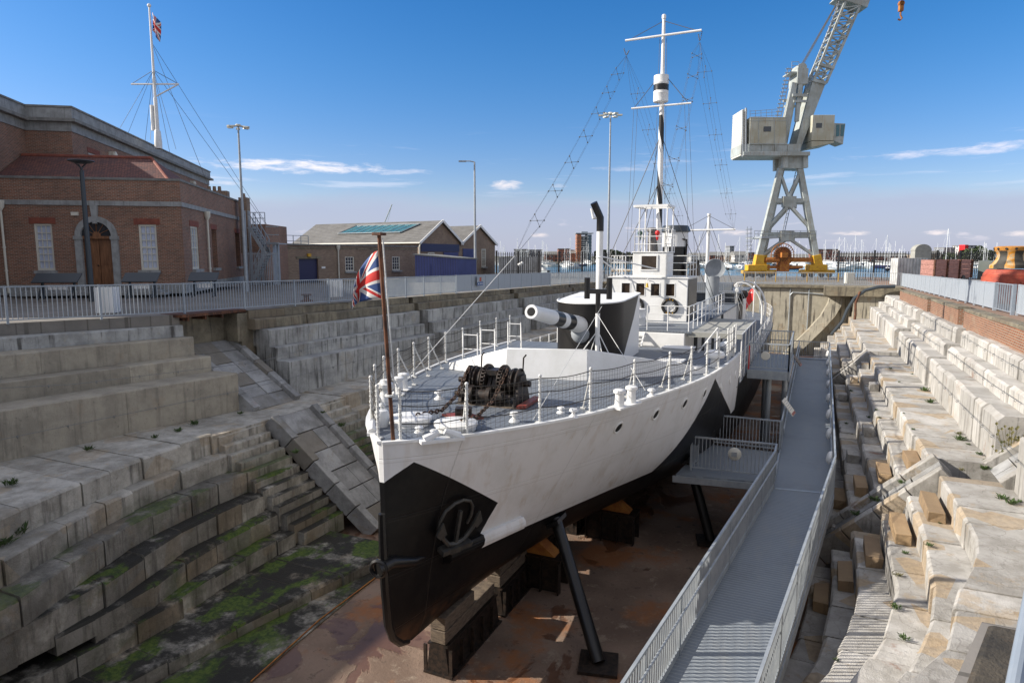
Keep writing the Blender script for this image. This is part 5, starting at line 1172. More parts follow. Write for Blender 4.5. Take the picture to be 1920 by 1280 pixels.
# ================================================================ fences
def fence(name, label, pts, h, m, step, post_step, r=.012, zf=zq, style='bar', group=None, extra=None):
    pts = [V((p[0], p[1], zf(p[1]))) for p in pts]; t = thing(name, label, 'fence', pts[0], group)
    for p, q in zip(pts, pts[1:]):
        L = (q - p).length; n = max(1, round(L / post_step)); d = (q - p).normalized()
        for k in range(n):
            a, b = p.lerp(q, k / n), p.lerp(q, (k + 1) / n); mb = MB(); top = h; bot = .1
            mb.beam(a + ZU * top, b + ZU * top, .045, .04); mb.beam(a + ZU * bot, b + ZU * bot, .04, .035)
            if style == 'spike': mb.beam(a + ZU * (top * .35), b + ZU * (top * .35), .03, .03)
            if style == 'sheet':
                mm = (a + b) / 2; mb.obox(mm + ZU * (bot + top) / 2, d * (b - a).length * .49, d.cross(ZU) * .006, ZU * (top - bot) / 2)
            cnt = max(2, int((b - a).length / step))
            for j in range(1, cnt):
                c = a.lerp(b, j / cnt); mb.beam(c + ZU * bot, c + ZU * (top + (.25 if style == 'spike' else 0)), r * 2, r * 2, d)
            part('panel', mb, MT[m] if isinstance(m, str) else m, t)
            mb = MB(); mb.beam(a - ZU * .02, a + ZU * (h + (.4 if style == 'spike' else .03)), r * 5 + .01, r * 5 + .01, d); part('post', mb, MT[m] if isinstance(m, str) else m, t)
        mb = MB(); mb.beam(q - ZU * .02, q + ZU * (h + .03), r * 5 + .01, r * 5 + .01, d); part('post', mb, MT[m] if isinstance(m, str) else m, t)
    return t
fence('fence', 'pale grey barred railing along the left quay in front of the brick house', [(-24.3, 7.0), (-22.15, 11.8), (-21.25, 14.1), (-20.55, 16.7), (-20.3, 22.0), (-20.25, 28.5)], 1.1, 'fence', .125, 2.3, .011)
def perf():
    m, t, b = base('perforated_grey_sheet', .5); x = t.xyz(t.uv()); C(b, t, (.36,.40,.44)); s = t.math('ABSOLUTE', t.math('SUBTRACT', t.math('FRACT', t.math('MULTIPLY', x[0], 1 / .11)), .5))
    C(b, t, t.mix(t.ramp(s, .2, .3), (.29,.32,.36), (.36,.40,.44))); return m
MT['perf'] = perf()
mb = MB(); c = atx(900, 527, -20.08); mb.mat = 0; mb.obox(c, V((0, .42, 0)), V((.01, 0, 0)), ZU * .3); mb.mat = 1; mb.obox(c + V((.013, 0, -.17)), V((0, .41, 0)), V((.003, 0, 0)), ZU * .12); mb.mat = 2; mb.obox(c + V((.013, .05, .12)), V((0, .13, 0)), V((.003, 0, 0)), ZU * .13)
for k in range(3): mb.mat = 3; mb.obox(c + V((.018, -.25 + .25 * k, -.17)), V((0, .05, 0)), V((.002, 0, 0)), ZU * .04)
single('banner', mb, [MT['galv'], MT['blue_tarp'], MT['capstan_red'], MT['white']], 'small blue and pink banner tied to the left railing below the single arm lamp', 'banner')
fence('fence', 'closely barred grey railing along the left quay beside the blue shed', [(-20.25, 28.6), (-20.25, 36.0)], 1.1, 'fence', .075, 1.9, .011)
fence('fence', 'sheeted grey railing along the far left quay near the black gates', [(-20.25, 36.1), (-20.2, 52)], 1.1, 'perf', 3, 1.9, .011, style='sheet')
fence('fence', 'grey barred railing at the far left end of the quay', [(-20.2, 52.1), (-20.2, 66.6)], 1.1, 'fence', .13, 2.3, .012)
fence('fence', 'grey barred railing along the top of the stained end wall below the crane', [(-20.2, 67.3), (2.4, 67.3)], 1.15, 'fence', .13, 2.6, .014)
fence('fence', 'dark grey railing on the corner block behind the hose', [(2.6, 67.3), (6.9, 67.3)], 1.15, 'galv', .14, 2.2, .014)
fence('fence', 'blue grey sheeted railing above the brick parapets on the right quay', [(6.95, 66.8), (6.95, 33.8)], 1.15, 'perf', 3, 2.0, .012, style='sheet')
fence('fence', 'short open barred gate section in the right railing before the red capstan', [(6.95, 33.7), (6.95, 30.9)], 1.15, 'fence', .35, 3, .022)
fence('fence', 'closely barred blue grey railing at the right edge of the photo', [(7.05, 30.7), (7.1, 17.0)], 1.15, 'perf', .09, 2.0, .012, style='sheet')
def pg(u, d): p = at(u, 480, d); return (p.x, p.y)
fence('security_fence', 'tall black spiked fence beside the brick workshop gable', [pg(931, 74), pg(1048, 79), pg(1215, 84)], 2.85, 'black', .27, 3.3, .03, style='spike', group='black spiked harbour fences')
fence('security_fence', 'tall black spiked fence right of the crane in front of the marina', [pg(1573, 76), pg(1640, 73), pg(1714, 72), pg(1800, 74), pg(1875, 76)], 2.95, 'black', .27, 4.2, .03, style='spike', group='black spiked harbour fences')
fence('crane_barrier', 'yellow barrier rail in front of the crane base', [pg(1398, 70), pg(1575, 70)], .95, 'yellow', .9, 3.0, .018)
# ================================================================ brick house
DA = V((-.572, .82, 0)); DB = V((.82, .572, 0))        # away along the right flank / along the front
HC0 = at(345, 480, 36); HC0.z = 0
def hp(b, a, z): p = HC0 + DB * b + DA * a; return V((p.x, p.y, z))
ZC0, ZC1, ZP = 4.62, 4.86, 5.95
HS = thing('brick_house', 'brown brick house with arched door, white sash windows and tiled roof', 'building', tuple(hp(-6, 4, 0)))
def wall_open(mb, p, d, n, L, z0, z1, holes, th=.35):
    # wall along d from p, outward normal n, rectangular openings (s0, s1, za, zb)
    xs = sorted(set([0, L] + [h[0] for h in holes] + [h[1] for h in holes])); zs = sorted(set([z0, z1] + [h[2] for h in holes] + [h[3] for h in holes]))
    for a, b in zip(xs, xs[1:]):
        for c, e in zip(zs, zs[1:]):
            if any(h[0] <= a and b <= h[1] and h[2] <= c and e <= h[3] for h in holes): continue
            q = [p + d * a, p + d * b, p + d * b, p + d * a]; q[0] = V((*q[0].xy, c)); q[1] = V((*q[1].xy, c)); q[2] = V((*q[2].xy, e)); q[3] = V((*q[3].xy, e)); mb.add(q, [(0, 1, 2, 3)])
    for s0, s1, za, zb in holes:
        A_, B_ = p + d * s0, p + d * s1; o = -n * th
        A0, A1, B0, B1 = V((*A_.xy, za)), V((*A_.xy, zb)), V((*B_.xy, za)), V((*B_.xy, zb))
        mb.add([A0, A1, A1 + o, A0 + o], [(0,1,2,3)]); mb.add([B0, B0 + o, B1 + o, B1], [(0,1,2,3)]); mb.add([A1, B1, B1 + o, A1 + o], [(0,1,2,3)]); mb.add([A0, A0 + o, B0 + o, B0], [(0,1,2,3)])
def on_front(u, v): # pixel to (s, z) on the front plane
    r = ray(u, v); nrm = DA; k = (HC0 - CAM).dot(nrm) / r.dot(nrm); p = CAM + r * k; return (p - HC0).dot(DB), p.z
def on_side(u, v):
    r = ray(u, v); k = (HC0 - CAM).dot(DB) / r.dot(DB); p = CAM + r * k; return (p - HC0).dot(DA), p.z
W1 = (on_front(63, 424), on_front(108, 508)); W2 = (on_front(259, 424), on_front(302, 508))
wz0, wz1 = 1.25, 3.66
dz_top = on_front(190, 406)[1]; ds0, ds1 = on_front(156, 480)[0], on_front(213, 480)[0]
FL = 22.0
holes = [(FL + W1[0][0], FL + W1[1][0] - .1, wz0, wz1), (FL + W2[0][0], FL + W2[1][0] - .1, wz0, wz1), (FL + ds0, FL + ds1, .35, 2.95)]
mb = MB(); wall_open(mb, hp(-FL, 0, 0), DB, -DA, FL, .0, ZP, holes)
SL_ = on_side(455, 480)[0]
s_w = [(on_side(360, 480)[0], on_side(374, 480)[0], 1.25, 3.66), (on_side(399, 480)[0], on_side(408, 480)[0], 1.25, 3.66), (on_side(443, 480)[0], on_side(451, 480)[0], 1.25, 3.66)]
wall_open(mb, hp(0, 0, 0), DA, DB, SL_, 0, ZP, s_w); q = hp(0, SL_, 0)
wall_open(mb, q, -DB, DA, FL, 0, ZP, []); mb.quad(hp(-FL, 0, ZP - .3), hp(0, 0, ZP - .3), hp(0, SL_, ZP - .3), hp(-FL, SL_, ZP - .3)); part('wall', mb, MT['brick'], HS)
def band(t, z0, z1, off, m, name, b0=-FL, a1=None):
    mb = MB(); a1 = a1 or SL_; o = off
    mb.prism([hp(b0, -o, z0), hp(o, -o, z0), hp(o, .02, z0), hp(b0, .02, z0)], (0, 0, z1 - z0)); mb.prism([hp(-.02, .022, z0), hp(o, .022, z0), hp(o, a1, z0), hp(-.02, a1, z0)], (0, 0, z1 - z0)); return part(name, mb, MT[m], t)
band(HS, ZC0, ZC1, .07, 'stone_trim', 'stone_band'); band(HS, ZP, ZP + .12, .06, 'lead', 'parapet_coping'); band(HS, 0, .5, .06, 'stone_trim', 'plinth')
def sash(t, p, d, n, w, z0, z1, m='pane_white', cols=3, rows=6):
    p = p - n * .1; c = p + d * (w / 2); fr = MB()
    fr.obox(V((*(p + d * .05).xy, (z0+z1)/2)), d * .05, n * .05, ZU * (z1-z0)/2); fr.obox(V((*(p + d * (w - .05)).xy, (z0+z1)/2)), d * .05, n * .05, ZU * (z1-z0)/2)
    fr.obox(V((*c.xy, z0 + .06)), d * (w/2 - .1), n * .05, ZU * .06); fr.obox(V((*c.xy, z1 - .05)), d * (w/2 - .1), n * .05, ZU * .05); fr.obox(V((*c.xy, (z0+z1)/2)), d * (w/2 - .1), n * .04, ZU * .035)
    for k in range(1, cols): q = p + d * (.1 + (w - .2) * k / cols); fr.obox(V((*q.xy, (z0+z1)/2)), d * .02, n * .03, ZU * ((z1-z0)/2 - .1))
    for k in range(1, rows): fr.obox(V((*c.xy, lerp(z0 + .12, z1 - .1, k / rows))), d * (w/2 - .1), n * .025, ZU * .02)
    f = part('window', fr, MT['cream'], t)
    pn = MB(); pn.obox(V((*(c - n * .05).xy, (z0+z1)/2)), d * (w/2 - .06), n * .005, ZU * ((z1-z0)/2 - .04)); part('pane', pn, MT[m], f)
    sl = MB(); cc = p + d * (w/2) + n * .16; sl.obox(V((*cc.xy, z0 - .08)), d * (w/2 + .1), n * .14, ZU * .08); part('sill', sl, MT['stone_trim'], f)
    return f
for i, h in enumerate(holes[:2]):
    sash(HS, hp(h[0] - FL, 0, 0), DB, -DA, h[1] - h[0], wz0, wz1)
    mb = MB(); mb.obox(hp((h[0] + h[1]) / 2 - FL, -.012, wz1 + .16), DB * ((h[1]-h[0])/2 + .2), DA * .012, ZU * .155); part('brick_lintel', mb, MT['brick_red'], HS)
for k, h in enumerate(s_w):
    if k == 0: sash(HS, hp(0, h[0], 0), DA, DB, h[1] - h[0], wz0, wz1)
    else:
        mb = MB(); mb.quad(hp(-.3, h[0], wz0), hp(-.3, h[1], wz0), hp(-.3, h[1], wz1), hp(-.3, h[0], wz1)); part('blind_window', mb, MT['brick'], HS)
        mb = MB(); mb.obox(hp(.08, (h[0]+h[1])/2, wz0 - .08), DA * ((h[1]-h[0])/2 + .1), DB * .1, ZU * .08); part('sill', mb, MT['stone_trim'], HS)
    mb = MB(); mb.obox(hp(.012, (h[0] + h[1]) / 2, wz1 + .16), DA * ((h[1]-h[0])/2 + .15), DB * .012, ZU * .155); part('brick_lintel', mb, MT['brick_red'], HS)
# arched stone doorway with fanlight
dc = (ds0 + ds1) / 2; hw = (ds1 - ds0) / 2; zsp = 2.95
mb = MB()
for s in (-1, 1): mb.obox(hp(dc + s * (hw + .14), -.06, 1.65), DB * .16, DA * .1, ZU * 1.3); mb.obox(hp(dc + s * (hw + .14), -.075, zsp), DB * .2, DA * .12, ZU * .09)
N = 16
for k in range(N):
    a0, a1 = math.pi * k / N, math.pi * (k + 1) / N; r0, r1 = hw, hw + .28
    mb.prism([hp(dc + r * math.cos(a), -.15, zsp + .09 + r * math.sin(a)) for r, a in ((r0, a0), (r1, a0), (r1, a1), (r0, a1))], DA * .2)
mb.prism([hp(dc - .1, -.18, zsp + hw), hp(dc + .1, -.18, zsp + hw), hp(dc + .17, -.18, ZC0 - .01), hp(dc - .17, -.18, ZC0 - .01)], DA * .17)
part('door_surround', mb, MT['stone_trim'], HS)
mb = MB(); pts = [hp(dc + hw * math.cos(math.pi * k / N), -.004, zsp + .09 + hw * math.sin(math.pi * k / N)) for k in range(N + 1)]; mb.add(pts, [tuple(range(len(pts)))]); FN2 = part('fanlight', mb, MT['glass'], HS)
mb = MB()
for k in range(1, 6): a_ = math.pi * k / 6; mb.beam(hp(dc + .18 * math.cos(a_), -.02, zsp + .12 + .18 * math.sin(a_)), hp(dc + hw * math.cos(a_), -.02, zsp + .09 + hw * math.sin(a_)), .03, .03)
mb.obox(hp(dc, -.03, zsp + .02), DB * hw, DA * .03, ZU * .07); mb.lathe([(.2, 0), (.2, .02)], hp(dc, -.02, zsp + .12), -DA, 16); part('fanlight_bars', mb, MT['wood_door'], FN2)
mb = MB()
for s in (-1, 1):
    c = dc + s * hw / 2; mb.obox(hp(c, .2, 1.65), DB * (hw / 2 - .01), DA * .03, ZU * 1.3)
    for zc, hz in ((.95, .42), (2.1, .55)): mb.obox(hp(c, .165, zc), DB * (hw / 2 - .12), DA * .012, ZU * hz)
D_ = part('door', mb, MT['wood_door'], HS, bevel=.01); mb = MB(); mb.ball(hp(dc - .1, .13, 1.5), .045, 8); part('handle', mb, MT['iron'], D_)
for k in range(3): mb = MB(); mb.box(0,0,0,0,0,0) if False else mb.obox(hp(dc, -.35 - .35 * (2 - k), .06 + .115 * k), DB * (3.6 - .35 * k), DA * (.5 + .0), ZU * .055); part('front_step', mb, MT['stone_trim'], HS)
def downpipe(t, base_, top_z, m='cream'):
    mb = MB(); mb.tube(base_, V((*base_.xy, top_z)), .06, n=10)
    for z in (1.2, 2.4): mb.tube(V((*base_.xy, z)), V((*base_.xy, z + .1)), .08, n=10)
    mb.lathe([(.07, 0), (.18, .2), (.2, .5), (.17, .52)], V((*base_.xy, top_z)), ZU, 8); part('downpipe', mb, MT[m], t, smooth=40)
downpipe(HS, hp(on_front(12, 480)[0], -.14, .1), 4.3); s1 = on_side(388, 480)[0]; downpipe(HS, hp(.14, s1, .1), 4.15)
mb = MB(); q = on_front(141, 401); mb.obox(hp(q[0], -.05, q[1]), DB * .17, DA * .05, ZU * .09); part('alarm_box', mb, MT['cream'], HS)
# hipped tile roof behind the parapet
mb = MB(); rb0, rb1 = -14.5, -1.15; mb_ = mb
e0, e1, e2, e3 = hp(-9.3, .9, 6.0), hp(-.75, .9, 6.0), hp(-.75, 7.1, 6.0), hp(-9.3, 7.1, 6.0); r0, r1 = hp(-9.3, 4.0, 7.62), hp(-2.55, 4.0, 7.62)
mb.quad(e0, e1, r1, r0); mb.add([e1, e2, r1], [(0, 1, 2)]); mb.quad(e2, e3, r0, r1); RF = part('roof', mb, MT['tiles'], HS)
mb = MB(); mb.tube(r0, r1, .12, n=8); mb.tube(r1, e1, .09, n=8); part('ridge_tiles', mb, MT['brick_red'], RF, smooth=1)
mb = MB(); c = hp(-1.5, SL_ - .8, ZP); mb.obox(c + ZU * .35, DB * .9, DA * .4, ZU * .4)
for k in range(3): mb.lathe([(.13, 0), (.11, .35)], c + DB * (-.4 + .35 * k) + ZU * .74, ZU, 10)
part('chimney', mb, MT['brick_mid'], HS)
# tall block behind
TB0 = -7.0
def on_tall(u, v, b=TB0):
    o = HC0 + DB * b; r = ray(u, v); k = (o - CAM).dot(DB) / r.dot(DB); p = CAM + r * k; return (p - HC0).dot(DA), p.z
aA, zA = on_tall(130, 205); aB, zB = on_tall(390, 322); zT = (zA + zB) / 2
TL = thing('brick_block', 'tall brown brick block with stone parapet rising behind the brick house', 'building', tuple(hp(-8, aA + 5, 0)))
mb = MB(); wb0 = -30
wpx = on_tall(165, 290), on_tall(186, 290)
zw = on_tall(170, 287)[1]; ho = [(on_tall(166, 290)[0] - aA, on_tall(185, 290)[0] - aA, zw - 1.9, zw), (on_tall(337, 345)[0] - aA, on_tall(347, 345)[0] - aA, zw - 1.9, zw)]
wall_open(mb, hp(TB0, aA, 0), DA, DB, aB - aA, 0, zT - 1.25, ho)
step_b = (on_front(45, 205)[0]); bb = -9.4
wall_open(mb, hp(bb, aA, 0), DB, -DA, TB0 - bb, 0, zT - 1.25, [])
wall_open(mb, hp(bb, aA - 15, 0), DA, DB, 15, 0, zT - 1.25, []); wall_open(mb, hp(wb0, aA - 15, 0), DB, -DA, bb - wb0, 0, zT - 1.25, []); wall_open(mb, hp(TB0, aB, 0), -DB, DA, 26, 0, zT - 1.25, [])
part('wall', mb, MT['brick'], TL)
def lband(z0, z1, o, m, name):
    mb = MB(); P_ = [hp(wb0, aA - 15 - o, z0), hp(bb + o, aA - 15 - o, z0), hp(bb + o, aA - o, z0), hp(TB0 + o, aA - o, z0), hp(TB0 + o, aB + o, z0), hp(TB0 - 25, aB + o, z0), hp(TB0 - 25, aA + 4, z0), hp(wb0, aA + 4, z0)]
    mb.prism(P_, (0, 0, z1 - z0)); part(name, mb, MT[m], TL)
lband(zT - 1.3, zT - .8, .06, 'stone_trim', 'frieze'); lband(zT - .8, zT - .62, .40, 'lead', 'cornice'); lband(zT - .62, zT, .16, 'stone_trim', 'parapet'); lband(zT, zT + .1, .22, 'lead', 'parapet_coping')
for h in ho:
    sash(TL, hp(TB0, aA + h[0], 0), DA, DB, h[1] - h[0], zw - 1.9, zw, 'glass', 2, 4); mb = MB(); mb.obox(hp(TB0 + .012, aA + (h[0]+h[1])/2, zw + .15), DA * ((h[1]-h[0])/2 + .15), DB * .012, ZU * .14); part('brick_lintel', mb, MT['brick_red'], TL)
for u, v in ((205, 288), (357, 342)):
    a_, z_ = on_tall(u, v); mb = MB(); mb.obox(hp(TB0 + .2, a_, z_), DA * .12, DB * .2, ZU * .12); mb.ball(hp(TB0 + .3, a_, z_ - .1), .2, 8); part('flood_lamp', mb, MT['cream'], TL, smooth=1)
# flagpole on the tall block
FPb = at(297, 272, 50); FPz = at(289, 14, 50).z; fb = V((FPb.x, FPb.y, zT - .6))
FG = thing('flagpole', 'white ship style flagpole with crossed yard standing on the brick block roof', 'flagpole', tuple(fb))
zl0 = at(297, 200, 50).z; zl1 = at(292, 130, 50).z
mb = MB(); mb.tube(fb, V((fb.x, fb.y, zl0 + .6)), .16, .13, 14); mb.lathe([(.26, 0), (.27, .4), (.22, 1.2), (.18, 1.3)], fb, ZU, 14); mb.tube(V((fb.x, fb.y, zl0 - .2)), V((fb.x, fb.y, FPz)), .11, .06, 12); mb.tube(V((fb.x - .28, fb.y - .1, at(291, 245, 50).z)), V((fb.x - .28, fb.y - .1, zl0 + .1)), .14, n=12); mb.ball((fb.x, fb.y, FPz + .12), .14, 8)
part('pole', mb, MT['white'], FG, smooth=1)
yz_ = at(291, 158, 50).z; ya, yb_ = at(246, 158, 50), at(335, 157, 50); ya.z = yb_.z = yz_
mb = MB(); mb.tube(ya, yb_, .06, n=8); mb.tube(yb_, V((fb.x, fb.y, at(297, 182, 50).z)), .05, n=6); part('yard', mb, MT['white'], FG, smooth=1)
mb = MB(); tp = V((fb.x, fb.y, at(291, 132, 50).z)); hi = V((fb.x, fb.y, at(291, 80, 50).z))
for e in (ya, yb_): mb.tube(tp, e, .02, n=4)
for u, v, d in ((225, 240, 50), (240, 250, 47), (272, 265, 55), (282, 262, 46), (318, 285, 55), (330, 280, 48), (375, 310, 58), (395, 360, 62)): e = at(u, v, d); mb.tube(tp if v < 300 else hi, e, .014, n=4)
mb.tube(hi, at(525, 460, 60), .018, n=4); mb.tube(tp, at(520, 450, 60), .018, n=4); part('stays', mb, MT['wire'], FG)
ft = V((fb.x, fb.y, at(290, 25, 50).z)); fw = RT
flag('flag', 'small red white and blue flag hanging limp from the rooftop flagpole', lambda a, b: tuple(ft + fw * (.62 * a + .12) + V((0, 0, (b - 1) * 1.3 - .75 * a ** 1.1 + .1)) + FH * (.16 * math.sin(7 * a + 2 * b)) + fw * (-.18 * a * (1 - b))), MT['flag'], None, 12, 8)
mb = MB(); mb.box(-34, -29, -9, 7.5, 0, 4.75); mb.box(-34.1, -28.9, -9.1, 7.6, 4.75, 4.95); single('shade_block', mb, MT['brick'], 'unseen brick block added beyond the left edge to shade the ledge', 'building')  # unseen block, added only to keep the sun off the left ledge
# external steel stair
ES = thing('steel_stair', 'grey galvanised outdoor stair with landing at the end of the brick house', 'stairs', (at(500, 480, 47).x, at(500, 480, 47).y, 0))
def ap(u, v, d): return at(u, v, d)
mb = MB()
for u, d in ((462, 45), (470, 47), (492, 47), (521, 47)): p = ap(u, 480, d); mb.beam(V((p.x, p.y, 0)), V((p.x, p.y, ap(u, 455 if u > 480 else 395, d).z)), .12, .12, RT)
part('posts', mb, MT['galv'], ES)
for (u0, v0, u1, v1, d) in ((466, 425, 497, 475, 46), (497, 475, 474, 528, 45.5)):
    mb = MB(); a, b = ap(u0, v0, d), ap(u1, v1, d)
    for o in (0, .9):
        mb.beam(a + FH * o, b + FH * o, .06, .22)
        mb.beam(a + FH * o + ZU * 1.0, b + FH * o + ZU * 1.0, .05, .05); mb.beam(a + FH * o + ZU * .5, b + FH * o + ZU * .5, .03, .03)
        for k in range(5): q = a.lerp(b, k / 4) + FH * o; mb.beam(q, q + ZU * 1.0, .04, .04, RT)
    for k in range(10): q = a.lerp(b, (k + .5) / 10); mb.obox(q + FH * .45, RT * .14, FH * .44, ZU * .015)
    part('flight', mb, MT['galv'], ES)
mb = MB(); a = ap(500, 460, 46); b = ap(523, 460, 46)
for z in (0, .5, 1.0): mb.beam(V((*a.xy, 2.9 + z * 1.1)), V((*b.xy, 2.9 + z * 1.1)), .06, .06)
mb.obox((a + b) / 2 + FH * .8 + ZU * (2.85 - (a.z + b.z) / 2), RT * ((b - a).length / 2), FH * .8, ZU * .04)
part('upper_landing', mb, MT['galv'], ES); mb = MB()
for k in range(18): q = ap(463 + k * 3.4, 480, 44.5); mb.beam(V((*q.xy, .05)), V((*q.xy, 2.25)), .035, .035, RT)
for z in (.3, 2.15): mb.beam(V((*ap(462, 480, 44.5).xy, z)), V((*ap(522, 480, 44.5).xy, z)), .05, .05)
part('cage_gate', mb, MT['galv'], ES)
mb = MB(); a = ap(512, 480, 46.5); b = ap(524, 480, 49); mb.prism([V((*a.xy, 0)), V((*b.xy, 0)), V((*b.xy, 2.9)), V((*a.xy, 2.9))], FH * .06); part('side_panel', mb, MT['perf'], ES)
mb = MB(); c = ap(463, 480, 49); mb.obox(V((*c.xy, 4.2)), RT * .3, FH * .3, ZU * 2.0); mb.lathe([(.1, 0), (.09, .3)], V((*c.xy, 6.2)), ZU, 8); single('brick_chimney', mb, MT['brick_mid'], 'narrow brick chimney standing behind the outdoor steel stair', 'chimney')
mb = MB(); a, b = ap(455, 480, 53), ap(500, 480, 53); mb.prism([V((*a.xy, 0)), V((*b.xy, 0)), V((*b.xy, 4.5)), V((*a.xy, 4.5))], FH * 5); BH = single('brick_annexe', mb, MT['brick'], 'low red brick annexe with roof railing behind the steel stair', 'building')
mb = MB(); za = 4.5
for z in (.45, .9): mb.beam(V((*a.xy, za + z)), V((*b.xy, za + z)), .05, .05)
for k in range(6): q = a.lerp(b, k / 5); mb.beam(V((*q.xy, za)), V((*q.xy, za + .9)), .05, .05, RT)
part('roof_railing', mb, MT['galv'], BH)
# ================================================================ flat brick store and gabled workshop
mbp = lambda u, d, z: V((*at(u, 480, d).xy, z))
FS = thing('brick_store', 'low flat roofed tan brick store with a navy double door', 'building', tuple(mbp(640, 64, -.2)))
f0, f1 = mbp(525, 58, 0), mbp(783, 71, 0); d_ = (f1 - f0); Ls = d_.length; d_.normalize(); n_ = V((d_.y, -d_.x, 0)); zt_ = 2.95
def fs_on(u): # distance along the store front
    r = ray(u, 480); k = (f0 - CAM).dot(n_) / r.dot(n_); return ((CAM + r * k) - f0).dot(d_)
hs = [(fs_on(560), fs_on(596), -.3, 1.75)] + [(fs_on(u), fs_on(u + w), .55, 1.95) for u, w in ((647, 17), (694, 17), (735, 15))]
mb = MB(); wall_open(mb, f0, d_, n_, Ls, -.3, zt_, hs); wall_open(mb, f1, -n_, d_, 9, -.3, zt_, []); wall_open(mb, f0 - n_ * 9, n_, -d_, 9, -.3, zt_, []); mb.quad(*[V((*p.xy, zt_)) for p in (f0, f1, f1 - n_ * 9, f0 - n_ * 9)]); part('wall', mb, MT['brick_mid'], FS)
mb = MB(); mb.prism([V((*p.xy, zt_)) for p in (f0 + n_ * .15 - d_ * .1, f1 + n_ * .15, f1 - n_ * .4, f0 - n_ * .4 - d_ * .1)], (0, 0, .14)); part('parapet_coping', mb, MT['lead'], FS)
mb = MB(); mb.prism([V((*p.xy, zt_ - .3)) for p in (f0 + n_ * .05, f1 + n_ * .05, f1, f0)], (0, 0, .12)); mb.prism([V((*p.xy, 1.77)) for p in (f0 + d_ * (hs[0][0] - .3) + n_ * .04, f0 + d_ * (hs[0][1] + .3) + n_ * .04, f0 + d_ * (hs[0][1] + .3), f0 + d_ * (hs[0][0] - .3))], (0, 0, .2)); part('stone_band', mb, MT['cream'] if False else MT['coping'], FS)
a, b = hs[0][0], hs[0][1]; mb = MB(); mb.prism([V((*(f0 + d_ * a - n_ * .2).xy, -.3)), V((*(f0 + d_ * b - n_ * .2).xy, -.3)), V((*(f0 + d_ * b - n_ * .2).xy, 1.75)), V((*(f0 + d_ * a - n_ * .2).xy, 1.75))], -n_ * .06); part('door', mb, MT['navy'], FS)
mb = MB(); c = f0 + d_ * (a + b) / 2 + n_ * .12; mb.obox(V((*c.xy, 2.08)), d_ * .16, n_ * .1, ZU * .14); part('bulkhead_lamp', mb, MT['yellow'], FS)
mb = MB(); c = f0 + d_ * (b + .55) + n_ * .02; mb.obox(V((*c.xy, .95)), d_ * .2, n_ * .02, ZU * .09); part('door_plate', mb, MT['white'], FS)
for a, b, z0, z1 in hs[1:]: sash(FS, f0 + d_ * a, d_, n_, b - a, z0, z1, 'glass', 3, 4)
c = f0 + d_ * fs_on(633) + n_ * .12; downpipe(FS, V((*c.xy, -.2)), 2.5)
mb = MB(); c0 = f0 + d_ * 1.6 - n_ * 1.5; c1 = f0 + d_ * 4.0 - n_ * 1.5
for z in (.4, .9):
    mb.tube(V((*c0.xy, zt_ + z)), V((*c1.xy, zt_ + z)), .03, n=6)
for k in range(4): q = c0.lerp(c1, k / 3); mb.tube(V((*q.xy, zt_)), V((*q.xy, zt_ + .9)), .035, n=6)
part('roof_railing', mb, MT['galv'], FS)
WS = thing('workshop', 'long brick workshop with two gables and grey corrugated roofs', 'building', tuple(mbp(840, 85, -.4)))
g0, g1 = mbp(787, 75, 0), mbp(928, 89.5, 0); gd = (g1 - g0); Lg2 = gd.length; gd.normalize(); gn = V((gd.y, -gd.x, 0)); ze = 3.55; half = Lg2 / 2; LR = 20
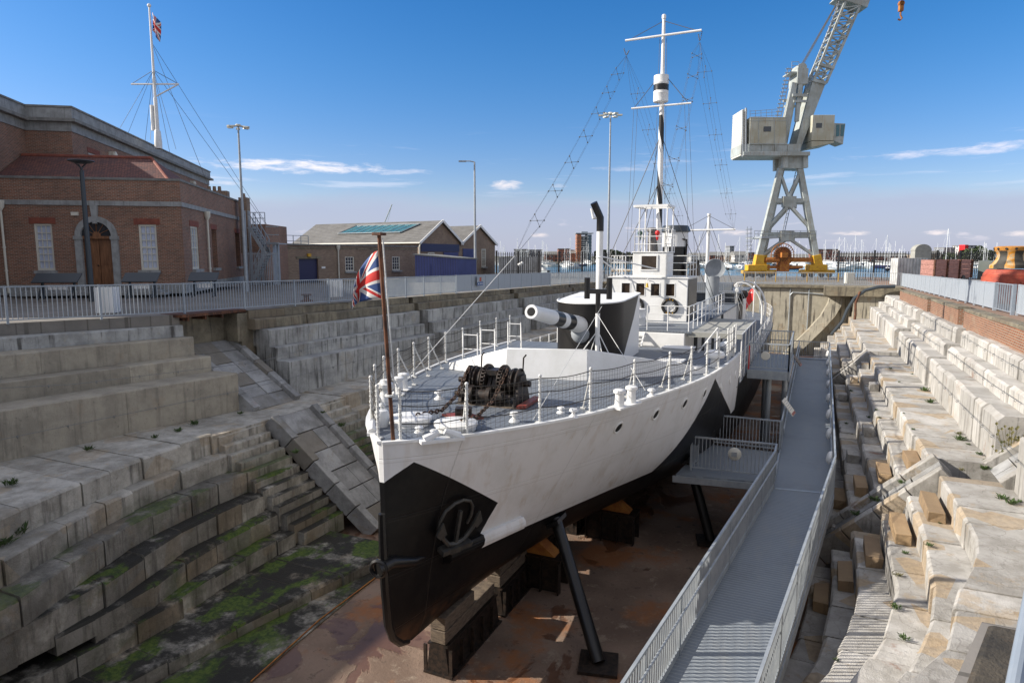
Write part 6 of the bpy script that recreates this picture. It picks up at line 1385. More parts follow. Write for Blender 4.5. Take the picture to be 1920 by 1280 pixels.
for gi in (0, 1):
    o = g0 + gd * half * gi; zr = 6.05 - .25 * gi
    mb = MB(); A0, A1 = o, o + gd * half; ap_ = o + gd * half / 2
    mb.add([V((*A0.xy, -.7)), V((*A1.xy, -.7)), V((*A1.xy, ze)), V((*ap_.xy, zr - .1)), V((*A0.xy, ze))], [(0, 1, 2, 3, 4)])
    back = -gn * LR
    if gi == 0: mb.quad(V((*A0.xy, -.7)), V((*(A0 + back).xy, -.7)), V((*(A0 + back).xy, ze)), V((*A0.xy, ze)))
    else: mb.quad(V((*A1.xy, -.7)), V((*(A1 + back).xy, -.7)), V((*(A1 + back).xy, ze)), V((*A1.xy, ze)))
    mb.add([V((*(p + back).xy, z)) for p, z in ((A0, -.7), (A1, -.7), (A1, ze), (ap_, zr - .1), (A0, ze))], [(4, 3, 2, 1, 0)]); part('gable_wall', mb, MT['brick_mid'], WS)
    mb = MB(); f = gn * .3
    for p, q in ((A0 - gd * .25, ap_), (ap_, A1 + gd * .25)):
        zp, zq_ = (ze - .12, zr) if q is ap_ else (zr, ze - .12)
        mb.prism([V((*(p + f).xy, zp)), V((*(q + f).xy, zq_)), V((*(q + back).xy, zq_)), V((*(p + back).xy, zp))], (0, 0, .07))
    rf = part('roof', mb, MT['corr'], WS)
    mb = MB(); mb.beam(V((*(A0 + f * 1.1 - gd * .3).xy, ze - .1)), V((*(ap_ + f * 1.1).xy, zr + .05)), .08, .28); mb.beam(V((*(ap_ + f * 1.1).xy, zr + .05)), V((*(A1 + f * 1.1 + gd * .2).xy, ze - .1)), .08, .28); part('barge_boards', mb, MT['white'], rf)
    if gi == 0:
        mb = MB(); s0 = V((*(A0 - gd * .25).xy, ze - .12)); rr = V((*ap_.xy, zr)); sl = rr - s0; nn = sl.cross(-gn).normalized(); nn = nn if nn.z > 0 else -nn
        q = [s0 + sl * f1_ - gn * f2 + nn * .16 for f1_, f2 in ((.45, 4.0), (.45, 13.8), (.84, 12.2), (.84, 2.4))]
        mb.prism(q, -nn * .08); sk = part('skylight', mb, MT['skylight'], WS); mb = MB()
        for i in range(4): mb.beam(q[i] + nn * .03, q[(i+1) % 4] + nn * .03, .12, .1)
        for k in range(1, 9): mb.beam(q[0].lerp(q[1], k / 9) + nn * .02, q[3].lerp(q[2], k / 9) + nn * .02, .05, .04)
        part('skylight_frame', mb, MT['galv'], sk)
        mb = MB(); mb.tube(V((*(A0 - gd * .3 + f).xy, ze - .1)), V((*(A0 - gd * .3 + back).xy, ze - .1)), .09, n=8); part('gutter', mb, MT['cream'], rf)
mb = MB(); o = g0 + gn * .03; mb.prism([V((*(o + gd * .2).xy, 2.5)), V((*(o + gd * (half * .95)).xy, 2.5)), V((*(o + gd * (half * .95)).xy, 3.4)), V((*(o + gd * .2).xy, 3.4))], gn * .06); part('fascia', mb, MT['navy'], WS)
for s0, s1, zz0, zz1, m_ in ((.55, .93, -.6, 2.45, 'boards_blue'), (1.05, 1.42, -.6, 2.9, 'boards_blue')):
    mb = MB(); mb.prism([V((*(o + gd * half * s).xy, z)) for s, z in ((s0, zz0), (s1, zz0), (s1, zz1), (s0, zz1))], gn * .05); part('sliding_door', mb, MT[m_], WS)
for s0, z0, z1, w in ((.18, 1.2, 2.4, 1.2), (1.58, .6, 2.9, 1.0)): sash(WS, g0 + gd * half * s0 + gn * .14, gd, gn, w, z0, z1, 'glass', 3, 5)
mb = MB(); mb.path([V((*(g0 - gd * .1 + gn * .2).xy, 3.4)), V((*(g0 - gd * .3 + gn * .2).xy, 3.0)), V((*(g0 - gd * .3 + gn * .2).xy, -.3))], .08, 8); part('downpipe', mb, MT['cream'], WS)
BS = thing('shed', 'small blue weatherboard shed in front of the brick workshop', 'shed', tuple(mbp(835, 66, -.5)))
k0, k1 = mbp(778, 63.5, 0), mbp(857, 66.5, 0); kd = (k1 - k0).normalized(); kn = V((kd.y, -kd.x, 0)); k2 = mbp(893, 71.5, 0)
mb = MB(); P3 = [k0, k1, k2, k0 + (k2 - k1)]; Zs = [2.1, 1.75, 1.65, 2.05]
mb.add([V((*p.xy, -.7)) for p in P3] + [V((*p.xy, z)) for p, z in zip(P3, Zs)], [(0,1,5,4),(1,2,6,5),(2,3,7,6),(3,0,4,7)])
part('wall', mb, MT['boards_blue'], BS)
mb = MB(); ce = (k0 + k2) / 2; mb.prism([V((*(ce + (p - ce) * 1.06).xy, z)) for p, z in zip(P3, Zs)], (0, 0, .12)); part('roof', mb, mat('felt_roof', (.16,.17,.17), (.22,.22,.21), 2, .9), BS)
L = (k1 - k0).length; mb = MB(); q = k0 + kd * L * .37 + kn * .02; mb.prism([V((*q.xy, -.6)), V((*(q + kd * 1.6).xy, -.6)), V((*(q + kd * 1.6).xy, 1.25)), V((*q.xy, 1.25))], kn * .04); part('door', mb, MT['boards_blue'], BS)
# benches / display panels before the house
def panel(u0, u1, d, label):
    p = at((u0 + u1) / 2, 480, d); c = V((p.x, p.y, 0)); t = thing('display_panel', label, 'display panel', tuple(c), 'slanted display panels before the house'); w = (u1 - u0) / 1250 * d / 2
    mb = MB(); mb.obox(c + ZU * .98, DB * w, (DA * .30 + ZU * .2), (DA * -.2 + ZU * .3).normalized() * .025); part('panel', mb, MT['asphalt'], t)
    for s in (-.7, .7): mb = MB(); mb.beam(c + DB * (w * s) + DA * .1, c + DB * (w * s) + DA * .1 + ZU * .95, .08, .08); mb.beam(c + DB * (w * s) - DA * .45, c + DB * (w * s) + DA * .15 + ZU * .8, .06, .06); part('leg', mb, MT['asphalt'], t)
    mb = MB()
    for k in range(4): mb.obox(c + DB * (w * (-.3 + .22 * k)) - DA * .05 + ZU * .55, DB * .09, DA * .02, ZU * .11)
    part('white_tags', mb, MT['white'], t)
panel(64, 142, 31, 'dark slanted display panel left of the arched door'); panel(231, 292, 32, 'dark slanted display panel under the right hand sash window'); panel(354, 405, 33, 'dark slanted display panel at the corner of the brick house')
def bin_(u, d, label):
    p = at(u, 480, d); c = V((p.x, p.y, zq(p.y))); t = thing('litter_bin', label, 'bin', tuple(c), 'white slatted bins'); mb = MB()
    for sx, sy in ((1, 0), (-1, 0), (0, 1), (0, -1)):
        for k in range(4): o = (DB * sx + DA * sy) * .3 + (DA * sx + DB * sy) * (-.225 + .15 * k); mb.obox(c + o + ZU * .48, (DA * sx + DB * sy) * .065, (DB * sx + DA * sy) * .015, ZU * .46)
    part('slats', mb, MT['white'], t); mb = MB(); mb.obox(c + ZU * .45, DB * .27, DA * .27, ZU * .42); part('liner', mb, MT['galv'], t)
bin_(195, 24.2, 'white slatted bin behind the railing beside the lamp post'); bin_(628, 36, 'white slatted bin behind the railing by the navy door')
mb = MB(); p = at(572, 480, 32); c = V((p.x, p.y, zq(p.y))); mb.lathe([(.3,0),(.3,.04),(.14,.1),(.13,.26),(.24,.3),(.24,.36),(0,.37)], c, ZU, 16); single('mooring_bollard', mb, MT['rust'], 'small rusty bollard at the foot of the left railing', 'bollard', smooth=40)
mb = MB(); p = at(1595, 480, 66.5); c = V((p.x, p.y, zq(p.y))); mb.obox(c + ZU * .55, RT * .38, FH * .3, ZU * .55); single('concrete_post', mb, MT['cream'], 'short cream concrete post in the railing right of the crane', 'post', bevel=.03)
# ================================================================ lamps
def base_pt(u, d): p = at(u, 480, d); return V((p.x, p.y, zq(p.y)))
b = base_pt(166, 31); zt = at(156, 320, 31).z; t = thing('street_lamp', 'dark grey lamp post with a broad saucer head in front of the arched door', 'street lamp', tuple(b))
mb = MB(); mb.tube(b, V((*b.xy, zt)), .13, .09, 14); part('post', mb, MT['asphalt'], t, smooth=40)
mb = MB(); c = V((*b.xy, zt)); mb.lathe([(.04, 0), (.06, .12)], c, ZU, 10)
for k in range(4): a_ = k * math.pi / 2 + .4; mb.tube(c + ZU * .1, c + V((.3 * math.cos(a_), .3 * math.sin(a_), .36)), .02, n=6)
mb.lathe([(.0,.32),(.28,.33),(.55,.42),(.52,.45),(.0,.47)], c, ZU, 24); part('lamp_head', mb, MT['asphalt'], t, smooth=40)
def mast_lamp(u, d, vtop, label, r, q):
    b = base_pt(u, d); zt = at(u, vtop, d).z; t = thing('mast_lamp', label, 'mast lamp', tuple(b), 'tall mast lamps with clustered floodlights'); mb = MB(); mb.tube(b, V((*b.xy, zt)), r, r * .45, 12); part('mast', mb, MT['galv'], t, smooth=40)
    c = V((*b.xy, zt)); k_ = r / .16; mb = MB(); mb.lathe([(.1*q,0),(.35*q,.05*q),(.4*q,.18*q),(.3*q,.32*q),(0,.36*q)], c, ZU, 14); part('hub', mb, MT['cream'], t, smooth=40)
    for k in range(6):
        a_ = k * math.pi / 3 + .3; dd = V((math.cos(a_), math.sin(a_), 0)); mb = MB(); mb.tube(c + ZU * .08, c + dd * q, .04, n=6); mb.obox(c + dd * 1.15 * q - ZU * .03, dd * .34 * q, dd.cross(ZU) * .25 * q, (ZU * .08 + dd * .03) * q); part('floodlight', mb, MT['cream'], t)
mast_lamp(459, 42, 238, 'tall mast lamp with clustered floodlights beside the brick house', .12, .46); mast_lamp(1140, 96, 216, 'tall mast lamp with clustered floodlights behind the ship bridge', .22, 1.1)
b = base_pt(891, 73); zt = at(891, 304, 73).z; t = thing('street_lamp', 'slim grey street lamp with one short arm beside the blue shed', 'street lamp', tuple(b)); mb = MB(); mb.tube(b, V((*b.xy, zt)), .15, .09, 12); part('post', mb, MT['galv'], t, smooth=40)
mb = MB(); c = V((*b.xy, zt)); mb.path([c, c - RT * .5 + ZU * .1, c - RT * 1.0 + ZU * .1], .06, 8); mb.obox(c - RT * 1.3 + ZU * .08, RT * .4, FH * .16, ZU * .07); part('lamp_arm', mb, MT['galv'], t)
# ================================================================ crane
D = 80.0
CDIR = V((at(1478, 480, 80).x, at(1478, 480, 80).y, 0)).normalized(); CDIR = (CDIR * 1.0 + RT * .035).normalized()
def cp(u, v, o=0.0): return at(u, v, D) + CDIR * o
def cpf(u, v, o=0.0): return at(u, v, D) + FH * o
CR0 = base_pt(1475, D)
CT = thing('dock_crane', 'tall pale grey portal crane with lattice jib on a yellow base', 'crane', tuple(CR0))
def cpart(name, mb, m, smooth=0, parent=None, bevel=0): return part(name, mb, MT[m], parent or CT, smooth, bevel)
def leg(mb, u0, v0, u1, v1, w0, w1, o0, o1):
    p, q = cp(u0, v0, o0), cp(u1, v1, o1); d = (q - p).normalized(); s_ = d.cross(FH).normalized()
    A_ = [p - s_*w0 - FH*w0, p + s_*w0 - FH*w0, p + s_*w0 + FH*w0, p - s_*w0 + FH*w0]; B_ = [q - s_*w1 - FH*w1, q + s_*w1 - FH*w1, q + s_*w1 + FH*w1, q - s_*w1 + FH*w1]
    mb.add(A_ + B_, [(0,1,5,4),(1,2,6,5),(2,3,7,6),(3,0,4,7),(0,3,2,1),(4,5,6,7)])
HO = 2.6
for (u0, u1) in ((1426, 1464), (1529, 1500)):
    for o, in ((-HO,), (HO,)):
        mb = MB(); leg(mb, u0, 480, u1, 318, .33, .29, o, o * .35); cpart('portal_leg', mb, 'crane')
for o in (-HO, HO):
    k = lambda v: o * (1 - .65 * (480 - v) / 162)
    mb = MB()
    for u0, v0, u1, v1, w in ((1440, 441, 1522, 441, .26), (1452, 378, 1510, 378, .22)): mb.beam(cp(u0, v0, k(v0)), cp(u1, v1, k(v1)), w * 2, w * 2.2, ZU)
    for u0, v0, u1, v1 in ((1477, 446, 1432, 478), (1477, 446, 1525, 478), (1480, 385, 1440, 428), (1480, 385, 1519, 428), (1479, 372, 1466, 334), (1479, 372, 1498, 330)): mb.beam(cp(u0, v0, k(v0)), cp(u1, v1, k(v1)), .28, .4, FH)
    for u, v in ((1476, 443), (1480, 380)): mb.obox(cp(u, v, k(v)), RT * .75, FH * .3, ZU * .6)
    cpart('portal_bracing', mb, 'crane')
mb = MB()
for o in (-HO, HO): mb.beam(cp(1418, 434, o), cp(1530, 434, o), .05, .05); mb.beam(cp(1418, 440, o), cp(1530, 440, o), .05, .05); [mb.beam(cp(u, 434, o), cp(u, 446, o), .05, .05, RT) for u in range(1418, 1531, 14)]
mb.obox(cp(1427, 446, 0), RT * .9, FH * HO, ZU * .12); cpart('gallery', mb, 'galv')
mb = MB()
for du in (0, 4): mb.beam(cp(1466 + du, 440, 0), cp(1492 + du, 322, 0), .07, .07)
for k in range(16): mb.beam(cp(lerp(1466, 1492, k / 15), lerp(440, 322, k / 15), 0), cp(lerp(1470, 1496, k / 15), lerp(440, 322, k / 15), 0), .05, .05)
for u in (1401, 1408): mb.beam(cp(u, 500, 0), cp(u, 425, 0), .06, .06, RT)
for k in range(9): mb.ring(cp(1404, 430 + k * 7.5, 0), ZU, .4, .03, 10, 4)
cpart('ladders', mb, 'galv')
for o in (-HO, HO):
  for lo in (0, 1):
    mb = MB()
    for u in (1424, 1532)[lo:lo+1]: leg(mb, u, 497, u + (3 if u < 1480 else -3), 478, .5, .45, o, o)
    for u0, u1 in ((1403, 1438), (1514, 1547))[lo:lo+1]: a, b = cp(u0, 505, o), cp(u1, 497, o); mb.obox((a + b) / 2, RT * ((b - a).dot(RT) / 2), FH * .6, ZU * .32)
    for u0, u1 in ((1395, 1452), (1500, 1562))[lo:lo+1]: a = (cp(u0, 509, o) + cp(u1, 509, o)) / 2; mb.obox(a, RT * ((u1 - u0) / 1250 * D / 2), FH * .4, ZU * .18)
    cpart('bogie', mb, 'yellow', bevel=.03)
for o in (-HO, HO):
    for u in (1402, 1416, 1432, 1446, 1508, 1522, 1540, 1554): mb = MB(); mb.lathe([(.3, -.12), (.33, -.06), (.33, .06), (.3, .12)], cp(u, 514, o), FH, 14); cpart('wheel', mb, 'iron', 40)
mb = MB(); mb.beam(cp(1428, 487, -HO), cp(1530, 487, -HO), .5, .5); mb.beam(cp(1440, 500, -HO), cp(1505, 500, -HO), .35, .35); mb.obox(cp(1470, 494, -HO), RT * .55, FH * .5, ZU * .9); mb.tube(cp(1438, 487, -HO - .3), cp(1462, 487, -HO - .3), .3, n=10); cpart('travel_gear', mb, 'orange_rust')
rc = cp(1469, 478, -HO - .3); mb = MB(); mb.lathe([(.15, -.25), (.95, -.22), (.95, .22), (.15, .25)], rc, FH, 30)
RL = cpart('cable_reel', mb, 'rust', 40); mb = MB(); mb.ring(rc, FH, 1.32, .05, 32, 6)
for k in range(24): a_ = 2 * math.pi * k / 24; dd = RT * math.cos(a_) + ZU * math.sin(a_); mb.beam(rc + dd * .25 - FH * .25, rc + dd * 1.32 - FH * .25, .05, .05)
mb.obox(rc - FH * .5, RT * .35, FH * .25, ZU * .3); cpart('reel_spokes', mb, 'orange_rust', parent=RL)
# slewing column and machinery house
mb = MB()
for u, o in ((1463, -1.3), (1500, -1.3), (1463, 1.3), (1500, 1.3)): mb.beam(cpf(u, 318, o), cpf(u, 296, o), .55, .55, RT)
mb.obox(cpf(1481.5, 306, 0), RT * 1.05, FH * 1.2, ZU * .75); cpart('slewing_column', mb, 'crane')
mb = MB(); a, b = cpf(1383, 298, 0), cpf(1505, 291, 0)
mb.obox((a + b) / 2 + ZU * .1, RT * ((b - a).dot(RT) / 2), FH * 2.0, ZU * .22); mb.obox(cpf(1434, 284, 0) , RT * ((1467 - 1391) / 1250 * D / 2 + 1.0), FH * 1.8, ZU * .55); cpart('bed_frame', mb, 'crane', bevel=.02)
for k in range(4): mb = MB(); mb.obox(cpf(1394 + k * 24, 284, -1.86), RT * .06, FH * .06, ZU * .55); cpart('frame_rib', mb, 'crane')
mb = MB(); a, b = cpf(1394, 276, 0), cpf(1463, 226, 0); mb.obox((a + b) / 2, RT * ((b - a).dot(RT) / 2), FH * 1.9, ZU * ((b.z - a.z) / 2)); MH = cpart('machinery_house', mb, 'crane_cream', bevel=.03)
mb = MB()
for v in (227.5, 233): mb.beam(cpf(1394, v, -1.92), cpf(1463, v - .5, -1.92), .04, .06)
for u in (1394.5, 1411, 1440, 1462): mb.beam(cpf(u, 227, -1.92), cpf(u, 275, -1.92), .06, .04, FH)
mb.beam(cpf(1394, 275, -1.92), cpf(1463, 275, -1.92), .08, .1); cpart('panel_battens', mb, 'crane', parent=MH)
mb = MB(); c = cpf(1427, 248, -1.92); mb.obox(c, RT * .42, FH * .03, ZU * .28); cpart('house_window', mb, 'glass', parent=MH)
mb = MB(); a, b = cpf(1508, 269, 0), cpf(1551, 222, 0); mb.obox((a + b) / 2, RT * ((b - a).dot(RT) / 2), FH * 1.9, ZU * ((b.z - a.z) / 2)); mb.prism([cpf(1508, 281, -1.9), cpf(1508, 270, -1.9), cpf(1549, 270, -1.9), cpf(1549, 273, -1.9)], FH * 3.8); FHs = cpart('front_house', mb, 'crane_cream', bevel=.03)
mb = MB(); c = cpf(1521.5, 241.5, -1.92); mb.obox(c, RT * .33, FH * .03, ZU * .26); cpart('house_window', mb, 'glass', parent=FHs)
mb = MB(); mb.prism([cpf(1551, 268, -1.6), cpf(1568, 275, -1.6), cpf(1572.5, 237, -1.6), cpf(1551, 236, -1.6)], FH * 1.9); CB = cpart('operator_cab', mb, 'crane', bevel=.02)
mb = MB(); mb.prism([cpf(1555, 261, -1.63), cpf(1561, 260, -1.63), cpf(1561.5, 239, -1.63), cpf(1555.5, 239, -1.63)], FH * .02); mb.prism([cpf(1563, 260, -1.63), cpf(1568.5, 260, -1.63), cpf(1571, 238.5, -1.63), cpf(1564, 239, -1.63)], FH * .02); cpart('cab_window', mb, 'glass_blue', parent=CB)
mb = MB()
for k in range(26): z0 = cpf(1385, 296, 0).z; z1 = cpf(1385, 211, 0).z; mb.obox(V((*cpf(1385.5, 250, 0).xy, lerp(z0, z1, (k + .5) / 26))), RT * .26, FH * 1.7, ZU * .085)
cpart('counterweight_plates', mb, 'cream'); mb = MB(); mb.tube(cpf(1388.5, 298, -1.75), cpf(1388.5, 209, -1.75), .11, n=8); mb.tube(cpf(1382.5, 298, -1.75), cpf(1382.5, 213, -1.75), .08, n=8); cpart('counterweight_tubes', mb, 'galv')
# A-frame
mb = MB()
for o in (-1.3, 1.3):
    leg(mb, 1464, 284, 1489, 160, .38, .3, o, o * .75); leg(mb, 1494, 232, 1500, 160, .2, .24, o, o * .75)
    mb.beam(cpf(1477, 184, o), cpf(1505, 184, o), .3, .3); mb.beam(cpf(1479, 195, o), cpf(1503, 195, o), .25, .25)
mb.obox(cpf(1497, 148, 0), RT * .6, FH * 1.2, ZU * .85); mb.lathe([(.5, -1.0), (.5, 1.0)], cpf(1498, 131, 0), FH, 18); mb.obox(cpf(1484, 140, 0), RT * .6, FH * 1, ZU * .07); cpart('a_frame', mb, 'crane')
mb = MB()
for du in (0, 7): mb.beam(cpf(1451 + du, 222, -1), cpf(1471 + du, 132, -1), .07, .07)
for k in range(13): u, v = lerp(1451, 1471, k / 12), lerp(220, 134, k / 12); mb.beam(cpf(u - 4, v, -1), cpf(u + 7, v, -1), .06, .12)
for v in (213, 218, 224): mb.beam(cpf(1396, v + 2, -1.8), cpf(1450, v - 2, -1.8), .04, .04)
for k in range(6): mb.beam(cpf(1396 + 10 * k, 228, -1.8), cpf(1396 + 10 * k, 213, -1.8), .04, .04, RT)
for u in (1478, 1491): mb.beam(cpf(u, 136, -1), cpf(u, 121, -1), .05, .05, RT)
mb.beam(cpf(1478, 121, -1), cpf(1491, 121, -1), .05, .05); mb.beam(cpf(1478, 128, -1), cpf(1491, 128, -1), .05, .05); cpart('walkways', mb, 'galv')
# jib: solid foot then lattice
def jx(f): return lerp(1487, 1574, f) , lerp(283, 5, f)            # lower (left) chord
mb = MB()
for o in (-1.05, 1.05): mb.prism([cpf(1483, 282, o - .12), cpf(1493, 282, o - .12), cpf(1541, 160, o * .8 - .12), cpf(1517, 155, o * .8 - .12)], FH * .24)
mb.prism([cpf(1483, 282, -1.1), cpf(1517, 155, -.9), cpf(1517, 155, .9), cpf(1483, 282, 1.1)], RT * .15); cpart('jib_foot', mb, 'crane')
L0, L1, R0_, R1_ = (1518, 158), (1580, 6), (1542, 160), (1612, 2)
mb = MB()
for o in (-.9, .9):
    mb.beam(cpf(*L0, o), cpf(*L1, o * .8), .26, .26, FH); mb.beam(cpf(*R0_, o), cpf(*R1_, o * .8), .26, .26, FH)
    n = 11
    for k in range(n):
        f0, f1 = k / n, (k + 1) / n; a = [lerp(L0[i], L1[i], f0) for i in (0, 1)]; b = [lerp(R0_[i], R1_[i], f1) for i in (0, 1)]; c = [lerp(R0_[i], R1_[i], f0) for i in (0, 1)]; e = [lerp(L0[i], L1[i], f1) for i in (0, 1)]
        mb.beam(cpf(*(a if k % 2 else c), o), cpf(*(b if k % 2 else e), o), .13, .13, FH); mb.beam(cpf(*a, o), cpf(*c, o), .11, .11, FH)
for k in range(12):
    f = k / 11; a = [lerp(L0[i], L1[i], f) for i in (0, 1)]; c = [lerp(R0_[i], R1_[i], f) for i in (0, 1)]; mb.beam(cpf(*a, -.9), cpf(*a, .9), .11, .11); mb.beam(cpf(*c, -.9), cpf(*c, .9), .11, .11)
for q0, q1 in (((1517, 155), (1541, 161)), ((1528, 125), (1556, 133))): mb.beam(cpf(*q0, -1.0), cpf(*q1, -1.0), .3, .3, FH)
cpart('jib_lattice', mb, 'crane')
mb = MB()
for du in (-22, -14): mb.beam(cpf(1536 + du, 158, -.6), cpf(1592 + du, 2, -.6), .08, .08)
for k in range(16): u, v = lerp(1515, 1571, k / 15), lerp(156, 3, k / 15); mb.beam(cpf(u - 4, v, -.6), cpf(u + 10, v, -.6), .05, .12)
cpart('jib_ladder', mb, 'galv')
mb = MB(); mb.prism([cpf(1562, 2, -1.0), cpf(1600, 14, -1.0), cpf(1618, 20, -1.0), cpf(1624, 2, -1.0), cpf(1615, -8, -1.0), cpf(1575, -14, -1.0)], FH * 2.0); cpart('jib_head', mb, 'crane')
mb = MB()
for du in (0, 2.5, 5, 8): mb.tube(cpf(1496 + du, 128, -.5 + .1 * du), cpf(1570 + du * .8, 0, -.5 + .1 * du), .03, n=5)
hk = cpf(1689, 20, 0); mb.tube(hk + ZU * .6, hk + ZU * 6, .03, n=5); mb.tube(hk + ZU * 6, cpf(1620, -30, 0), .03, n=5); cpart('hoist_ropes', mb, 'wire')
mb = MB(); mb.obox(hk + ZU * .45, RT * .22, FH * .2, ZU * .55); mb.lathe([(.3, -.2), (.3, .2)], hk + ZU * .75, FH, 14); mb.path([hk - ZU * .1, hk - ZU * .5, hk - ZU * .85 + RT * .2, hk - ZU * 1.05, hk - ZU * .95 - RT * .25], .1, 6); cpart('hook_block', mb, 'orange_rust', 1)
# ================================================================ wagon, capstan, cabinets on the right quay
WGd = 53
def wp(u, d): p = at(u, 480, d); return V((p.x, p.y, 0))
w0, w1, w2 = wp(1728, 54), wp(1753, 50.5), wp(1823, 55); zb, zt = at(1753, 524, 50.5).z, at(1753, 487, 50.5).z
WG = thing('wagon', 'faded red plank railway wagon standing behind the right railing', 'wagon', (w1.x, w1.y, zb - .6))
w3 = w0 + (w2 - w1); th = .08; mb = MB()
for a, b in ((w0, w1), (w1, w2), (w2, w3), (w3, w0)):
    dd = (b - a).normalized(); nn = V((dd.y, -dd.x, 0)); 
    for k in range(4): z0 = lerp(zb, zt, k / 4); z1 = lerp(zb, zt, (k + 1) / 4) - .02; mb.prism([V((*a.xy, z0)), V((*b.xy, z0)), V((*b.xy, z1)), V((*a.xy, z1))], -nn * th)
part('plank_sides', mb, MT['wagon'], WG)
mb = MB(); dd = (w2 - w1).normalized(); nn = V((dd.y, -dd.x, 0))
for f in (.0, .33, .66, 1.0):
    mb = MB(); c = w1.lerp(w2, f) + nn * .05; mb.obox(V((*c.xy, (zb + zt) / 2)), dd * .09, nn * .05, ZU * (zt - zb) / 2)
    for k in range(6): c = w1.lerp(w2, f) + nn * .11; mb.ball(V((*c.xy, lerp(zb + .1, zt - .1, k / 5))), .045, 6)
    part('iron_strap', mb, MT['rust'], WG)
mb = MB()
for f in (.22, .78): c = w1.lerp(w2, f) + nn * .02; mb.lathe([(.35, -.07), (.38, 0), (.35, .07)], V((*c.xy, zb - .12)), nn, 18)
part('wheels', mb, MT['iron'], WG, smooth=40); mb = MB(); ce = (w0 + w2) / 2; mb.obox(V((*ce.xy, zb - .05)), dd * (w2 - w1).length / 2 * .95, nn * .5, ZU * .08); part('chassis', mb, MT['iron'], WG)
kc = at(1897, 480, 33.5); kz = zq(kc.y); kb = V((kc.x, kc.y, kz)); zk_ = lambda v: at(1897, v, 33.5).z
CPs = thing('capstan', 'large rust red dockside capstan with orange and black waisted head', 'capstan', tuple(kb))
mb = MB(); mb.lathe([(1.15, 0), (1.15, zk_(535) - kz), (1.18, zk_(534) - kz), (1.18, zk_(519) - kz), (1.13, zk_(518.5) - kz), (1.13, zk_(514) - kz), (1.0, zk_(506) - kz), (.97, zk_(505) - kz), (0, zk_(504.5) - kz)], kb, ZU, 40); part('base_drum', mb, MT['capstan_red'], CPs, smooth=14)
mb = MB()
for k in range(14): a_ = 2 * math.pi * k / 14; dd = V((math.cos(a_), math.sin(a_), 0)); mb.obox(kb + dd * 1.17 + ZU * (zk_(545) - kz), dd * .06, dd.cross(ZU) * .05, ZU * .5)
part('drum_ribs', mb, MT['capstan_red'], CPs)
def cap_mat():
    m, t, b = base('rust_and_black_ribs', .7); x = t.xyz(t.pos()); ang = t.math('ARCTAN2', t.math('SUBTRACT', x[1], kb.y), t.math('SUBTRACT', x[0], kb.x)); s = t.math('SINE', t.math('MULTIPLY', ang, 6)); f = t.ramp(s, .1, .3)
    col = t.mix(f, (.05,.045,.035), t.mix(t.ramp(t.noise(t.pos(), 4, 6, .7), .4, .6), (.58,.24,.02), (.42,.33,.20))); top = t.math('GREATER_THAN', x[2], zk_(470)); col = t.mix(top, col, (.50,.22,.04)); C(b, t, col); bump(t, b, t.noise(t.pos(), 9, 5), .3); return m
zz = [(0.92, 503), (.92, 497), (.80, 494), (.66, 486), (.62, 479), (.66, 473), (.74, 470), (.76, 463), (.55, 461.5), (0, 461)]
mb = MB(); mb.lathe([(r, zk_(v) - kz) for r, v in zz], kb, ZU, 36); part('head', mb, cap_mat(), CPs, smooth=40)
for k in range(12): a_ = 2 * math.pi * k / 12; dd = V((math.cos(a_), math.sin(a_), 0)); mb = MB(); mb.tube(kb + dd * .74 + ZU * (zk_(466.5) - kz), kb + dd * .78 + ZU * (zk_(466.5) - kz), .06, n=8); part('bar_socket', mb, MT['dark'], CPs)
mb = MB(); c = base_pt(1855, 31.5) + ZU * .75; mb.ring(c, -FH, .11, .03, 16, 6); mb.ring(c + RT*.19, -FH, .11, .03, 16, 6); single('lifting_rings', mb, MT['white'], 'pair of pale rings hanging on the open gate before the capstan', 'rings')
mb = MB(); c = wp(1850, 58); mb.prism([wp(1836, 58), wp(1872, 56), wp(1884, 60), wp(1848, 62)], (0, 0, 1.6)); single('cabinet', mb, mat('green_grey_cabinet', (.085,.10,.09), (.10,.11,.10), 1, .6), 'dark green grey equipment cabinet left of the capstan', 'cabinet', bevel=.04)
mb = MB(); q = [wp(1671, 63), wp(1685, 60.5), wp(1742, 64)]; mb.prism([V((*q[0].xy, -.6)), V((*q[1].xy, -.6)), V((*q[2].xy, -.6)), V((*(q[0] + q[2] - q[1]).xy, -.6))], (0, 0, at(1685, 484, 60.5).z + .6)); single('storage_container', mb, MT['corr_white'], 'white corrugated metal store behind the corner railing', 'container')
mb = MB(); c = at(1727, 470, 68); rows = []
for i in range(13): a_ = math.pi * i / 12; rows.append([c + RT * (-.85 * math.cos(a_)) + ZU * (.65 * math.sin(a_)) + FH * k for k in (-.4, .4)])
mb.grid(rows); n = len(rows); mb.add([r[0] for r in rows], [tuple(range(n))]); mb.add([r[1] for r in rows], [tuple(reversed(range(n)))]); mb.obox(c - ZU * 1.6, RT * .82, FH * .38, ZU * 1.6); single('round_kiosk', mb, MT['canvas'], 'cream round topped housing behind the white metal store', 'housing')
mb = MB(); c = at(1232, 480, 74); mb.obox(V((*c.xy, .2)), RT * 1.3, FH * .8, ZU * .6); single('orange_skip', mb, MT['capstan_red'], 'orange red barriers stacked behind the far railing left of the ship mast', 'barriers')
mb = MB(); 
for k in range(4): c = at(1150 + k * 9, 508, 76); mb.tube(c - RT * .3, c + RT * .3, .1, n=8)
single('striped_barrier', mb, MT['yellow'], 'yellow and black barrier rail behind the ship bridge', 'barrier')
c = at(975, 480, 86); mb = MB(); mb.obox(V((*c.xy, .6)), RT * 2.7, FH * 2.4, ZU * 1.3); single('white_cabin', mb, MT['corr_white'], 'pale portable cabin behind the left black fence', 'cabin')
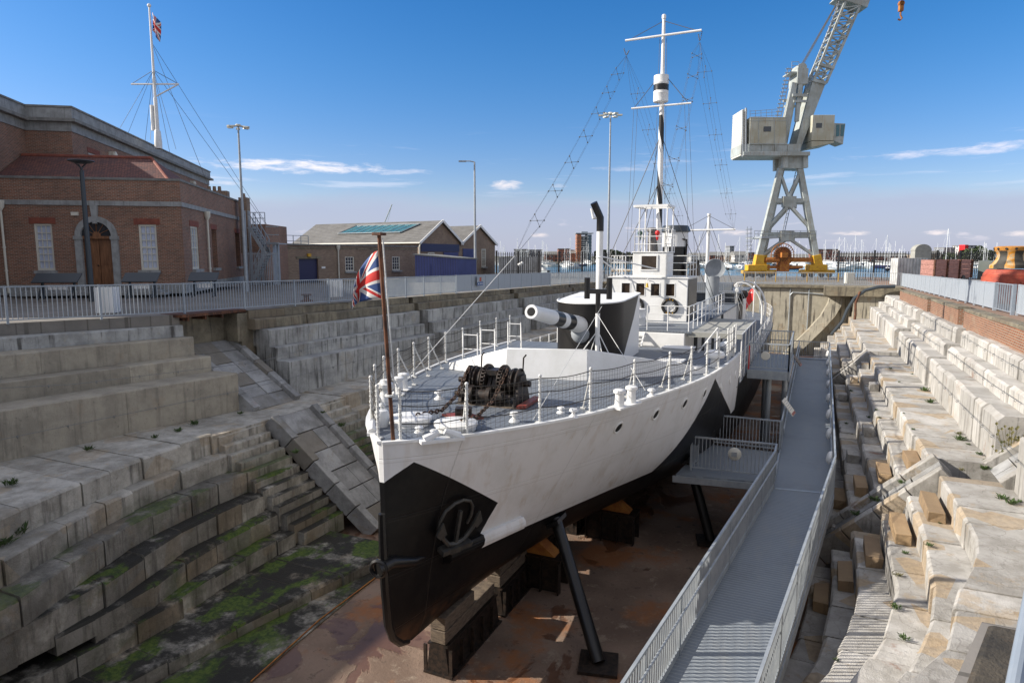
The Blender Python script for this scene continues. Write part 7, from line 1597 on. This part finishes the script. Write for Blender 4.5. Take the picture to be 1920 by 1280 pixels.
# ================================================================ far shore
FR = random.Random(5)
mb = MB()
sh = [(u, 520 + 60 * math.sin(u * .004)) for u in range(-400, 2600, 100)]
top = [at(u, 480, d) for u, d in sh]
for (a, b) in zip(top, top[1:]):
    mb.quad(V((*a.xy, -3.0)), V((*b.xy, -3.0)), V((*(b + FH * 1400).xy, 2)), V((*(a + FH * 1400).xy, 2))); mb.quad(V((*a.xy, -4)), V((*b.xy, -4)), V((*b.xy, -3.0)), V((*a.xy, -3.0)))
single('far_shore', mb, mat('far_shore_ground', (.16,.15,.13), (.10,.11,.08), .05, .9), 'low far shore across the harbour', 'shore', kind='structure')
def far_mat(name, wall, win, su, sv):
    m, t, b = base(name, .8); x = t.xyz(t.uv()); fu = t.math('ABSOLUTE', t.math('SUBTRACT', t.math('FRACT', t.math('MULTIPLY', x[0], 1 / su)), .5)); fv = t.math('ABSOLUTE', t.math('SUBTRACT', t.math('FRACT', t.math('MULTIPLY', x[1], 1 / sv)), .5))
    f = t.math('MULTIPLY', t.math('LESS_THAN', fu, .24), t.math('LESS_THAN', fv, .26)); C(b, t, t.mix(f, t.mix(t.noise(t.pos(), .12, 4), wall, tuple(c * .75 for c in wall)), win)); return m
FMt = {'red': far_mat('distant_red_brick', (.26,.12,.09), (.07,.07,.08), 3.2, 3.1), 'white': far_mat('distant_white_render', (.55,.54,.52), (.10,.11,.13), 3.4, 3.0), 'grey': far_mat('distant_grey_flats', (.26,.27,.29), (.10,.12,.15), 3, 3.0),
       'orange': far_mat('distant_orange_brick', (.42,.17,.085), (.20,.10,.07), 2.4, 3.0), 'glass': far_mat('distant_blue_glass', (.10,.15,.19), (.35,.40,.42), 3.0, 2.6), 'tan': far_mat('distant_tan_brick', (.34,.26,.19), (.09,.09,.10), 3.3, 3.1)}
def fbuild(u0, u1, v, d, m, label, roof='flat', depth=14, group='houses on the far shore', rm=None, turn=0.0):
    a, b = at(u0, 480, d), at(u1, 480, d + turn); z = at(u0, v, d).z; dd = (b - a); dd.z = 0; L = dd.length; dd.normalize(); n = V((-dd.y, dd.x, 0)); t = thing('far_building', label, 'building', (a.x, a.y, -3), group)
    zr = z - (3.0 if roof == 'gable' else 0); mb = MB(); mb.prism([V((*p.xy, -3.2)) for p in (a, b, b + n * depth, a + n * depth)], (0, 0, zr + 3.2)); part('wall', mb, FMt[m], t)
    mb = MB()
    if roof == 'gable': q = [V((*p.xy, zr)) for p in (a - dd * .4, b + dd * .4)]; r = [p + n * depth / 2 + ZU * 3.0 for p in q]; k = [p + n * (depth + .3) for p in q]; mb.quad(q[0] - n * .3, q[1] - n * .3, r[1], r[0]); mb.quad(k[1], k[0], r[0], r[1]); mb.add([q[0] - n*.3, r[0], k[0]], [(0,1,2)]); mb.add([q[1]-n*.3, r[1], k[1]], [(2,1,0)])
    else: mb.prism([V((*p.xy, zr)) for p in (a - dd * .4 - n * .4, b + dd * .4 - n * .4, b + dd * .4 + n * depth, a - dd * .4 + n * depth)], (0, 0, .5))
    part('roof', mb, rm or MT['lead'], t); return t
# orange and glass tower
def tower():
    d = 540; P_ = lambda u: at(u, 480, d); z = lambda v: at(1095, v, d).z
    t = thing('tower_block', 'orange brick and blue glass tower block across the harbour', 'tower block', (P_(1095).x, P_(1095).y, -3))
    for u0, u1, v, m, nm, o in ((1081.5, 1089.5, 439, 'orange', 'brick_wing', 0), (1089.6, 1099.5, 443, 'glass', 'glass_centre', 1.5), (1099.6, 1109, 440, 'glass', 'glass_wing', 0)):
        a, b = P_(u0) + FH * o, P_(u1) + FH * o; mb = MB(); mb.prism([V((*p.xy, -3)) for p in (a, b, b + FH * 14, a + FH * 14)], (0, 0, z(v) + 3)); part(nm, mb, FMt[m], t)
    mb = MB(); a, b = P_(1079), P_(1112); mb.prism([V((*p.xy, z(438))) for p in (a - FH, b - FH, b + FH * 15, a + FH * 15)], (0, 0, .6)); c = P_(1096); mb.obox(V((*(c + FH * 5).xy, z(437))), RT * 2.6, FH * 3, ZU * 1.3); part('roof', mb, MT['galv'], t)
    mb = MB()
    for k in range(14): zz_ = lerp(z(494), z(443), k / 13.0); mb.obox(V((*(P_(1080.5) + FH * .5).xy, zz_)), RT * .7, FH * 1.2, ZU * .25); mb.obox(V((*(P_(1096) - FH * .4).xy, zz_)), RT * 2.6, FH * .6, ZU * .3)
    part('balconies', mb, FMt['white'], t)
tower()
B_ = [(964, 988, 468, 560, 'white', 'flat', 'white flat blocks left of the orange tower'), (989, 1017, 469, 575, 'grey', 'flat', 'grey glassy flats beside the white blocks'), (1022, 1045, 471, 560, 'red', 'gable', 'small red gabled houses left of the tower'), (1047, 1069, 467, 550, 'red', 'flat', 'red and white flats just left of the tower'), (1070, 1081, 468, 545, 'orange', 'gable', 'narrow orange house touching the tower'),
      (1296, 1330, 474, 545, 'white', 'gable', 'white house row behind the signal mast'), (1331, 1358, 472, 560, 'red', 'gable', 'red brick row behind the ship searchlight'), (1360, 1382, 473, 555, 'tan', 'gable', 'tan house left of the twin chimneys'), (1368, 1376, 462, 640, 'grey', 'flat', 'tall grey block rising over red roofs'), (1378, 1402, 471, 545, 'white', 'gable', 'white gabled house left of the crane'), (1403, 1421, 474, 560, 'red', 'flat', 'low red brick block at the crane leg'),
      (1424, 1530, 476, 570, 'red', 'gable', 'long red brick terrace seen through the crane legs'), (1530, 1572, 468, 548, 'red', 'flat', 'red brick flats with grey mansard right of the crane'), (1574, 1706, 474, 565, 'red', 'gable', 'long red brick warehouse behind the marina'), (1708, 1742, 478, 560, 'tan', 'flat', 'low tan building behind the white store'), (1744, 1766, 470, 600, 'tan', 'gable', 'tan house right of the white store'), (1768, 1800, 465, 620, 'grey', 'flat', 'grey stepped flats above the wagon'), (1803, 1829, 461, 610, 'white', 'flat', 'white block with a red end above the trees'),
      (1118, 1150, 488, 530, 'grey', 'flat', 'low grey boatyard shed under the trees'), (1152, 1200, 487, 535, 'white', 'flat', 'white boatyard shed behind the ship bridge'), (1850, 1905, 476, 650, 'red', 'gable', 'distant red row left of the capstan')]
for u0, u1, v, d, m, rf, lb in B_: fbuild(u0, u1, v, d, m, lb, rf)
mb = MB(); a = at(1803, 480, 608); z0, z1 = -3, at(1803, 459, 608).z; mb.obox(V((*(a + RT * 1.2).xy, (z0 + z1) / 2)), RT * 1.5, FH * 4, ZU * (z1 - z0) / 2); single('red_stair_tower', mb, MT['red_bright'], 'bright red stair tower at the end of the white block', 'tower')
# far trees: one mass
mb = MB(); leafm = mat('far_tree_leaves', (.035,.055,.022), (.065,.085,.035), .25, .9)
def clump(u0, u1, v, d, n):
    for k in range(n):
        u = FR.uniform(u0, u1); top_ = v + abs((u - (u0 + u1) / 2) / (u1 - u0)) * 9; vv = FR.uniform(top_, 493); p = at(u, vv, d + FR.uniform(-12, 12)); s = FR.uniform(.6, 1.6)
        a = V((FR.uniform(-1, 1), FR.uniform(-1, 1), FR.uniform(-1, 1))).normalized() * s; b = a.cross(V((FR.uniform(-1, 1), FR.uniform(-1, 1), FR.uniform(-1, 1)))).normalized() * s; mb.add([p - a - b * .5, p + a - b * .6, p + a * .8 + b, p - a * .7 + b * .8], [(0, 1, 2, 3)])
for q in ((1115, 1165, 468, 560, 900), (1150, 1210, 474, 570, 700), (1255, 1300, 476, 600, 300), (1800, 1840, 466, 590, 700), (1826, 1850, 461, 590, 450), (1838, 1872, 470, 585, 500), (1765, 1800, 474, 610, 250), (1005, 1030, 481, 590, 150), (1195, 1260, 479, 590, 350)): clump(*q)
single('far_trees', mb, leafm, 'dark green trees along the far shore', 'trees', kind='stuff')
# yachts
def yacht_proto(hull_m, label, L=9.0, mast=12.5):
    t = thing('yacht', label, 'yacht', (0, 0, 0), 'yachts moored in the marina'); rows = []
    for k in range(9):
        s = k / 8; w = 1.4 * math.sin(math.pi * min(1, .18 + s * .9)) if s < 1 else .02; x = (s - .5) * L; rows.append([(x, -w, 1.0 + .15 * s), (x, -w * .8, .2), (x, 0, -.15), (x, w * .8, .2), (x, w, 1.0 + .15 * s)])
    mb = MB(); mb.grid(rows); mb.grid([[r[0], r[4]] for r in rows]); part('hull', mb, MT[hull_m], t, smooth=40)
    mb = MB(); mb.prism([(-2.2, -.8, 1.0), (1.6, -.6, 1.05), (1.6, .6, 1.05), (-2.2, .8, 1.0)], (0, 0, .45)); part('cabin', mb, MT['white'], t)
    mb = MB(); mb.tube((.6, 0, 1), (.6, 0, mast), .085, n=6); mb.tube((.6, -.8, mast * .6), (.6, .8, mast * .6), .04, n=5); mb.tube((.6, 0, 2.2), (-3.2, 0, 2.1), .14, n=6)
    mb.tube((.6, 0, mast), (4.4, 0, 1.15), .02, n=4); mb.tube((.6, 0, mast), (-4.4, 0, 1.1), .02, n=4); part('mast', mb, MT['white'], t); return t
ypro = [yacht_proto('white', 'white hulled yacht with bare mast moored at the far shore'), yacht_proto('navy', 'dark blue hulled yacht with bare mast moored at the far shore', 8.0, 10.5)]
used = [False, False]; cnt = 0
spots = [(FR.uniform(915, 1080), FR.uniform(330, 500)) for _ in range(26)] + [(FR.uniform(1085, 1300), FR.uniform(380, 500)) for _ in range(18)] + [(FR.uniform(1290, 1450), FR.uniform(300, 500)) for _ in range(16)] + [(FR.uniform(1450, 1700), FR.uniform(260, 500)) for _ in range(34)] + [(FR.uniform(1700, 1890), FR.uniform(300, 480)) for _ in range(12)]
spots += [(972, 470), (1389, 300), (1575, 330), (1600, 300), (1663, 310), (1772, 240)]
for k, (u, d) in enumerate(spots):
    p = at(u, 480, d); w = 0 if FR.random() < .75 else 1; loc = (p.x, p.y, -3.6); rz = FR.uniform(0, 6.28); s = FR.uniform(.75, 1.25)
    if not used[w]: o = ypro[w]; o.location = loc; o.rotation_euler = (0, 0, rz); used[w] = True
    else: o = dup(ypro[w], loc, None, rz, s)
# motor boats
mb0 = thing('motor_boat', 'small white motor boat lying low in the marina', 'boat', (0, 0, 0), 'motor boats in the marina'); rows = []
for k in range(7): s = k / 6; w = 1.3 * math.sin(math.pi * min(1, .25 + s * .8)) if s < 1 else .02; x = (s - .5) * 7; rows.append([(x, -w, .9 + .3 * s), (x, -w * .7, 0), (x, w * .7, 0), (x, w, .9 + .3 * s)])
mb = MB(); mb.grid(rows); mb.grid([[r[0], r[3]] for r in rows]); part('hull', mb, MT['white'], mb0, smooth=40)
mb = MB(); mb.prism([(-1.5, -.9, .95), (1.0, -.7, 1.1), (.5, -.6, 2.0), (-1.4, -.8, 2.0)], (0, 1.6, 0)); part('cabin', mb, MT['white'], mb0)
mb = MB(); mb.prism([(.97, -.6, 1.3), (.97, .6, 1.3), (.62, .5, 1.85), (.62, -.5, 1.85)], (.02, 0, .01)); part('windscreen', mb, MT['glass'], mb0)
for k in range(34):
    u = FR.choice([FR.uniform(1000, 1110), FR.uniform(1370, 1420), FR.uniform(1540, 1700), FR.uniform(1200, 1330)]); p = at(u, 480, FR.uniform(210, 480)); loc = (p.x, p.y, -3.65); rz = FR.uniform(0, 6.28)
    if k == 0: mb0.location = loc; mb0.rotation_euler = (0, 0, rz)
    else: dup(mb0, loc, None, rz, FR.uniform(.7, 1.3))
mb = MB(); a, b = at(735, 383, 420), at(722, 415, 420); mb.tube(a, at(712, 440, 420), .35, n=5); mb.tube(a, at(726, 420, 420) , .1, n=4); mb.tube(at(712, 440, 420), V((*at(712, 440, 420).xy, -3)), .5, n=5); single('distant_crane_jib', mb, MT['cream'], 'faint distant crane jib above the workshop roof', 'crane')
# ================================================================ weeds in the joints
WR = random.Random(3)
def weed_proto(m, n, h, spread, label):
    mb = MB()
    for k in range(n):
        a = WR.uniform(0, 6.28); r = WR.uniform(0, spread) * .6; c = V((r * math.cos(a), r * math.sin(a), 0)); b = WR.uniform(0, 6.28); d = V((math.cos(b), math.sin(b), 0)); l = h * WR.uniform(.5, 1.2); tip = c + d * spread * WR.uniform(.3, .9) + ZU * l; w = d.cross(ZU) * h * .16; md = c.lerp(tip, .55) + ZU * l * .15
        mb.add([c, md - w * .7, tip, md + w * .7], [(0, 1, 2, 3)])
    return single('weed', mb, MT[m], label, 'weed', 'weeds growing in the stone joints', loc=(0, 0, 0))
wp_ = [weed_proto('leaf', 46, .13, .16, 'small green weed tuft sprouting from the stone steps'), weed_proto('leaf_dry', 40, .12, .20, 'dry brown weed tuft sprouting from the stone steps')]
wu = [False, False]
def weed(x, y, z, s=1.0, kind=0):
    if not wu[kind]: o = wp_[kind]; wu[kind] = True
    else: o = wp_[kind].copy(); COL.objects.link(o)
    o.location = (x, y, z - .01); s *= .75; o.scale = (s, s, s * WR.uniform(.7, 1.1)); o.rotation_euler = (0, 0, WR.uniform(0, 6.28))
for k in range(34):
    y = WR.uniform(11.5, 38); i = WR.choice([0, 0, 0, 1, 2, 3]); x = (interp(y, RA[i][1]) + (WR.choice([1.35, 1.3, .1, .6]) if i == 0 else WR.choice([.06, .45, .3])))
    weed(x, y, [-3.4, -4.0, -4.55, -5.15][i] + .02, WR.uniform(.4, 1.0), 0 if WR.random() < .5 else 1)
for u, v, z, s in ((1733, 733, -3.4, 1.6), (1745, 755, -3.4, 1.4), (1800, 825, -3.4, 1.6), (1845, 880, -3.4, 1.2), (1880, 935, -3.4, 1.3), (1895, 945, -3.4, 1.3), (1640, 938, -4.6, 1.5), (1605, 965, -5.2, 1.4), (1690, 905, -3.9, 1.0)): p = atz(u, v, z); weed(p.x, p.y, z, s, 0)
for u, v, z, s in ((165, 845, -3.4, 1.3), (365, 797, -3.4, 1.5), (335, 810, -3.4, 1.2), (290, 822, -3.4, 1.0), (450, 777, -3.4, 1.1), (30, 1005, -3.98, 2.2), (5, 1022, -3.98, 2.0), (555, 850, -4.2, 1.3), (640, 800, -4.0, 1.4), (605, 775, -3.5, 1.0), (20, 910, -3.4, 1.6), (600, 590, -.75, 1.0), (655, 575, -.7, 1.2), (80, 972, -4.0, 1.2)): p = atz(u, v, z); weed(p.x, p.y, z + .02, s, 0)
# a dry bush against the pale block end
mb = MB()
for k in range(60):
    a = WR.uniform(0, 6.28); p0 = V((4.75, 20.15, -3.38)); tip = p0 + V((WR.uniform(-.35, .35), WR.uniform(-.2, .1), WR.uniform(.3, 1.15))); mb.tube(p0 + V((WR.uniform(-.05, .05), 0, 0)), tip, .006, .003, 4)
    mb.add([tip, tip + V((.03, 0, .05)), tip + V((0, .03, .08)), tip + V((-.04, 0, .04))], [(0, 1, 2, 3)])
single('dry_bush', mb, MT['leaf_dry'], 'spindly dry bush against the end of the pale block wall', 'bush')
# ================================================================ light, sky, camera
SUN_AZ = V((-.915, -.40, 0)).normalized(); EL = math.radians(29)
sd = bpy.data.lights.new('sun', 'SUN'); sd.energy = 4.6; sd.angle = math.radians(.5); sd.color = (1.0, .93, .83)
so = bpy.data.objects.new('sun', sd); COL.objects.link(so); dirv = SUN_AZ * math.cos(EL) + ZU * math.sin(EL); so.rotation_euler = dirv.to_track_quat('Z', 'Y').to_euler(); so.location = (-40, -20, 40)
w = bpy.data.worlds.new('World'); sc.world = w; w.use_nodes = True; wt = NT(w); bg = wt.n['Background']
sky = wt.new('ShaderNodeTexSky', sky_type='NISHITA', sun_disc=False, sun_elevation=EL, sun_rotation=math.atan2(SUN_AZ.x, SUN_AZ.y), altitude=0, air_density=1.0, dust_density=.6, ozone_density=3.0)
gen = wt.new('ShaderNodeTexCoord').outputs['Generated']; x = wt.xyz(gen); az = wt.math('ARCTAN2', x[0], x[1]); el = x[2]
skyc = wt.new('ShaderNodeHueSaturation', {'Hue': .508, 'Saturation': 1.40, 'Value': .645, 'Color': sky.outputs[0]}).outputs[0]
skyc = wt.mix(wt.ramp(el, .30, .06), skyc, wt.mix(1.0, skyc, (1.0, .86, .97), 'MULTIPLY'))
cmb = lambda a, b, c=0.0: wt.new('ShaderNodeCombineXYZ', {0: a, 1: b, 2: c}).outputs[0]
# lavender bank low over the horizon
edge_ = wt.math('MULTIPLY_ADD', wt.noise(cmb(wt.math('MULTIPLY', az, 2.5), wt.math('MULTIPLY', el, 8.0)), 2.0, 5, .6), .05, .053)
bank = wt.new('ShaderNodeMapRange', {0: wt.math('SUBTRACT', edge_, el), 1: -.02, 2: .016, 3: 0.0, 4: 1.0}, interpolation_type='SMOOTHSTEP').outputs[0]
col = wt.mix(wt.math('MULTIPLY', bank, .8), skyc, (2.0, 2.22, 3.0))
# streaks and puffs
st = wt.noise(cmb(wt.math('MULTIPLY', az, 2.2), wt.math('MULTIPLY', el, 26.0), 3.0), 1.7, 6, .62, .3)
stm = wt.math('MULTIPLY', wt.ramp(st, .56, .70), wt.math('MULTIPLY', wt.ramp(el, .07, .10), wt.ramp(el, .20, .13)))
col = wt.mix(wt.math('MULTIPLY', stm, .25), col, (5.0, 4.8, 5.1))
pf = wt.noise(cmb(wt.math('MULTIPLY', az, 9.0), wt.math('MULTIPLY', el, 34.0), 8.0), 1.6, 5, .55)
pfm = wt.math('MULTIPLY', wt.ramp(pf, .60, .68), wt.math('MULTIPLY', wt.ramp(el, .014, .026), wt.ramp(el, .062, .036)))
col = wt.mix(wt.math('MULTIPLY', pfm, .25), col, (5.2, 4.6, 4.7))
nwisp = wt.noise(cmb(wt.math('MULTIPLY', az, 26.0), wt.math('MULTIPLY', el, 120.0)), 1.0, 5, .65, .4)
def wisp(u, v, wu, wv, amt, c):
    global col
    d = ray(u, v).normalized(); a0 = math.atan2(d.x, d.y); k1 = wu / 1250; k2 = wv / 1250
    q = wt.math('ADD', wt.math('POWER', wt.math('ABSOLUTE', wt.math('MULTIPLY', wt.math('SUBTRACT', az, a0), 1 / k1)), 2), wt.math('POWER', wt.math('ABSOLUTE', wt.math('MULTIPLY', wt.math('SUBTRACT', el, d.z), 1 / k2)), 2))
    n_ = nwisp
    m_ = wt.ramp(wt.math('MULTIPLY_ADD', n_, 1.5, wt.math('MULTIPLY', q, -1.0)), .35, 1.0)
    col = wt.mix(wt.math('MULTIPLY', m_, amt), col, c)
for q_ in ((560, 312, 270, 20, .9, (4.6, 4.4, 4.6)), (750, 322, 120, 9, .5, (4.2, 4.1, 4.5)), (950, 346, 48, 16, .85, (5.0, 4.5, 4.4)), (1050, 348, 30, 8, .4, (4.4, 4.2, 4.4)), (1180, 315, 120, 10, .35, (4, 3.9, 4.3)), (1780, 285, 240, 12, .6, (4.4, 4.2, 4.6)), (1900, 268, 80, 10, .5, (4.4, 4.2, 4.6)), (410, 342, 60, 9, .5, (4.4, 4.2, 4.4)), (1015, 440, 30, 10, .7, (4.6, 4.1, 4.0)), (1380, 436, 50, 11, .8, (4.6, 4.1, 4.0)), (1590, 437, 60, 7, .8, (4.6, 4.1, 4.0)), (1760, 436, 45, 7, .7, (4.6, 4.1, 4.0)), (1905, 438, 40, 12, .8, (4.6, 4.1, 4.0))): wisp(*q_)
# white cloud added outside the view, overhead and behind, as neutral fill light
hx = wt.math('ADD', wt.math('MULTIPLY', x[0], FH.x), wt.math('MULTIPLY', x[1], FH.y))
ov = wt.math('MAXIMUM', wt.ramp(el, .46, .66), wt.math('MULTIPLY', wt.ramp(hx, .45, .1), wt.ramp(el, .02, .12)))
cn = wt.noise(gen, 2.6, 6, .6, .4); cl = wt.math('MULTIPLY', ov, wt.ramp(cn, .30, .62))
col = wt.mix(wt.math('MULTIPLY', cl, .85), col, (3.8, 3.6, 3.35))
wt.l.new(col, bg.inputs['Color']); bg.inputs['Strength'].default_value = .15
cd = bpy.data.cameras.new('camera'); co = bpy.data.objects.new('camera', cd); COL.objects.link(co); co.location = CAM; cd.sensor_width = 36; cd.lens = 36 * FPX / 1920; cd.clip_end = 6000; cd.clip_start = .05
co.rotation_euler = (math.pi / 2 - PITCH, 0, YAW); sc.camera = co
sc.view_settings.view_transform = 'Standard'; sc.view_settings.look = 'None'; sc.view_settings.exposure = .68; sc.view_settings.gamma = 1
sc.render.engine = 'CYCLES'; sc.cycles.max_bounces = 6; sc.cycles.diffuse_bounces = 3; sc.cycles.glossy_bounces = 3; sc.cycles.transmission_bounces = 2; sc.cycles.use_denoising = True
